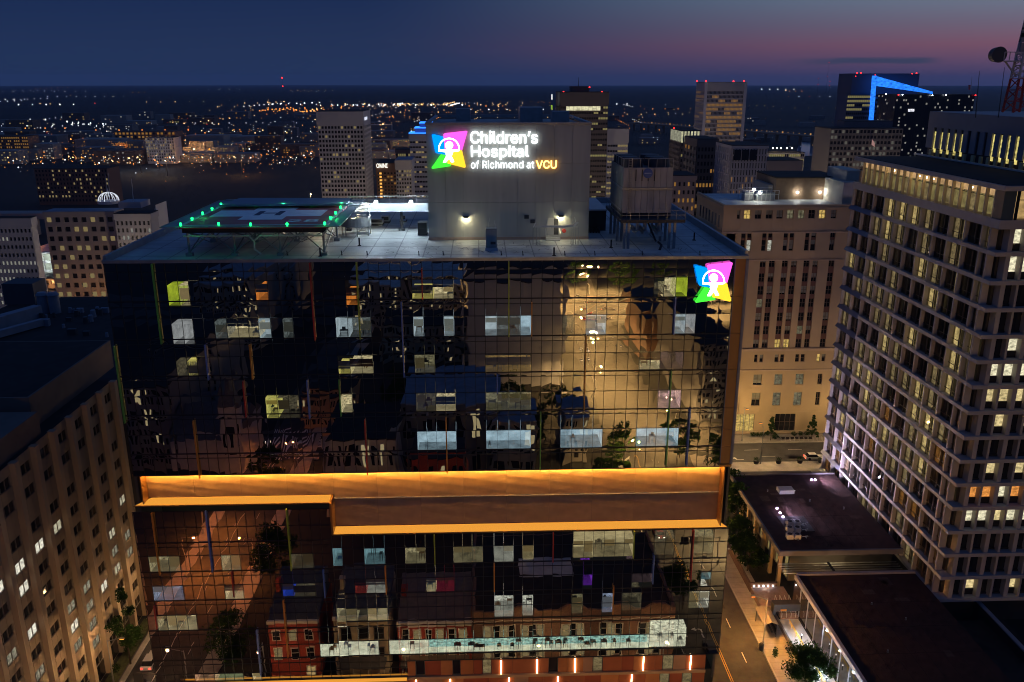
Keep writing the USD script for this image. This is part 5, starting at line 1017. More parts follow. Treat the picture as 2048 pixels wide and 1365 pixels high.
# ---------------------------------------------------------------- low pavilions, ramp, steps, street furniture
pav1 = T('brown_roof_pavilion', 'low pavilion with reddish brown roof and small lamps beyond the glass canopy', 'building', (60, 55, 0))
a0, a1, c0, c1 = P(1558, 1102, z=8), P(1716, 1102, z=8), P(1467, 953, z=8), P(1660, 950, z=8)
brown_roof = mat('brown_gravel_roof', (.055, .021, .016), .95, .35, .6)
pxl, pxr, pyn, pyf = 52.6, 74.6, 40.6, 71
b = MB(); b.box(pxl, pxr, pyn, pyf, 7.4, 7.9); b.build('roof', brown_roof, pav1)
b = MB(); b.box(pxl - .35, pxr, pyn - .4, pyn, 7.2, 8.15); b.box(pxl - .35, pxl, pyn, pyf + .3, 7.2, 8.15); b.box(pxl, pxr, pyf, pyf + .3, 7.2, 8.15); b.build('parapet', mat('pavilion_trim', (.15, .14, .15), .6, .1, .5), pav1)
b = MB(); b.box(pxl + 3, pxr, pyn + 3, pyf - 1, 0, 7.38); b.build('wall', mat('pavilion_wall', (.10, .085, .065), .7), pav1)
for k, y in enumerate(np.linspace(pyn + 1, pyf - 2, 7)): m = MB(); m.box(pxl + .3, pxl + .9, y, y + .8, 0, 7.2); m.build('column', stone, pav1)
m = MB()
for k, y in enumerate(np.linspace(pyn + 3.5, pyf - 4, 6)): m.quad((pxl + 2.95, y + 1.4, .4), (pxl + 2.95, y, .4), (pxl + 2.95, y, 6.4), (pxl + 2.95, y + 1.4, 6.4))
m.build('lit_window', emit('pav_lit', (.42, .32, .12), .5, var=.5, scale=.8), pav1)
b = MB(); b.box(P(1485, 943, z=8)[0], P(1635, 943, z=8)[0], pyf + .4, pyf + 5, 4, 6.4); b.build('rear_canopy', mat('pav_canopy', (.055, .05, .055), .7), pav1)
p = P(1575, 988, z=8); b = MB(); b.box(p[0] - 1.6, p[0] + 1.4, p[1], p[1] + 2, 7.9, 8.7); b.box(p[0] - 1.7, p[0] + 1.5, p[1] - .1, p[1] + .02, 8.6, 8.8); b.build('roof_hatch', metal_pale, pav1)
purple = emit('pav_lamp_violet', (.72, .55, 1.), 18)
for i, (u, v) in enumerate(((1554, 1018), (1560, 1027), (1566, 1035), (1623, 961), (1630, 961))):
    p = P(u, v, z=8.15); L = T('roof_spotlight', ('violet roof spotlight, farthest of the row of three on the brown roof', 'violet roof spotlight, middle of the row of three on the brown roof', 'violet roof spotlight, nearest of the row of three by the cooling units', 'left violet spotlight of the pair at the far edge of the brown roof', 'right violet spotlight of the pair at the far edge of the brown roof')[i], 'lamp', (p[0], p[1], 7.9))
    m = MB(); m.ball((p[0], p[1], 8.25), .22, 2); m.build('lens', purple, L); m = MB(); m.tube((p[0], p[1], 7.9), (p[0], p[1], 8.1), .12, n=8); m.build('stand', metal_dark, L)
    lamp_light(L.path + '/light', (1.0, 0, 1.2), (.70, .55, 1.), 3 if i > 2 else 2.5, .2); disk_light(L.path + '/beam', (.4, 0, .7), (.78, .66, 1.), 620 if i > 2 else 260, .2, -142)
m = MB(); base_ = P(1592, 1050, z=7.9); m.box(base_[0] - 2.6, base_[0] + 2.6, base_[1] - 2.6, base_[1] + 3.2, 7.904, 8.0); m.build('equipment_pad', mat('pad_dark', (.05, .05, .055), .8), pav1)
i = 0
for v in (1046, 1058, 1072):
    for u in (1580, 1595):
        p = P(u, v, z=8.5); U = T('cooling_unit', f'small white cooling unit, {("left", "right")[i % 2]} of the {("farthest", "middle", "nearest")[i // 2]} pair on the brown roof', 'cooling unit', (p[0], p[1], 8)); i += 1
        m = MB(); m.box(p[0] - .62, p[0] + .5, p[1] - .55, p[1] + .55, 8.01, 8.9); m.build('casing', mat('unit_white', (.55, .55, .56), .5), U)
        m = MB(); m.tube((p[0] - .05, p[1], 8.9), (p[0] - .05, p[1], 8.96), .42, n=16); m.build('fan_guard', black_m, U)
    m = MB(); m.bar((p[0] + .9, p[1], 8.3), (p[0] + 2.0, p[1] + .1, 8.3), .12); m.bar((p[0] + 1.5, p[1], 8.3), (p[0] + 1.5, p[1] - .5, 8.3), .12); m.build('pipework', metal_pale, pav1)
m = MB()
for x in np.arange(pxl + 2.2, pxr, 2.4): m.box(x, x + .06, pyn, pyf, 7.9, 7.912)
for y in np.arange(pyn + 5, pyf, 7.5): m.box(pxl, pxr, y, y + .05, 7.9, 7.913)
m.build('roof_seam', mat('seam_dark', (.03, .014, .012), .8), pav1)
rpp = random.Random(14); m = MB()
for _ in range(9): x, y = rpp.uniform(pxl + 1, pxr - 4), rpp.uniform(pyn + 1, pyf - 4); m.box(x, x + rpp.uniform(.6, 2.4), y, y + rpp.uniform(.6, 2.4), 7.902, 7.908)
m.build('roof_patch', mat('patch_brown', (.075, .034, .027), .8, .3, 2.), pav1, kind='stuff')
for _ in range(5): x, y = rpp.uniform(pxl + 1, pxr - 2), rpp.uniform(pyn + 1, pyf - 2); m = MB(); m.tube((x, y, 7.9), (x, y, 8.35), .12, n=8); m.build('roof_vent', metal_grey, pav1)
# near pavilion: dark roof, mirror-like side wall on the ramp
pav2 = T('dark_roof_pavilion', 'low dark roofed pavilion with a glass side wall along the lit ramp', 'building', (60, 20, 0))
xw = 53.7
b = MB(); b.box(xw + .5, 75, -30, 36.2, 5.3, 5.7); b.build('roof', mat('dark_red_roof', (.035, .012, .009), .95, .3, .5), pav2)
b = MB()
for y in np.arange(-30, 36, 3.3): b.box(xw - .05, xw + .5, y + .02, y + 3.28, 5.3, 6.05)
b.box(xw + .5, 75, 36.2, 36.8, 5.3, 6.05); b.build('coping', mat('coping_grey', (.30, .27, .30), .6, .15, .4), pav2)
b = MB(); b.box(xw + .6, 75, -30, 36.4, 0, 5.29); b.build('core', black_m, pav2)
m = MB()
for x in np.arange(xw + 2.8, 75, 2.4): m.box(x, x + .06, -30, 36.2, 5.7, 5.712)
for y in np.arange(-24, 36, 6.5): m.box(xw + .5, 75, y, y + .05, 5.7, 5.713)
m.build('roof_seam', mat('seam_dark2', (.014, .006, .005), .8), pav2)
rpp = random.Random(15); m = MB()
for _ in range(10): x, y = rpp.uniform(xw + 1, 70), rpp.uniform(-6, 33); m.box(x, x + rpp.uniform(.6, 2.8), y, y + rpp.uniform(.6, 2.6), 5.702, 5.708)
m.build('roof_patch', mat('patch_dark', (.05, .024, .018), .8, .3, 2.), pav2, kind='stuff')
for _ in range(5): x, y = rpp.uniform(xw + 2, 72), rpp.uniform(-2, 33); m = MB(); m.tube((x, y, 5.7), (x, y, 6.1), .12, n=8); m.build('roof_vent', metal_grey, pav2)
pglass = usdkit.material(stage, '/World/Looks/pavilion_glass', {'a': ('glossy_bsdf', {'roughness': .04, 'color': (.45, .43, .40)}), 'd': ('diffuse_bsdf', {'color': (.06, .05, .04)}), 'm': ('mix_closure', {'fac': .6})}, [('d.BSDF', 'm.closure1'), ('a.BSDF', 'm.closure2')], surface='m.closure')
for y in np.arange(-30, 36, 3.3):
    m = MB(); m.quad((xw, y + 3.2, 0), (xw, y + .1, 0), (xw, y + .1, 5.28), (xw, y + 3.2, 5.28)); m.build('glass_bay', pglass, pav2); m = MB(); m.box(xw - .08, xw + .06, y - .1, y + .1, 0, 5.28); m.build('mullion', metal_grey, pav2)
# glass link between the two pavilions
gk = T('glass_link', 'flat glass roofed link on steel beams between the two low pavilions', 'canopy', (62, 38.6, 0))
b = MB()
for y in np.linspace(37.1, 40.1, 5): b.box(xw - 1.5, 73.5, y - .04, y + .04, 5.6, 5.78)
b.build('beam', metal_pale, gk)
b = MB(); b.box(xw + 7.2, xw + 7.6, 37, 40.1, 5.79, 5.95); b.build('ridge', black_m, gk)
b = MB(); b.quad((xw - 1, 37.0, 5.8), (73.5, 37.0, 5.8), (73.5, 40.1, 5.8), (xw - 1, 40.1, 5.8)); b.build('glass', window_glass, gk)
for k, u in enumerate((1582, 1617, 1652, 1690)):
    p = P(u, 1132, z=2.5); m = MB()
    for s in range(3): m.box(p[0] - .5, p[0] + .5, 37.6 + s * .9, 38.0 + s * .9, 2.4, 2.9)
    m.build('hanging_lamp', emit('link_lamp', (.85, .62, .30), 1.6, var=.4, scale=3.), gk)
lamp_light(gk.path + '/light', (0, 0, 3.4), (1., .72, .4), 160, .3)
# plaza with steps and handrails, ramp cutting
plz = MB(); plz.box(47.6, 53.5, 34.2, 40, 0, 1.2); struct(plz, 'plaza', mat('plaza_brick', (.22, .15, .13), .8, .2, 2.))
sr = T('plaza_steps', 'brick steps with four slanted steel handrails beside the glass wall', 'steps', (51, 33, 0))
m = MB()
for k in range(6): m.box(50.4, 53.5, 33.9 - k * .35, 34.2 - k * .35 + .06, 0, 1.15 - k * .19)
m.build('step', mat('plaza_brick', (.22, .15, .13)), sr)
m = MB()
for x in (50.6, 51.4, 52.2, 53.0): m.bar((x, 36.0, 2.1), (x, 32.2, 1.0), .07); m.bar((x, 36, 1.2), (x, 36, 2.1), .06); m.bar((x, 32.2, .1), (x, 32.2, 1.0), .06)
m.build('handrail', metal_pale, sr)
pw_ = T('planter_wall', 'dark brick planter wall with five small step lights', 'wall', (50, 41, 0))
m = MB(); m.box(47.5, 52.4, 40.1, 40.5, 0, 1.9); m.box(47.5, 47.9, 40.5, 70, 0, 1.5); m.build('wall', mat('planter_brick', (.13, .08, .06), .85, .2, 2.), pw_)
for x in np.linspace(48.2, 51.6, 5): m = MB(); m.box(x - .1, x + .1, 40.0, 40.09, 1.3, 1.45); m.build('step_light', bulb['white'], pw_)
lamp_light(pw_.path + '/light', (0, -1.8, 1.7), (1., .9, .75), 9, .1)
rmp = MB(); rmp.hex8([(49.6, -12, .0), (53.4, -12, .0), (53.4, 32, -.02), (49.6, 32, -.02)], [(49.6, -12, .04), (53.4, -12, .04), (53.4, 32, .02), (49.6, 32, .02)]); struct(rmp, 'ramp', mat('ramp_concrete', (.32, .33, .33), .7, .15, .5))
pt = T('ramp_portal', 'dark concrete portal over the far end of the lit ramp with an orange sign', 'portal', (51.4, 32.5, 0))
m = MB(); m.box(49.0, 53.6, 32.0, 33.4, 1.6, 2.9); m.build('beam', metal_dark, pt); m = MB(); m.box(49.0, 49.5, 32, 33.4, 0, 1.6); m.build('post', metal_dark, pt); m = MB(); m.box(50.2, 51.2, 31.9, 31.99, 1.7, 2.0); m.build('sign_board', mat('board_orange', (.55, .22, .03), .5), pt)
cb2 = T('ramp_barrier', 'yellow railing with slanted yellow bar running down the middle of the lit ramp', 'railing', (51.3, 20, 0))
m = MB(); m.bar((51.25, -8, .95), (51.25, 30.5, .95), .12); m.bar((51.25, -8, .55), (51.25, 30.5, .55), .05)
for y in np.arange(-8, 31, 2.2): m.bar((51.25, y, .02), (51.25, y, .95), .07)
m.build('rail', mat('rail_yellow', (.60, .42, .04), .5), cb2)
for k in range(9):
    y = 26.5 - k * 2.6; L = T('ramp_bollard_lamp', 'cool white bollard lamp in the row down the middle of the lit ramp', 'lamp', (51.9, y, .03), 'bollard lamps along the ramp')
    m = MB(); m.tube((51.9, y, .03), (51.9, y, .85), .09, n=8); m.build('post', metal_dark, L); m = MB(); m.tube((51.9, y, .85), (51.9, y, 1.0), .1, n=8); m.build('lens', emit('bollard_lens', (.75, .88, 1.), 5), L)
    if k % 2 == 0 or k > 4: lamp_light(L.path + '/light', (-.5, 0, 1.6), (.72, .86, 1.), 110, .1)
sw = MB(); sw.box(49.3, 49.58, -12, 33.5, 0, .95); sw.build('ramp_wall', mat('ramp_wall', (.12, .09, .07), .8), None, label='low dark retaining wall between orange pavement and lit ramp', cat='wall')
# bus shelter
bsx, bsy = 46.9, 29.2
bs = T('bus_shelter', 'pitched-roof bus shelter on the orange pavement beside the ramp wall', 'bus shelter', (bsx, bsy, .13))
m = MB(); m.hex8([(bsx - 1.2, bsy - 2.2, 2.5), (bsx, bsy - 2.2, 3.0), (bsx, bsy + 2.6, 3.0), (bsx - 1.2, bsy + 2.6, 2.5)], [(bsx - 1.2, bsy - 2.2, 2.58), (bsx, bsy - 2.2, 3.1), (bsx, bsy + 2.6, 3.1), (bsx - 1.2, bsy + 2.6, 2.58)]); m.hex8([(bsx, bsy - 2.2, 3.0), (bsx + 1.2, bsy - 2.2, 2.5), (bsx + 1.2, bsy + 2.6, 2.5), (bsx, bsy + 2.6, 3.0)], [(bsx, bsy - 2.2, 3.1), (bsx + 1.2, bsy - 2.2, 2.58), (bsx + 1.2, bsy + 2.6, 2.58), (bsx, bsy + 2.6, 3.1)]); m.build('roof', mat('shelter_roof', (.20, .17, .14), .6), bs)
m = MB()
for x in (bsx - 1, bsx + 1):
    for y in (bsy - 2, bsy + 2.3): m.bar((x, y, .13), (x, y, 2.55), .09)
m.build('post', metal_dark, bs)
m = MB(); m.box(bsx + .96, bsx + 1.0, bsy - 1.9, bsy + 2.2, .4, 2.4); m.build('back_glass', window_glass, bs); m = MB(); m.box(bsx + .4, bsx + .8, bsy - 1.5, bsy + 1.8, .55, .62); m.build('bench', metal_dark, bs)
# litter bin, single lamp posts, traffic signals
p = P(1522, 1300, z=.13); lb = T('litter_bin', 'dark round litter bin on the orange pavement below the bus shelter', 'litter bin', (p[0], p[1], .13)); m = MB(); m.tube((p[0], p[1], .13), (p[0], p[1], 1.15), .36, .4, 14); m.build('body', metal_dark, lb); m = MB(); m.tube((p[0], p[1], 1.15), (p[0], p[1], 1.4), .42, .2, 14); m.build('lid', black_m, lb)
def street_lamp(x, y, h, dx, dy, lab, power=1300, col=SODIUM, b_='sodium', arm=2.2, off=False, group=None):
    L = T('street_lamp', lab, 'street lamp', (x, y, .0), group); m = MB(); m.tube((x, y, 0), (x, y, h), .12, .07, 8); m.tube((x, y, 0), (x, y, .8), .2, .14, 8); m.build('post', metal_grey, L)
    hx, hy = x + dx * arm, y + dy * arm; m = MB(); m.tube((x, y, h - .15), (hx, hy, h + .35), .05, .04, 6); m.build('arm', metal_grey, L)
    m = MB(); m.hex8([(hx - .35, hy - .18, h + .25), (hx + .35, hy - .18, h + .25), (hx + .35, hy + .18, h + .25), (hx - .35, hy + .18, h + .25)], [(hx - .25, hy - .12, h + .45), (hx + .25, hy - .12, h + .45), (hx + .25, hy + .12, h + .45), (hx - .25, hy + .12, h + .45)]); m.build('head', metal_grey, L)
    if not off:
        m = MB(); m.box(hx - .28, hx + .28, hy - .14, hy + .14, h + .12, h + .245); m.build('lens', bulb[b_], L); lamp_light(L.path + '/light', (hx - x, hy - y, h - .05), col, power * (.26 if y < -40 else 1), .2)  # lamps behind the viewpoint get added all-round light as front fill
        if y < -40: disk_light(L.path + '/downlight', (hx - x, hy - y, h - .1), col, power * .8, .2)
    return L
street_lamp(45.2, 25.4, 8.6, -1, .2, 'tall grey street lamp with a bent arm on the orange pavement by the bus shelter', 3000, col=(1., .43, .085))
street_lamp(45.3, 47.5, 4.2, .3, 0, 'short lamp post with a small hood on the orange pavement', 1, off=True, arm=.5)

tw = T('terrace_wall', 'low dark terrace wall with a pale coping at the foot of the ribbed office tower', 'wall', (88, 20, 0))
a, c = P(1938, 1183, z=4.2), P(2060, 1310, z=4.2)
m = MB(); m.bar((a[0], a[1], 2.0), (c[0], c[1], 2.0), .5, 4.0); m.build('wall', black_m, tw); m = MB(); m.bar((a[0], a[1], 4.1), (c[0], c[1], 4.1), .7, .2); m.build('coping', mat('coping_grey', (.30, .27, .30)), tw)
m = MB(); m.hex8([(76, -20, 0), (86, -20, 0), (86, 27.5, 0), (76, 27.5, 0)], [(76, -20, 2.2), (86, -20, 2.2), (86, 27.5, 2.2), (76, 27.5, 2.2)]); m.build('terrace', roof_dark, tw)
# ---------------------------------------------------------------- lamps, signals, vehicles of the streets
for i, (x, y, h, dx, dy, lab, pw) in enumerate((
    (43.8 + .9, 62, 9, -1, 0, 'street lamp on the side street pavement halfway to the avenue', 1500),
    (30.4, 70, 9, 1, 0, 'street lamp at the hospital side of the side street near the avenue', 1200),
    (66.4, 93.0, 9.5, 0, 1, 'street lamp on the near kerb of the avenue behind the first planter', 1700),
    (88, 93.0, 9.5, 0, 1, 'street lamp on the near kerb of the avenue beside the office tower', 900),
    (66.0, 106.6, 9.5, 0, -1, 'tall street lamp before the lit entrance of the stone building', 300),
    (92, 106.6, 9.5, 0, -1, 'tall street lamp before the right end of the stone building', 300),
    (40, 106.6, 9.5, 0, -1, 'tall street lamp on the far avenue kerb hidden behind the hospital corner', 1200),
    (-55.6, 40, 9, 1, 0, 'orange street lamp on the left street at the corner of the pilastered building', 330),
    (-55.6, 18, 9, 1, 0, 'orange street lamp on the left street below the pilastered facade', 330),
    (-55.6, -10, 9, 1, 0, 'orange street lamp on the left street below the frame edge', 400),
    (-43.7, 8, 9, -1, 0, 'orange street lamp at the left corner of the hospital', 1050),
    (44.5, 93.0, 9.5, 0, 1, 'added fill lamp on the near kerb of the avenue beside the hospital corner', 1900),  # avenue fill lamps added from here to even out the stone front
    (108, 93.0, 9.5, 0, 1, 'added fill lamp on the near kerb of the avenue behind the office tower', 1900),
    (20, 106.6, 9.5, 0, -1, 'added fill lamp on the far kerb of the avenue behind the hospital', 2600),
    (-43.7, 31, 9, -1, 0, 'added orange fill lamp of the left street beside the hospital side wall', 1000),  # fill lamps added on this side to brighten the pilastered front
    (-43.7, -16, 9, -1, 0, 'added orange fill lamp of the left street opposite the pilastered building', 700),
    (-55.1, -49.7, 8, 1, 0, 'orange street lamp of the left street reflected beside the pilastered building', 1300),
    (-42.4, -49.2, 8, -1, 0, 'orange street lamp of the left street reflected in front of the trees', 800),
    (-56.6, -66, 8, 1, 0, 'orange street lamp of the left street reflected farther up by the dark tree', 1200),
    (-43, -92, 8, -1, 0, 'orange street lamp reflected at the crossing with the zebra stripes', 900),
    (-33, -18.6, 8, 0, 1, 'street lamp on the front street before the red brick house', 380),
    (-12, -18.6, 8, 0, 1, 'street lamp on the front street before the painted house', 420),
    (8, -18.6, 8, 0, 1, 'street lamp on the front street before the apartment block', 420),
    (27, -18.6, 8, 0, 1, 'street lamp on the front street at the apartment block corner', 600),
    (51, -55, 9, -1, 0, 'street lamp reflected beside the side street, nearest the glass', 4500),
    (51, -115, 9, -1, 0, 'street lamp reflected on the near right kerb of the side street', 16000),
    (33, -165, 9, 1, 0, 'street lamp reflected on the left kerb short of the far crossing', 16000),
    (34, -200, 9, 1, 0, 'street lamp reflected just short of the far crossing', 26000),
    (70, -232, 9, 0, -1, 'street lamp reflected at the far crossing, right', 50000),
    (32.5, -140, 9, 1, 0, 'street lamp reflected on the left kerb of the side street', 14000),
    (32.5, -85, 9, 1, 0, 'street lamp reflected on the left kerb beside the lit trees', 5000),
    (20, -244, 9, 1, 0, 'street lamp reflected at the far left of the far crossing', 40000),
    (45, -264, 9, 0, 1, 'street lamp reflected behind the far crossing', 60000),
    (92, -240, 9, 0, -1, 'street lamp reflected at the far right of the far crossing', 50000))):
    street_lamp(x, y, h, dx, dy, lab, pw, col=(1.0, .27, .04) if y < -30 and x < -30 else (1.0, .58, .26) if y < 60 and x < 0 else (1.0, .48, .12) if y > 0 and y < 80 else (1.0, .56, .17) if y < -70 else (1.0, .64, .25))
def signal(x, y, lab, faces, arm):
    S = T('traffic_signal', lab, 'traffic light', (x, y, 0)); m = MB(); m.tube((x, y, 0), (x, y, 6.2), .14, .1, 8); m.tube((x, y, 5.9), (x + arm[0], y + arm[1], 6.1), .09, .06, 7); m.build('mast', black_m, S)
    for k, (f, w) in enumerate(faces):
        q = (x + arm[0] * f, y + arm[1] * f, 6.0); m = MB(); m.box(q[0] - .55, q[0] + .55, q[1] - .12, q[1] + .12, q[2] - w, q[2] + .2); m.build('signal_head', black_m, S)
        m = MB(); m.box(q[0] - .7, q[0] + .7, q[1] - .02, q[1] + .02, q[2] - w - .15, q[2] + .35); m.build('backplate', black_m, S)
SGX = P(283, 1340, y=14)[0]; q_ = P(1430, 1072, z=6)
signal(SGX, 14.0, 'black traffic signal pole with two square heads at the bottom left corner', [(-.12, 1.1)], (4.5, 1.2))
signal(44.2, -q_[1], 'black traffic signal arm over the side street reflected under the orange band end', [(.95, 1.1), (.7, 1.1)], (-7, 0))
def make_car(name, lab, body_m, loc, rot, lights=True, van=False):
    c = T(name, lab, 'van' if van else 'car', loc, rot=rot); x, y, z = loc; h = 1.35 if van else .82
    def pt(a, b_, h_): return (x + a, y + b_, z + h_)
    m = MB()
    m.hex8([pt(-2.2, -.88, .28), pt(2.2, -.88, .28), pt(2.2, .88, .28), pt(-2.2, .88, .28)], [pt(-2.25, -.86, h), pt(2.2, -.82, h - .08), pt(2.2, .82, h - .08), pt(-2.25, .86, h)])
    m.build('body', body_m, c)
    t_ = 2.1 if van else 1.45
    m = MB(); m.hex8([pt(-1.9, -.8, h), pt(1.0 if not van else 1.5, -.8, h), pt(1.0 if not van else 1.5, .8, h), pt(-1.9, .8, h)], [pt(-1.4, -.66, t_ - .06), pt(.35 if not van else 1.0, -.66, t_ - .06), pt(.35 if not van else 1.0, .66, t_ - .06), pt(-1.4, .66, t_ - .06)]); m.build('windows', dark_glass, c)
    m = MB(); m.box(x - 1.42, x + (.37 if not van else 1.02), y - .68, y + .68, z + t_ - .06, z + t_); m.build('roof', body_m, c)
    for a in (-1.35, 1.4):
        for b_ in (-.9, .9): m = MB(); m.tube(pt(a, b_ - .1, .33), pt(a, b_ + .1, .33), .33, n=14); m.build('wheel', black_m, c)
    if lights:
        for b_ in (-.6, .6): m = MB(); m.box(x + 2.19, x + 2.25, y + b_ - .17, y + b_ + .17, z + .52, z + .68); m.build('headlight', emit('headlight', (1., .9, .7), 10), c)
        for b_ in (-.65, .65): m = MB(); m.box(x - 2.31, x - 2.22, y + b_ - .17, y + b_ + .17, z + .55, z + .72); m.build('tail_light', emit('tail_light', (1., .03, .02), 5), c)
    return c
cm = {k: mat('car_' + k, c, .25, spec=.6) for k, c in (('white', (.6, .6, .58)), ('black', (.012, .012, .014)), ('silver', (.35, .35, .36)), ('red', (.35, .02, .02)), ('blue', (.03, .05, .14)))}
p = P(1636, 928, z=0); make_car('parked_car', 'white car with red tail lights on the avenue beside the office tower foot', cm['white'], (p[0], 92.2 + 3.4, 0), 0)
p = P(1420, 1300, z=0); make_car('parked_car', 'black car on the side street reflected at the right edge of the lower glass', cm['black'], (36.1, -24.4, 0), -90)
p = P(296, 1330, z=0); make_car('parked_car', 'light car on the left street at the lower left corner of the hospital', cm['silver'], (-52.6, 24.5, 0), 90); make_car('parked_car', 'dark car with lit lamps on the left street ahead of the light car', cm['black'], (-52.4, 17.5, 0), 90)
for i, (x, y, r, c, lab) in enumerate(((-57, -110, 0, 'black', 'dark car reflected on the cross street by the zebra stripes'), (-66, -109, 0, 'white', 'white car with red tail lights reflected on the cross street'), (43, -232, 0, 'red', 'red car reflected on the far crossing'), (50, -236, 0, 'white', 'white car reflected on the far crossing behind the red one'), (40, -250, 180, 'silver', 'silver car reflected at the back of the far crossing'), (58, -234, 0, 'black', 'dark car reflected on the far crossing ahead of the red one'), (34, -178, 90, 'silver', 'silver car reflected at the left kerb of the side street'), (46, -186, 90, 'blue', 'blue car reflected on the side street near the crossing'), (35.5, -62, 90, 'red', 'red car reflected on the side street near the glass'))): make_car('parked_car', lab, cm[c], (x, y, 0), r)
make_car('white_van', 'white van reflected in the middle of the glass just above the orange band', cm['white'], (7.5, -95, 0), -90, van=True)
# planters, bike racks and posts along the avenue
for i, u in enumerate((1508, 1553, 1596, 1638)):
    p = P(u, 922, z=.13); q = T('planter_tub', ('dark round planter tub at the near kerb of the avenue, first from the hospital', 'dark round planter tub at the near kerb of the avenue, second from the hospital', 'dark round planter tub at the near kerb of the avenue, third from the hospital', 'dark round planter tub at the near kerb of the avenue, nearest the office tower')[i], 'planter', (p[0], 93.2, .13))
    m = MB(); m.tube((p[0], 93.2, .13), (p[0], 93.2, 1.0), .55, .75, 14); m.build('tub', black_m, q); rr = random.Random(80 + i); m = MB(); m.add(*leaf_cloud(rr, [((p[0], 93.2, 1.2), (.7, .7, .5))], 120, .12)); m.build('plants', leaf_m, q)
for k in range(11):
    x = P(1558 + k * 9.2, 879, z=0)[0]; q = T('bike_rack', 'grey hoop bike rack in the row before the dark entrance of the stone building', 'bike rack', (x, 106.4, .13), 'bike racks along the avenue'); m = MB()
    m.tube((x, 106.1, .13), (x, 106.1, .95), .04, n=6); m.tube((x, 106.7, .13), (x, 106.7, .95), .04, n=6); m.tube((x, 106.1, .95), (x, 106.7, .95), .04, n=6); m.build('hoop', metal_pale, q)
for i, (u0, u1, v) in enumerate(((1500, 1520, 866), (1580, 1606, 864))):
    for k, u in enumerate(np.linspace(u0, u1, 3)): p = P(u, v, z=0); shrub('low_hedge', ('low dark hedge below the lit entrance of the stone building', 'low dark hedge right of the dark entrance of the stone building')[i] + (', left part', ', middle part', ', right part')[k], 'hedge', (p[0], 109.6, .13), .8, 1.1, 90 + i * 3 + k)
m = MB(); a, c = P(1556, 874, z=0), P(1618, 872, z=0); m.box(a[0], c[0], 107.2, 108.6, .13, .2); struct(m, 'entrance_mat', roof_dark)

# ---------------------------------------------------------------- across the front street (seen in the glass)
YH = -21.0; Fh = Face('b', YH)
def hx(u): return P(u, 1250, y=21)[0]
brick_r = mat('brick_red', (.30, .045, .03), .85, .2, 3., bump=.3, bscale=20); brick_d = mat('brick_brown', (.19, .105, .075), .85, .2, 3., bump=.3, bscale=20); stucco = mat('stucco_cream', (.42, .36, .26), .8, .1, 1.); trim_w = mat('trim_white', (.60, .57, .50), .6)
slate = mat('slate_roof', (.06, .065, .075), .7, .2, 1.5); tin = mat('tin_roof', (.14, .115, .10), .5, .2, .8)
def house(label, u0, u1, zc, depth, wall, roofm, ridge, wins, arched=False, porch=None, side=None, seams=False):
    x0, x1 = hx(u0), hx(u1); h = T('row_house', label, 'house', ((x0 + x1) / 2, YH - depth / 2, 0)); b = MB(); b.box(x0, x1, YH - depth, YH, 0, zc - .5); b.build('wall', wall, h)
    b = MB(); Fh.box(b, x0 - .1, x1 + .1, zc - .5, zc, -.2, .35); b.build('cornice', trim_w, h)
    b = MB(); yr = YH - depth * .9
    b.hex8([(x0, yr, zc - .5), (x1, yr, zc - .5), (x1, YH, zc - .5), (x0, YH, zc - .5)], [(x0, yr, zc + ridge), (x1, yr, zc + ridge), (x1, YH - .1, zc - .02), (x0, YH - .1, zc - .02)]); b.build('roof', roofm, h)
    if seams:
        b = MB()
        for x in np.arange(x0 + .4, x1, .55): b.bar((x, YH - .2, zc + .02), (x, yr, zc + ridge + .04), .05)
        b.build('roof_seam', roofm, h)
    b = MB(); b.box(x0 + .2, x0 + .9, YH - depth * .55, YH - depth * .45, zc, zc + ridge + 1.0); b.build('chimney', wall, h)
    for (uc, z0, z1, w, kind) in wins:
        xc = hx(uc); m = MB(); Fh.box(m, xc - w / 2 - .12, xc + w / 2 + .12, z0 - .14, z0, .004, .1); Fh.box(m, xc - w / 2 - .12, xc - w / 2, z0, z1, .004, .08); Fh.box(m, xc + w / 2, xc + w / 2 + .12, z0, z1, .004, .08); Fh.box(m, xc - w / 2 - .16, xc + w / 2 + .16, z1, z1 + .22, .004, .12); Fh.box(m, xc - w / 2, xc + w / 2, (z0 + z1) / 2 - .04, (z0 + z1) / 2 + .04, .012, .05)
        p_ = m.build('window', trim_w if not arched else metal_dark, h); g = MB(); Fh.quad(g, xc - w / 2, xc + w / 2, z0, z1, .01); g.build('pane', {'d': dark_glass, 'c': mat('blind_cream', (.40, .37, .28), .6), 'l': emit('house_lit', (.75, .50, .2), .9)}[kind], p_)
    if porch:
        b = MB(); b.hex8([(x0 + .4, YH, 3.0), (x0 + .4, YH + 2.2, 2.7), (x1 - .4, YH + 2.2, 2.7), (x1 - .4, YH, 3.0)][::-1], [(x0 + .4, YH, 3.5), (x0 + .4, YH + 2.2, 2.85), (x1 - .4, YH + 2.2, 2.85), (x1 - .4, YH, 3.5)][::-1]); b.build('porch_roof', porch, h)
        b = MB()
        for x in np.linspace(x0 + .6, x1 - .6, 4): b.box(x - .08, x + .08, YH + 1.9, YH + 2.05, 0, 2.75)
        b.build('porch_post', trim_w, h)
    return h
def rows(us, levels, w, kinds): return [(u, a, c, w, kinds[(i + j) % len(kinds)]) for j, (a, c) in enumerate(levels) for i, u in enumerate(us)]
house('red brick row house with slate roof and white window trim, reflected left of centre', 538, 637, 10.1, 12, brick_r, slate, 2.4, rows((553, 587, 618), ((6.6, 8.3), (3.4, 5.2)), 1.0, 'dcd') + [(618, .4, 1.9, 1.2, 'l')])
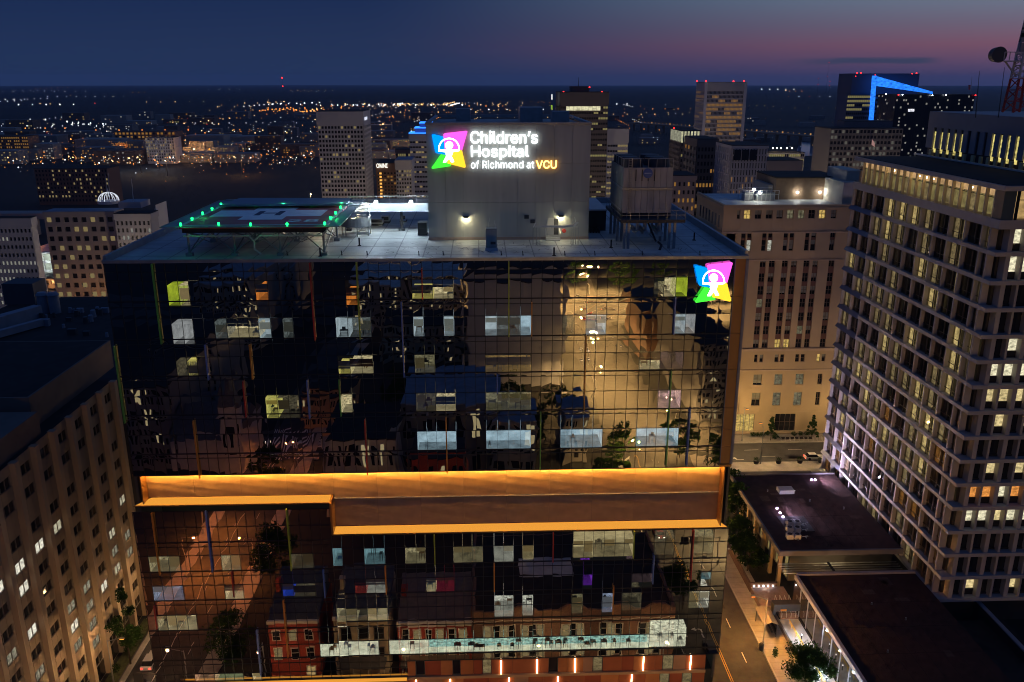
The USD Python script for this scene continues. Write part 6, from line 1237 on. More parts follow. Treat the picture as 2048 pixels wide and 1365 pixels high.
house('cream stucco row house with tall arched windows, reflected beside the red one', 668, 777, 10.6, 13, stucco, slate, 1.6, rows((692, 727, 758), ((6.4, 8.6), (2.8, 4.8)), 1.3, 'ddd'), True, slate)
b = MB()
house('deep red row house with six white windows and tin roof, reflected in the middle', 796, 943, 9.3, 13, brick_r, tin, 1.2, rows((811, 834, 858, 880, 904, 925), ((5.9, 8.0), (2.6, 4.6)), .95, 'dcdc'), False, tin, seams=True)
# apartment block with stepped parapet
x0, x1 = hx(945), hx(1347); ap = T('apartment_block', 'long brown brick apartment block with stepped parapet and white triple windows', 'building', ((x0 + x1) / 2, -33, 0))
b = MB(); b.box(x0, x1, YH - 24, YH, 0, 10.3); b.build('wall', brick_d, ap)
b = MB(); b.box(x0 + .4, x1 - .4, YH - 23.6, YH - .5, 10.304, 10.35); b.build('roof', roof_dark, ap)
b = MB(); b.box(x0, x0 + .4, YH - 24, YH - .4, 10.3, 10.9); b.box(x1 - .4, x1, YH - 24, YH - .4, 10.3, 10.9); b.box(x0, x1, YH - .4, YH + .02, 10.3, 10.8)
for uc in (1048, 1145, 1240, 1315): xc = hx(uc); b.hex8([(xc - 2.2, YH - .42, 10.8), (xc + 2.2, YH - .42, 10.8), (xc + 2.2, YH + .05, 10.8), (xc - 2.2, YH + .05, 10.8)], [(xc - 1.0, YH - .42, 11.7), (xc + 1.0, YH - .42, 11.7), (xc + 1.0, YH + .05, 11.7), (xc - 1.0, YH + .05, 11.7)])
b.build('parapet', brick_d, ap)
b = MB(); Fh.box(b, x0, x1, 9.0, 9.2, .0, .15); Fh.box(b, x0, x1, 5.3, 5.5, 0, .12); b.build('stone_band', trim_w, ap)
for uc in (975, 1008, 1065, 1145, 1220, 1298):
    xc = hx(uc); 
    for (a, c) in ((6.2, 8.4), (2.6, 4.8)):
        n_ = 1 if uc == 975 else 3; w = 1.15; m = MB(); X0 = xc - n_ * w / 2
        for q in range(n_ + 1): Fh.box(m, X0 + q * w - .09, X0 + q * w + .09, a, c, .004, .1)
        Fh.box(m, X0 - .15, X0 + n_ * w + .15, a - .18, a, .004, .12); Fh.box(m, X0 - .1, X0 + n_ * w + .1, c, c + .12, .004, .1); Fh.box(m, X0, X0 + n_ * w, (a + c) / 2 - .04, (a + c) / 2 + .04, .012, .06); p_ = m.build('window', trim_w, ap)
        for q in range(n_): g = MB(); Fh.quad(g, X0 + q * w + .09, X0 + (q + 1) * w - .09, a, c, .012); g.build('pane', mat('blind_cream', (.40, .37, .28)) if (q + int(uc)) % 2 else dark_glass, p_)
p0 = R(1100, 1140, z=10.4); b = MB(); b.box(hx(1045), hx(1160), p0[1] - 4, p0[1] + 1, 10.36, 10.45); b.build('roof_patch', roof_white, ap)
tree('yard_tree', 'dark bushy tree reflected in front of the left street', 'tree', (-39, -22.5, 0), 10.5, 8, 101, 22, 90, .3)
tree('yard_tree', 'dark tree reflected at the corner of the brown apartment block', 'tree', (34.3, -36, 0), 10, 7, 102, 22, 90, .3)
tree('yard_tree', 'tall dark tree reflected behind the red brick row house', 'tree', (-38, -46, 0), 12, 9, 103, 22, 90, .35)
tree('yard_tree', 'lit yellow green tree reflected beside the side street', 'tree', (31, -62, 0), 9, 6, 104, 20, 90, .3)
# ---------------------------------------------------------------- farther behind the viewpoint, seen in the upper glass
blue_roof = mat('roof_blue_grey', (.20, .22, .26), .6, .2, .3); grey_wall = mat('wall_grey', (.17, .165, .16), .8, .12, .4); wall_tan = mat('wall_tan', (.34, .29, .2), .8, .1, .3)
def rblock(name, label, u0, u1, vt, yv, wall, roofm, depth, wins=None, winm=None, z0=0, cat='building'):
    a, c = P(u0, vt, y=yv), P(u1, vt, y=yv); z = max(4, (a[2] + c[2]) / 2); B = T(name, label, cat, ((a[0] + c[0]) / 2, -yv - depth / 2, 0))
    b = MB(); b.box(a[0], c[0], -yv - depth, -yv, z0, z); b.build('wall', wall, B); b = MB(); b.box(a[0] - .1, c[0] + .1, -yv - depth - .1, -yv + .1, z + .004, z + .4); b.build('roof', roofm, B)
    if wins:
        nx, nz = wins; F_ = Face('b', -yv); w = (c[0] - a[0]) / nx; hh = (z - 1) / nz; m = MB(); q = MB()
        for i in range(nx):
            for j in range(nz): (q if random.Random(i * 31 + j * 7 + nx).random() < .13 else m).add(*quadv(F_, a[0] + i * w + w * .25, a[0] + i * w + w * .75, .8 + j * hh + hh * .25, .8 + j * hh + hh * .8, .04))
        m.build('window', dark_glass, B, kind='stuff'); q.build('lit_window', winm or emit('far_win_cream', (.6, .48, .25), .9), B, kind='stuff')
    return B
def quadv(F_, a0, a1, z0, z1, d): m = MB(); F_.quad(m, a0, a1, z0, z1, d); return m.v[0], m.f[0]
rblock('slab_block', 'tall slate grey slab block reflected in the upper middle of the glass', 930, 1130, 552, 150, mat('slab_slate', (.22, .23, .27), .8, .05, .2), roof_dark, 22)
rblock('office_block', 'wide grey office block reflected left of the slate slab', 700, 925, 565, 215, grey_wall, roof_white, 40, (14, 4))
rblock('office_block', 'pale lit building reflected at the top of the glass left of the slab', 726, 838, 522, 330, mat('wall_pale', (.5, .5, .46), .8, .05, .3), blue_roof, 40, (8, 3))
rblock('tan_block', 'low tan building lit by street lamps reflected under the grey office block', 765, 1010, 650, 175, wall_tan, roof_dark, 20, (12, 2))
rblock('house_block', 'building with a big blue roof reflected above the orange band', 800, 1000, 815, 85, mat('wall_dim', (.12, .12, .13), .8), blue_roof, 25, (6, 2))
rblock('red_building', 'dark red brick building reflected just over the orange band', 818, 930, 912, 66, brick_r, roof_dark, 10, (4, 1))
rblock('white_roof_block', 'low black roofed white building reflected left of the red one', 648, 790, 880, 72, mat('wall_offwhite', (.36, .35, .32), .8, .1, .3), roof_dark, 20, (8, 2))
rblock('gabled_block', 'blue grey gabled house reflected right of the red building', 985, 1075, 845, 82, grey_wall, blue_roof, 14, (3, 2))
rblock('gabled_block', 'blue grey flat house reflected beside the golden street', 1130, 1180, 830, 95, grey_wall, blue_roof, 14, (3, 2))
rblock('brown_block', 'large dark brown brick block reflected right of the golden street', 1292, 1440, 636, 176, mat('brick_dark', (.09, .05, .035), .85, .2, 2.), mat('roof_brown', (.09, .07, .06), .9, .2, .3), 42)
rblock('brown_block', 'dark block reflected under the facade emblem', 1405, 1480, 690, 118, mat('wall_dark', (.07, .07, .08), .8), roof_dark, 60, (5, 6))
rblock('grey_block', 'dark blue flat block reflected in the upper left of the glass', 395, 500, 560, 190, grey_wall, blue_roof, 60, (8, 4))
rblock('grey_block', 'dark blue stepped block reflected left of the red fin', 500, 580, 535, 240, grey_wall, blue_roof, 40, (6, 4))
rblock('grey_block', 'dark low block reflected at the far left of the glass', 235, 330, 775, 95, mat('wall_dim', (.12, .12, .13)), roof_dark, 60, (6, 4))
rblock('grey_block', 'grey block reflected above the church', 300, 420, 690, 125, grey_wall, roof_dark, 30, (9, 4))
rblock('orange_lit_block', 'grey block with orange lamp glow put into its wall colour, reflected left of centre', 600, 700, 790, 118, mat('wall_orange_glow', (.35, .22, .12), .8, .1, .3), roof_dark, 16, (7, 2))  # orange lamp light is put into the wall colour
ch = T('church', 'small grey church with a pointed steeple reflected in the left of the glass', 'church', (-63, -95, 0)); cxh = P(425, 850, y=92)[0]
b = MB(); b.box(cxh - 10, cxh + 6, -112, -93, 0, 9); b.build('nave', mat('wall_church', (.33, .32, .32), .8, .1, .4), ch); b = MB(); b.hex8([(cxh - 10, -112, 9), (cxh + 6, -112, 9), (cxh + 6, -93, 9), (cxh - 10, -93, 9)], [(cxh - 10, -102.6, 15), (cxh + 6, -102.6, 15), (cxh + 6, -102.4, 15), (cxh - 10, -102.4, 15)]); b.build('roof', slate, ch)
b = MB(); b.box(cxh + 2, cxh + 6.4, -95, -90.6, 0, 17); b.build('tower', mat('wall_church', (.33, .32, .32)), ch); b = MB(); b.hex8([(cxh + 1.8, -95.2, 17), (cxh + 6.6, -95.2, 17), (cxh + 6.6, -90.4, 17), (cxh + 1.8, -90.4, 17)], [(cxh + 4.1, -92.9, 25), (cxh + 4.3, -92.9, 25), (cxh + 4.3, -92.7, 25), (cxh + 4.1, -92.7, 25)]); b.build('spire', slate, ch)
b = MB(); b.box(cxh + 3.2, cxh + 5.2, -90.59, -90.5, 7, 13); b.build('tall_window', dark_glass, ch)
for i, (x, y, h, w) in enumerate(((-22, -128, 12, 11), (-8, -125, 11, 10), (6, -124, 12, 11), (20, -120, 11, 9), (-30, -112, 10, 9), (33, -93, 11, 8), (28, -80, 9, 8), (48, -98, 10, 9), (55, -88, 10, 9), (62, -275, 14, 13), (45, -285, 14, 13), (30, -280, 13, 12), (80, -270, 13, 12), (-48, -84, 10, 8), (14, -104, 10, 9))):
    tree('park_tree', f'dark leafy tree reflected in the glass, {["left of the middle", "under the slab block", "in the middle grove", "right end of the middle grove", "beside the orange lit block", "beside the golden street", "below the blue flat house", "right of the golden street", "lit beside the right blue fin", "behind the far crossing, middle", "behind the far crossing, left", "at the far left of the crossing", "behind the far crossing, right", "near the zebra crossing", "behind the white van"][i]}', 'tree', (x, y, 0), h, w, 120 + i, 16, 70, .45)
# ---------------------------------------------------------------- the city beyond
PALS = {'mix': [(0, (.75, .58, .26)), (.3, (.55, .38, .12)), (.5, (.80, .74, .52)), (.7, (.30, .24, .11)), (.85, (.60, .66, .66))],
        'white': [(0, (.80, .80, .70)), (.4, (.55, .58, .52)), (.75, (.9, .9, .84))], 'gold': [(0, (.85, .42, .09)), (.4, (.75, .34, .06)), (.7, (.80, .62, .28))],
        'yellow': [(0, (.72, .62, .25)), (.5, (.50, .44, .16)), (.8, (.8, .74, .46))], 'dimw': [(0, (.30, .29, .25)), (.5, (.16, .15, .12)), (.8, (.45, .44, .38))]}
def pal(k, s=1.0): return emit(f'lit_{k}', (1, 1, 1), s, island=True, pal=PALS[k])
far_dark = mat('far_glass', (.014, .015, .02), .25)
def grid(B, F_, a0, a1, z0, z1, nx, nz, pier, span, dep, wall, lit, litm, rr, rowlit=None, glass=far_dark, run=1):
    hw, hh = (a1 - a0) / nx, (z1 - z0) / nz; m = MB()
    for i in range(nx + 1): c_ = a0 + i * hw; F_.box(m, max(a0, c_ - pier * hw / 2), min(a1, c_ + pier * hw / 2), z0, z1, .0, dep)
    for j in range(nz + 1): c_ = z0 + j * hh; F_.box(m, a0, a1, max(z0, c_ - span * hh / 2), min(z1, c_ + span * hh / 2), .0, dep - .06)
    m.build('facade_grid', wall, B)
    q, d = MB(), MB()
    for j in range(nz):
        p = lit if rowlit is None else rowlit(nz - 1 - j); on = False
        for i in range(nx):
            if i % run == 0: on = rr.random() < p
            (q if on else d).add(*quadv(F_, a0 + i * hw + pier * hw / 2 + .01, a0 + (i + 1) * hw - pier * hw / 2 - .01, z0 + j * hh + span * hh / 2, z0 + (j + 1) * hh - span * hh / 2, .05))
    q.build('lit_window', litm, B, kind='stuff'); d.build('dark_window', glass, B, kind='stuff')
def far(name, label, u0, u1, vt, y, depth, nx, pitch, wall, lit, litm, top=0, pier=.35, span=.45, dep=.45, side=None, nside=6, sidelit=None, vbot=None, cat='building', roofm=None, run=1, rowlit=None, seed=1, parap=.6):
    a, c = P(u0, vt, y=y), P(u1, vt, y=y); z1 = (a[2] + c[2]) / 2; x0, x1 = a[0], c[0]; B = T(name, label, cat, ((x0 + x1) / 2, y + depth / 2, 0)); rr = random.Random(seed)
    zt = z1 - top; nz = max(1, int(zt / pitch)); zb = zt - nz * pitch
    b = MB(); b.box(x0 + .02, x1 - .02, y, y + depth, 0, zt); b.build('core', wall, B)
    if top: b = MB(); b.box(x0 - .4, x1 + .4, y - dep, y + depth, zt + .002, z1); b.build('top_wall', wall, B)
    b = MB(); b.box(x0 - .3, x1 + .3, y - dep + .1, y + depth, z1 + .004, z1 + .25); b.build('roof', roofm or roof_dark, B)
    grid(B, Face('f', y), x0, x1, zb, zt, nx, nz, pier, span, dep, wall, lit, litm, rr, rowlit, run=run)
    if side: grid(B, Face(side, x1 if side == 'r' else x0), y + .1, y + depth, zb, zt, nside, nz, pier, span, dep, wall, lit if sidelit is None else sidelit, litm, rr, run=run)
    B.box_ = (x0, x1, y, zt, z1, depth); return B
def beacon(us, y, lab, r=.5, m_='red'):
    for i, (u, v) in enumerate(us):
        p = P(u, v, y=y); L = T('beacon', lab[i], 'lamp', tuple(p)); m = MB(); m.ball(p, r * y / 500, 1); m.build('lens', bulb[m_], L); m = MB(); m.tube((p[0], p[1], p[2] - r * 2.5 * y / 500), (p[0], p[1], p[2]), .12 * y / 500, n=5); m.build('stem', metal_dark, L)
gw = mat('far_grey', (.33, .32, .34), .8, .08, .05); dk = mat('far_brown', (.10, .085, .085), .8); bw = mat('far_brick', (.22, .12, .08), .8, .1, .1); lt_ = mat('far_light', (.46, .45, .46), .8, .06, .05); mb_ = mat('far_marble', (.42, .39, .39), .8, .06, .05)
g1 = far('grey_office_tower', 'grey office tower with rows of small windows and blank top, left of the sign block', 633.6, 724.4, 223.5, 330, 27, 14, 2.12, gw, .13, pal('mix'), top=6.3, pier=.30, span=.42, side='r', nside=14, sidelit=.03, seed=4)
p = P(733, 235, y=338); m = MB(); m.box(g1.box_[1] + .5, g1.box_[1] + .6, 333, 343, g1.box_[4] - 4.2, g1.box_[4] - 2.8); m.build('lit_name_strip', emit('name_strip', (.8, .85, 1.), 1.2, var=.9, scale=3.), g1)
h1 = far('brown_hotel', 'brown hotel tower with a column of orange lit windows and lettering on top', 753, 792, 327, 360, 20, 6, 1.75, bw, .25, pal('gold'), top=4.2, side='l', nside=3, seed=6)
tm = meshkit.text_mesh('OMNI', 2.1, .3, True); p = P(752.5, 336, y=359.2); m = MB(); v = tm.vertices; m.add(np.c_[p[0] + v[:, 0] * .72, 359.2 - v[:, 2], p[2] + v[:, 1]], tm.faces); m.build('lettering', emit('omni_white', (.95, .95, .85), 1.3), h1)
m = MB(); x = P(761, 350, y=359.3)[0]
for k in range(17): m.box(x - .6, x + .6, 359.42, 359.5, h1.box_[3] - 1.4 - k * 1.75, h1.box_[3] - .5 - k * 1.75)
m.build('lit_stair_window', emit('hotel_orange', (1., .50, .10), 1.0), h1)
far('grey_flat_block', 'grey block with blue roof between the brown hotel and the blue crowned tower', 791, 822, 321, 350, 20, 6, 2.0, gw, .2, pal('mix'), top=4.5, seed=7, roofm=blue_roof)
far('lit_roof_block', 'distant dark block with a row of yellow windows above the blue roof', 791, 824, 300, 520, 20, 8, 3.2, dk, .5, pal('yellow'), top=2, seed=8)
rt2 = far('blue_crowned_tower', 'white banded tower with three blue lit roof tiers beside the sign block', 819, 870, 268, 400, 22, 9, 2.75, lt_, .28, pal('mix'), top=3.2, pier=.12, span=.62, seed=9)
bl = emit('blue_band', (.03, .22, 1.), 2.2); bs_ = mat('tier_blue', (.15, .22, .5), .6)
for k, (ua, vt, vb) in enumerate(((818, 266, 270), (829, 255.5, 266), (838, 246, 255.5))):
    a, c = P(ua, vt, y=399), P(872, vb, y=399); m = MB(); m.box(a[0], c[0], 399 + k * 1.5, 415, c[2], a[2] - .5); m.build('roof_tier', bs_, rt2); m = MB(); m.box(a[0] - .2, c[0], 398.8 + k * 1.5, 415, a[2] - .49, a[2]); m.build('light_band', bl, rt2)
t1 = far('brown_tower', 'tall dark brown tower with one bright window band and red beacons behind the sign block', 1121, 1217, 185, 420, 26, 20, 3.05, dk, .22, pal('yellow'), top=7.0, pier=.12, span=.62, side='l', nside=8, sidelit=.05, run=2, seed=10)
a, c = P(1132, 221.5, y=419.2), P(1201, 213, y=419.2)
for i in range(9): m = MB(); w = (c[0] - a[0]) / 9; m.box(a[0] + i * w + .06, a[0] + (i + 1) * w - .06, 419.3, 419.4, a[2], c[2]); m.build('bright_window', emit('bright_band', (.85, .80, .50), .9, var=.4, scale=.6), t1)
a, c = P(1142, 185, y=430), P(1178, 173, y=430); m = MB(); m.box(a[0], c[0], 428, 440, t1.box_[4] + .3, c[2]); m.build('roof_house', dk, t1); p = P(1157, 155, y=432); m = MB(); m.tube((p[0], 432, c[2]), p, .25, .1, 6); m.build('mast', metal_dark, t1)
p = P(1108, 205, y=425); m = MB(); m.box(p[0] - 1.2, p[0] - .9, 424, 432, P(1108, 200, y=425)[2], P(1108, 189, y=425)[2]); m.build('lit_sign_white', emit('sign_pale', (.7, .8, .8), .9), t1); m = MB(); m.box(p[0] - 1.2, p[0] - .9, 424, 432, P(1108, 220, y=425)[2], P(1108, 211, y=425)[2]); m.build('lit_sign_green', emit('sign_green', (.25, .42, .05), .9), t1)
beacon(((1127, 184), (1179, 175), (1204, 184)), 420, ('red beacon on the left corner of the brown tower', 'red beacon on the roof house of the brown tower', 'red beacon on the right corner of the brown tower'))
far('white_banded_block', 'white banded office block just right of the brown tower', 1216, 1257, 258, 470, 22, 8, 3.4, lt_, .5, pal('mix'), top=9, pier=.1, span=.62, run=2, seed=12)
f1 = far('ribbed_white_tower', 'tall slab tower with fine upright ribs and amber lit floors under four red beacons', 1413, 1491, 165, 600, 30, 30, 3.15, mb_, .5, pal('gold'), top=6.2, pier=.34, span=.34, side='l', nside=10, sidelit=.2, run=5, seed=13, rowlit=lambda j: (0, .03, .15, .85, .75, .5, .9, .55, .45, .6, .5, .15, .5)[min(j, 12)])
for x in (f1.box_[0] - .2, f1.box_[1] + .2): m = MB(); m.box(x - 1.0, x + 1.0, 598.6, 600.6, 0, f1.box_[4]); m.build('corner_column', mat('far_marble_light', (.55, .52, .54), .7), f1)
beacon(((1394, 163), (1412, 163), (1467, 163), (1488, 163)), 600, ('red beacon at the far left of the ribbed slab tower', 'red beacon above the front left column of the ribbed slab tower', 'red beacon right of the middle of the ribbed slab tower', 'red beacon above the right column of the ribbed slab tower'))
c1_ = far('lit_crown_building', 'dark glass building with an upright lit crown and blue lettering glow', 1362, 1400, 285, 330, 24, 8, 2.5, dk, .25, pal('yellow'), side='l', nside=8, sidelit=.06, seed=14)
a, c = P(1362, 286, y=329.6), P(1402, 263, y=329.6)
for i in range(6): m = MB(); w = (c[0] - a[0]) / 6; m.box(a[0] + i * w, a[0] + i * w + w * .55, 329.6, 330.1, a[2], c[2]); m.build('crown_fin', emit('crown_pale', (.60, .58, .36), .8, var=.4, scale=.4), c1_)
for i in range(7): m = MB(); m.box(a[0] - .3, a[0] + .1, 331 + i * 3.3, 332.6 + i * 3.3, a[2], c[2]); m.build('crown_fin', emit('crown_pale2', (.36, .36, .26), .7, var=.4, scale=.4), c1_)
m = MB(); m.box(a[0] - .2, c[0] + .2, 329.5, 354, c[2], c[2] + .4); m.build('crown_roof', roof_dark, c1_)
a, c = P(1372, 278.5, y=329.3), P(1399, 273, y=329.3); m = MB(); m.box(a[0], c[0], 329.2, 329.4, a[2], c[2]); m.build('blue_sign', emit('sign_blue', (.12, .40, 1.), 1.6, var=.95, scale=4.), c1_)
beacon(((1348, 257), (1384, 263)), 335, ('red beacon at the back of the lit crown building', 'red beacon at the front of the lit crown building'))
far('old_dark_building', 'dark old masonry building with paired windows right of the lit crown building', 1396, 1436, 279, 262, 22, 6, 2.9, mat('far_soot', (.12, .10, .095), .85), .22, pal('gold'), top=2.6, side='l', nside=4, sidelit=.05, run=2, seed=15)
m1 = far('marble_building', 'pale marble building with tall dark strips of windows in front of the ribbed slab tower', 1465, 1535, 292, 235, 22, 12, 2.6, mb_, .13, pal('gold'), top=.9, pier=.62, span=.22, dep=.4, side='l', nside=8, sidelit=.04, seed=16, rowlit=lambda j: 0 if j < 4 else .2)
a, c = P(1467, 321, y=234), P(1516, 300, y=234)
for i in range(3): w = (c[0] - a[0]) / 3; m = MB(); m.box(a[0] + i * w + .2, a[0] + (i + 1) * w - .2, 234.3, 234.5, a[2], c[2]); m.build('tall_window', far_dark, m1)
far('yellow_lit_block', 'low building with full rows of yellow lit windows right of the marble building', 1538, 1609, 306, 430, 20, 18, 3.1, gw, .9, pal('yellow'), pier=.15, span=.5, run=2, seed=17)
for i, u in enumerate((1546, 1554, 1562, 1574, 1584)): beacon(((u, 297),), 436, ('warm roof lamp of the yellow lit block, ' + ('leftmost', 'second from left', 'middle one', 'second from right', 'rightmost')[i],), .45, 'warm')
far('brown_flat_block', 'plain dark block between the marble building and the stone building roof', 1536, 1604, 322, 300, 20, 3, 6, mat('far_plum', (.16, .14, .15), .85), 0, pal('dimw'), top=9, seed=18)
far('small_plum_block', 'small plum grey block with one column of yellow windows right of the cooling tower', 1346, 1392, 352, 215, 16, 5, 2.9, mat('far_plum2', (.25, .20, .20), .85), .3, pal('gold'), top=1.5, pier=.55, span=.5, seed=19)
far('low_dark_block', 'low dark roof block left of the small plum block', 1330, 1372, 360, 250, 16, 4, 3, dk, .1, pal('yellow'), seed=20)
# tower with a blue lit frame
d1 = far('blue_frame_tower', 'tall tower with a blue lit frame along its edge and slanting top', 1706, 1838, 148, 700, 30, 16, 3.9, mat('far_slate', (.12, .12, .17), .7), .0, pal('yellow'), top=17, pier=.1, span=.5, seed=21)
a, c = P(1690, 240, y=690), P(1742, 190, y=690); s_ = MB(); s_.box(a[0], c[0], 690, 700, 0, c[2]); s_.build('shoulder', mat('far_slate', (.12, .12, .17)), d1)
grid(d1, Face('f', 690), a[0], c[0], a[2], c[2], 12, 6, .1, .45, .4, mat('far_slate', (.12, .12, .17)), .7, pal('yellow'), random.Random(5), run=4)
bf = emit('frame_blue', (.02, .20, 1.), 1.5, var=.5, scale=.35); q = [P(1739, 242, y=688), P(1747, 242, y=688), P(1754, 152, y=688), P(1746, 152, y=688)]
def slab4(q, d, mt, nm): m = MB(); m.hex8([(x[0], x[1], x[2]) for x in q], [(x[0], x[1] + d, x[2]) for x in q]); m.build(nm, mt, d1)
slab4(q, 2, bf, 'blue_post'); slab4([P(1752, 172, y=688), P(1866, 188, y=688), P(1866, 184, y=688), P(1750, 152, y=688)], 2, bf, 'blue_beam')
beacon(((1714, 147), (1722, 146), (1711, 153), (1824, 148), (1833, 147), (1750, 150)), 700, ('red beacon on the left end of the blue frame tower, upper', 'red beacon on the left end of the blue frame tower, second', 'red beacon on the left end of the blue frame tower, lowest', 'red beacon on the right end of the blue frame tower, first', 'red beacon on the right end of the blue frame tower, last', 'red beacon at the top corner of the blue frame'), .45)
k1_ = far('black_glass_tower', 'black glass tower with scattered small lights in front of the blue frame tower', 1793, 1950, 190, 560, 30, 34, 2.6, mat('far_black', (.016, .017, .022), .25), .13, pal('white'), pier=.3, span=.5, dep=.15, side='l', nside=10, seed=22)
p = P(1823, 220, y=559); m = MB(); m.box(p[0] - 2.3, p[0] + 2.3, 559.2, 559.5, p[2] - 1.3, p[2] + .6); m.build('lit_sign', emit('sign_white2', (.9, .9, 1.), 1.2, var=.95, scale=2.), k1_)
fp_ = P(1941, 190, y=565); ft = P(1944, 155, y=565); fl_ = T('flagpole', 'lit flagpole with a striped flag on the black glass tower', 'flag', tuple(fp_)); m = MB(); m.tube(fp_, ft, .35, .15, 6); m.build('pole', mat('pole_white', (.6, .6, .6), .5), fl_)
m = MB()
for k in range(7): m.box(ft[0] - 1.8 + .1 * k, ft[0] - .2, 564.8, 565.1, ft[2] - 6 - k * .5, ft[2] - 5.55 - k * .5); 
m.build('flag', mat('flag_red', (.5, .08, .08), .8), fl_)
for i, (u, v) in enumerate(((1772, 189), (1805, 190), (1865, 191), (1892, 190))): beacon(((u, v),), 558, ('small white roof light of the black glass tower, ' + ('leftmost', 'second from left', 'second from right', 'rightmost')[i],), .35, 'white')
beacon(((1951, 191), (1797, 190)), 558, ('red beacon at the right corner of the black glass tower', 'red beacon left on the black glass tower'), .45)
far('grid_block', 'mid rise dark gridded block with dim windows before the black glass tower', 1662, 1806, 258, 400, 24, 20, 3.1, mat('far_dim', (.13, .12, .125), .8), .22, pal('dimw'), pier=.25, span=.45, seed=23)
far('roof_house_block', 'plain plum roof house on the gridded block', 1690, 1784, 243, 412, 10, 2, 5, mat('far_plum', (.16, .14, .15)), 0, pal('dimw'), top=4, seed=24)
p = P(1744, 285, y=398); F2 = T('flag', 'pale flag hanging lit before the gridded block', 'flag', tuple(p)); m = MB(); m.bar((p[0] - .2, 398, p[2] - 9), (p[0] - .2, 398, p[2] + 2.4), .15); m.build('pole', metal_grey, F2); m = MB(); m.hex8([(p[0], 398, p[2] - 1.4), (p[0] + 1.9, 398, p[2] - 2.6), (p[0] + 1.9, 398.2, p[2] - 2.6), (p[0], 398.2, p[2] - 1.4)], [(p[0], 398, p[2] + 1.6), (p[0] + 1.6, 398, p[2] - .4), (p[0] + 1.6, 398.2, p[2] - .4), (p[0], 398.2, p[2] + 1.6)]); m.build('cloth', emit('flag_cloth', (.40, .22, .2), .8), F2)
# left side
far('left_edge_tower', 'tall grey block with white lit windows cut by the left edge', -60, 60, 437, 215, 4, 15, 2.9, gw, .42, pal('white'), top=3.0, pier=.45, span=.55, seed=30, run=3, rowlit=lambda j: (.05, .3, .45, .1, .7, .6, .7, .5, .8, .9, .8, .8, .7)[min(j, 12)])
l1 = far('pilastered_far_block', 'tan ribbed office block with blue roof and orange lit foot, far left', 88, 228, 424, 262, 9, 8, 3.9, mat('far_tan', (.30, .26, .23), .8, .06, .1), .32, pal('mix'), top=1.2, pier=.42, span=.48, dep=.7, seed=31, roofm=blue_roof)
ds = P(216, 392, y=285); dm = T('lit_dome', 'white lit open dome of curved ribs on the blue roof at left', 'dome', (ds[0], 285, ds[2] - 2)); r_ = 4.2; z0 = l1.box_[4] + .3
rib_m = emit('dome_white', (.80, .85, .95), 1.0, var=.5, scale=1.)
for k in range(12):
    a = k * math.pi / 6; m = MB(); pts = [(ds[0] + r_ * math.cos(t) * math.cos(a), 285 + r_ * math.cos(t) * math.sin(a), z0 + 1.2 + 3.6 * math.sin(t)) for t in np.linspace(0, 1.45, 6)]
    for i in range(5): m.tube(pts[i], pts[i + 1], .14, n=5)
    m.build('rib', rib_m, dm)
m = MB(); m.tube((ds[0], 285, z0), (ds[0], 285, z0 + 1.2), r_ + .3, r_ + .3, 20); m.tube((ds[0], 285, z0 + 4.6), (ds[0], 285, z0 + 6), .5, .3, 8); m.tube((ds[0], 285, z0 + 6), (ds[0], 285, P(216, 347, y=285)[2]), .12, .05, 5); m.build('drum', lt_, dm)
far('narrow_grey_block', 'narrow grey block with slit windows between the ribbed block and the helipad', 229, 300, 428, 242, 8, 8, 2.8, gw, .14, pal('white'), top=2.2, pier=.5, span=.42, seed=32)
b_ = T('white_gable_wall', 'tall pale blank gable wall beside the narrow grey block', 'building', (-95, 250, 0)); a, c = P(300, 418, y=250), P(312, 418, y=250); m = MB(); m.hex8([(a[0], 250, 0), (c[0], 250, 0), (c[0], 262, 0), (a[0], 262, 0)], [(a[0], 250, a[2] - 6), (c[0], 250, a[2] + 1.5), (c[0], 262, a[2] + 1.5), (a[0], 262, a[2] - 6)]); m.build('wall', lt_, b_)
b_ = T('roof_penthouse_far', 'dark roof house with two flagpoles above the narrow grey block', 'building', (-110, 255, 0)); a, c = P(236, 405, y=252), P(284, 430, y=252); m = MB(); m.box(a[0], c[0], 252, 262, 40, a[2]); m.build('wall', gw, b_); 
for u, vt in ((263, 358), (216, 346)): q0, q1 = P(u + 4, 405, y=253), P(u, vt, y=253); m = MB(); m.tube(q0, q1, .12, .06, 5); m.build('pole', mat('pole_white', (.6, .6, .6)), b_)
pd = far('bright_parking_deck', 'brightly lit open parking deck with white floors at left', 50, 104, 506, 300, 25, 3, 4.2, lt_, 1., emit('deck_light', (.62, .72, .60), .75, var=.4, scale=.25), pier=.08, span=.28, seed=33, roofm=blue_roof)
far('dim_shop_row', 'row of dim lit low shops under the bright parking deck', 62, 112, 558, 285, 12, 4, 3.2, mat('far_tan', (.34, .29, .25)), .7, pal('dimw'), seed=34)
far('brick_apartments', 'long brick apartment slab with many small coloured window lights, far left', 68, 214, 338, 560, 22, 22, 3.1, mat('far_brick2', (.15, .085, .065), .85), .27, pal('mix'), pier=.5, span=.5, dep=.25, seed=35)
far('white_apartments', 'pale distant apartment block glowing among the far lights', 290, 347, 276, 900, 24, 12, 3.3, lt_, .28, pal('mix'), pier=.45, span=.4, dep=.3, seed=36)
far('orange_lit_mill', 'long low mill lit orange behind the pale apartment block', 228, 350, 264, 1080, 30, 16, 4.5, bw, .6, pal('gold'), pier=.4, span=.4, seed=37)
far('edge_hotel', 'distant hotel with a pink lit roof edge at the far left', -20, 55, 273, 950, 26, 18, 3.6, bw, .6, pal('gold'), pier=.4, span=.45, seed=38)
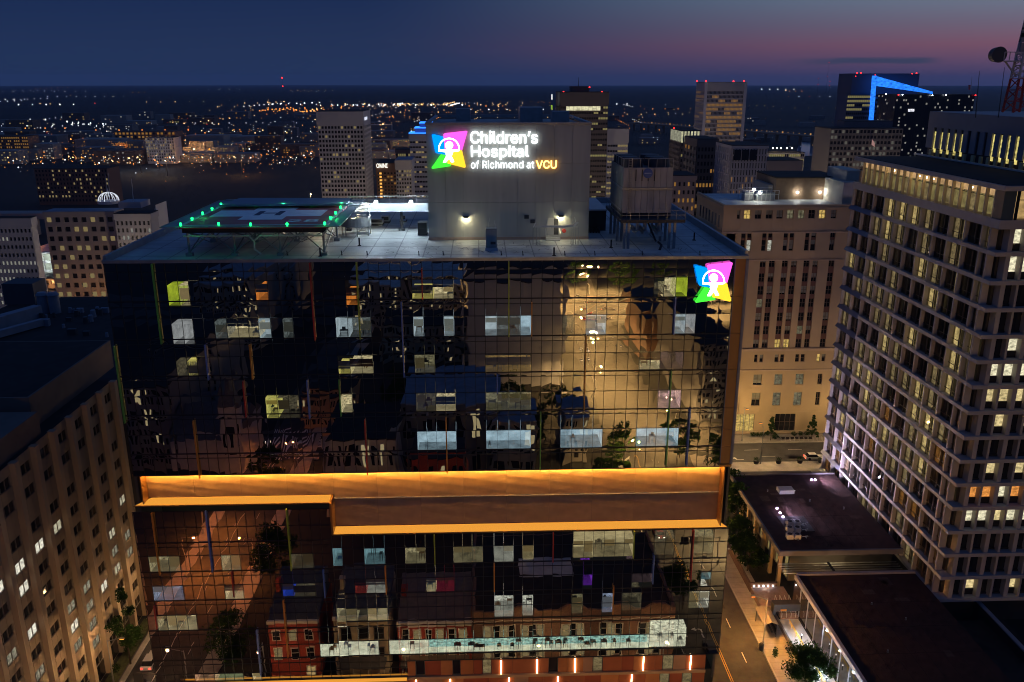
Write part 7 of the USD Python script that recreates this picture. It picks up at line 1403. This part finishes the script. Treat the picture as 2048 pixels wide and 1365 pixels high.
ov = T('overpass', 'brown overpass lit by one white lamp at far left', 'bridge', (-150, 420, 0)); a, c = P(-40, 428, y=420), P(92, 430, y=420); m = MB(); m.box(a[0], c[0], 420, 432, a[2] - 3.4, a[2]); m.build('deck', mat('far_tan', (.34, .29, .25)), ov)
for x in np.linspace(a[0], c[0] - 2, 5): m = MB(); m.box(x, x + 2, 423, 429, 0, a[2] - 3.4); m.build('pier', mat('far_tan', (.34, .29, .25)), ov)
lamp_light(ov.path + '/light', (30, -10, a[2] + 6), (1., .4, .12), 5000, .5)
for i, (u, v, y, c_, pw) in enumerate(((150, 612, 250, (1., .42, .10), 330), (200, 606, 252, (1., .42, .10), 420), (70, 470, 330, (1., .30, .06), 2500), (80, 575, 280, (1., .45, .14), 900), (80, 530, 296, (.85, 1., .9), 800))):
    p = P(u, v, y=y); L = T('far_street_or_fill_lamp', ('orange street lamp before the foot of the ribbed office block, left', 'orange street lamp before the foot of the ribbed office block, right', 'orange street lamp under the overpass at far left', 'orange wall lamp of the dim shop row', 'white lamp on the bright parking deck')[i], 'street lamp', tuple(p)); m = MB(); m.ball(p, .5, 1); m.build('lens', bulb['sodium' if i < 4 else 'white'], L); m = MB(); m.tube((p[0], p[1], 0), p, .12, n=5); m.build('post', metal_dark, L); lamp_light(L.path + '/light', (0, -2.0, 0), c_, pw, .4)
# the far bridge and its lamps, the river beside it
br2 = T('river_bridge', 'long low highway bridge with a line of small lamps crossing the dark valley', 'bridge', (300, 1500, 0)); q0, q1 = P(1262, 246, z=14), P(1690, 278, z=14); m = MB(); m.bar(q0, q1, 14, 2.2); m.build('deck', mat('far_deck', (.22, .17, .12), .8), br2)
for t in np.linspace(.02, .98, 22): q = q0 + (q1 - q0) * t; m = MB(); m.box(q[0] - 1.5, q[0] + 1.5, q[1] - 3, q[1] + 3, 0, 12.8); m.build('pier', mat('far_deck', (.22, .17, .12)), br2)
m = MB()
for k, t in enumerate(np.linspace(.02, .98, 46)): q = q0 + (q1 - q0) * t; m.octa((q[0], q[1] - 6, 17), .8 + .8 * (k % 5 == 0))
m.build('lamp_row', emit('bridge_lamps', (1., .55, .2), 1.8, island=True), br2, kind='stuff')
m = MB(); p = [P(u, v, z=.3) for u, v in ((1590, 312), (1668, 312), (1668, 290), (1600, 284))]; m.quad(*p); m.build('river', mat('river_water', (.10, .13, .18), .12, .1, .01), None, kind='structure')
# low buildings and lamps of the far districts
rf = random.Random(44)
cl_mats = [mat('far_wall_a', (.20, .18, .17), .85), mat('far_wall_b', (.30, .27, .24), .85), mat('far_wall_c', (.14, .09, .07), .85)]
def low(u, v, w, h, lit, k):
    p = P(u, v, z=0); x, y = p[0], p[1]; d = w * .6
    B = T('low_building', 'low building among the far lights left of the sign' if u < 850 else 'low building among the sparse far lights at right', 'building', (x, y, 0), 'far low buildings, left' if u < 850 else 'far low buildings, right')
    m = MB(); m.box(x - w / 2, x + w / 2, y, y + d, 0, h); m.build('wall', cl_mats[k % 3], B); q = MB(); s = max(1.6, y * .0016)
    for xx in np.arange(x - w / 2 + s, x + w / 2 - s, s * 1.9):
        for zz in np.arange(s * .8, h - s * .6, s * 1.7):
            if rf.random() < lit: q.box(xx, xx + s, y - .3, y - .1, zz, zz + s * .8)
    q.build('lit_window', pal(rf.choice(('mix', 'gold', 'white', 'yellow'))), B, kind='stuff')
for k in range(95):
    u = rf.uniform(-20, 860); v = rf.choice((rf.uniform(268, 330), rf.uniform(285, 326), rf.uniform(238, 275)))
    if u > 600: v = rf.uniform(235, 320)
    low(u, v, rf.uniform(18, 60), rf.uniform(7, 20), rf.uniform(.05, .4), k)
for k in range(22): low(rf.uniform(1220, 1700), rf.uniform(215, 290), rf.uniform(16, 40), rf.uniform(6, 12), rf.uniform(.03, .2), k)
lamps = {k: MB() for k in ('white', 'amber', 'orange', 'red')}
def lampset(u0, u1, v0, v1, n, mix, s=1., z=9):
    while n > 0:                                            # rows of lamps along streets, a few strays
        k = rf.choice((1, 1, 3, 5, 7, 9)); u, v = rf.uniform(u0, u1), rf.uniform(v0, v1); p = P(u, v, z=z); a = rf.choice((0, 0, .12, 1.5, rf.uniform(0, 3))); st_ = rf.uniform(24, 42) * (1 + p[1] / 5000); c_ = rf.choices(('white', 'amber', 'orange', 'red'), mix)[0]; big = rf.choice((.55, .7, .8, 1.0, 1.5))
        for i in range(k):
            q = p + np.array([math.cos(a), math.sin(a), 0]) * st_ * (i - k / 2); d = np.linalg.norm(q - CAM); lamps[c_ if k > 1 and c_ != 'red' else rf.choices(('white', 'amber', 'orange', 'red'), mix)[0]].octa(q, d * .00055 * s * big * rf.uniform(.7, 1.2))  # lamp bodies grow with distance, so their size carries the bloom
        n -= k
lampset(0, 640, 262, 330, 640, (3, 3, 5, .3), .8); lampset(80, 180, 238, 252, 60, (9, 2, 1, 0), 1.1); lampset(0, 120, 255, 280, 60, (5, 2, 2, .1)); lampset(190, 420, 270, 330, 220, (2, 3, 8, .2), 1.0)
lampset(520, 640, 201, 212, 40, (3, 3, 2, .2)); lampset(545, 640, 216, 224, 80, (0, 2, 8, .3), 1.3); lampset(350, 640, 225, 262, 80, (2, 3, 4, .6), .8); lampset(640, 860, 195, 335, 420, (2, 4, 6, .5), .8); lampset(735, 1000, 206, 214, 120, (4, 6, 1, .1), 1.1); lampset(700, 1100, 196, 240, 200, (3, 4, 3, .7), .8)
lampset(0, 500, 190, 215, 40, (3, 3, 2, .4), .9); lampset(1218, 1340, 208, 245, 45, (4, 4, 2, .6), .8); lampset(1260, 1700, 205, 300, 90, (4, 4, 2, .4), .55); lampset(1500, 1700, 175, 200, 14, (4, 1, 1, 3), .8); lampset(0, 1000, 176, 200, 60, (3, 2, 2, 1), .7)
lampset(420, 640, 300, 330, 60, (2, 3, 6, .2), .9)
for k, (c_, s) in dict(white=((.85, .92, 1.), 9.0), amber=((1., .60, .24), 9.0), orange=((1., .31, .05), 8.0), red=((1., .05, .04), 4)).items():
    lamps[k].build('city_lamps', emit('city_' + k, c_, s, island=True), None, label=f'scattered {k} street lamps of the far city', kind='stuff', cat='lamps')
for i, (u, v, vb) in enumerate(((564, 156, 190), (1660, 163, 180), (1637, 158, 180), (1658, 126, 180), (375, 237, 280), (414, 250, 290))):
    y = 5200 if i != 1 else 5600
    if i > 3: y = 1300
    if i == 3: y = 7000
    a, c = P(u, v, y=y), P(u, vb, y=y); A = T('radio_mast', ('tall far radio mast with red lights left of the grey tower', 'far radio mast with red lights beside the blue frame tower', 'faint far radio mast left of its neighbour near the blue frame tower', 'tallest faint far radio mast near the blue frame tower', 'construction crane mast with a red light among the left far lights', 'dark lamp mast among the left far lights')[i], 'mast', (a[0], y, 0)); w = y * .00012
    m = MB(); m.tube((a[0], y, 0), (a[0], y, a[2]), w, w * .4, 5); m.build('lattice', metal_dark, A); m = MB(); m.octa(a, y * (.0009 if i == 0 else .0003)); m.octa((a[0] + w, y, (a[2] + c[2]) / 2), y * (.0008 if i == 0 else .0003)); m.build('red_light', bulb['red'], A)

for i, (x, y, pw) in enumerate(((-52, 292, 16000), (-5, 310, 12000), (52, 330, 14000), (70, 205, 9000), (120, 250, 16000), (165, 390, 26000), (150, 540, 22000), (95, 380, 12000), (230, 380, 20000), (-120, 520, 26000), (60, 440, 22000), (-128, 222, 9000), (-165, 170, 6000))):  # unseen fill lamps, added to brighten the tower fronts
    L = T('far_street_or_fill_lamp', 'added fill lamp on a post, hidden among the towers, ' + ('before the grey office tower', 'before the brown hotel', 'before the white banded tower', 'beside the stone building', 'before the old dark building', 'before the lit crown building', 'before the ribbed slab tower', 'before the brown tower', 'before the gridded block', 'before the brick apartments', 'before the white banded block', 'before the ribbed far block', 'before the left edge tower')[i], 'street lamp', (x, y, 0)); m = MB(); m.tube((x, y, 0), (x, y, 11.6), .15, .1, 6); m.build('post', metal_dark, L); m = MB(); m.ball((x, y, 12), .4, 1); m.build('lens', bulb['warm'], L); lamp_light(L.path + '/light', (0, -1.5, 12), (1., .74, .48), pw * .4, .4)

for i in range(18):  # added glow lamps, put in to light far ground, walls and haze
    u, v = rf.choice(((rf.uniform(0, 620), rf.uniform(268, 325)), (rf.uniform(640, 850), rf.uniform(240, 320)), (rf.uniform(200, 400), rf.uniform(285, 318)))); p = P(u, v, z=14)
    L = T('far_glow_lamp', 'added glow lamp on a mast among the far district lights at left', 'street lamp', (p[0], p[1], 0), 'added glow lamps of the far districts'); m = MB(); m.tube((p[0], p[1], 0), (p[0], p[1], 13.5), .3, .15, 6); m.build('mast', metal_dark, L); m = MB(); m.octa((p[0], p[1], 14), p[1] * .0006); m.build('lens', emit('city_amber', (1, 1, 1)), L); lamp_light(L.path + '/light', (0, -3, 14), rf.choice(((1., .45, .12), (1., .62, .3), (.95, .95, 1.))), 3 * p[1], 1.)
# ---------------------------------------------------------------- evening haze over the whole valley
hz_m = usdkit.material(stage, '/World/Looks/haze_air', {'v': ('principled_volume', {'color': (.62, .72, .95), 'density': 3.0e-5, 'anisotropy': .2})}, [], volume='v.volume')
m = MB(); m.box(-31000, 31000, -31000, 31000, -1.2, 330); m.build('haze', hz_m, None, kind='stuff')
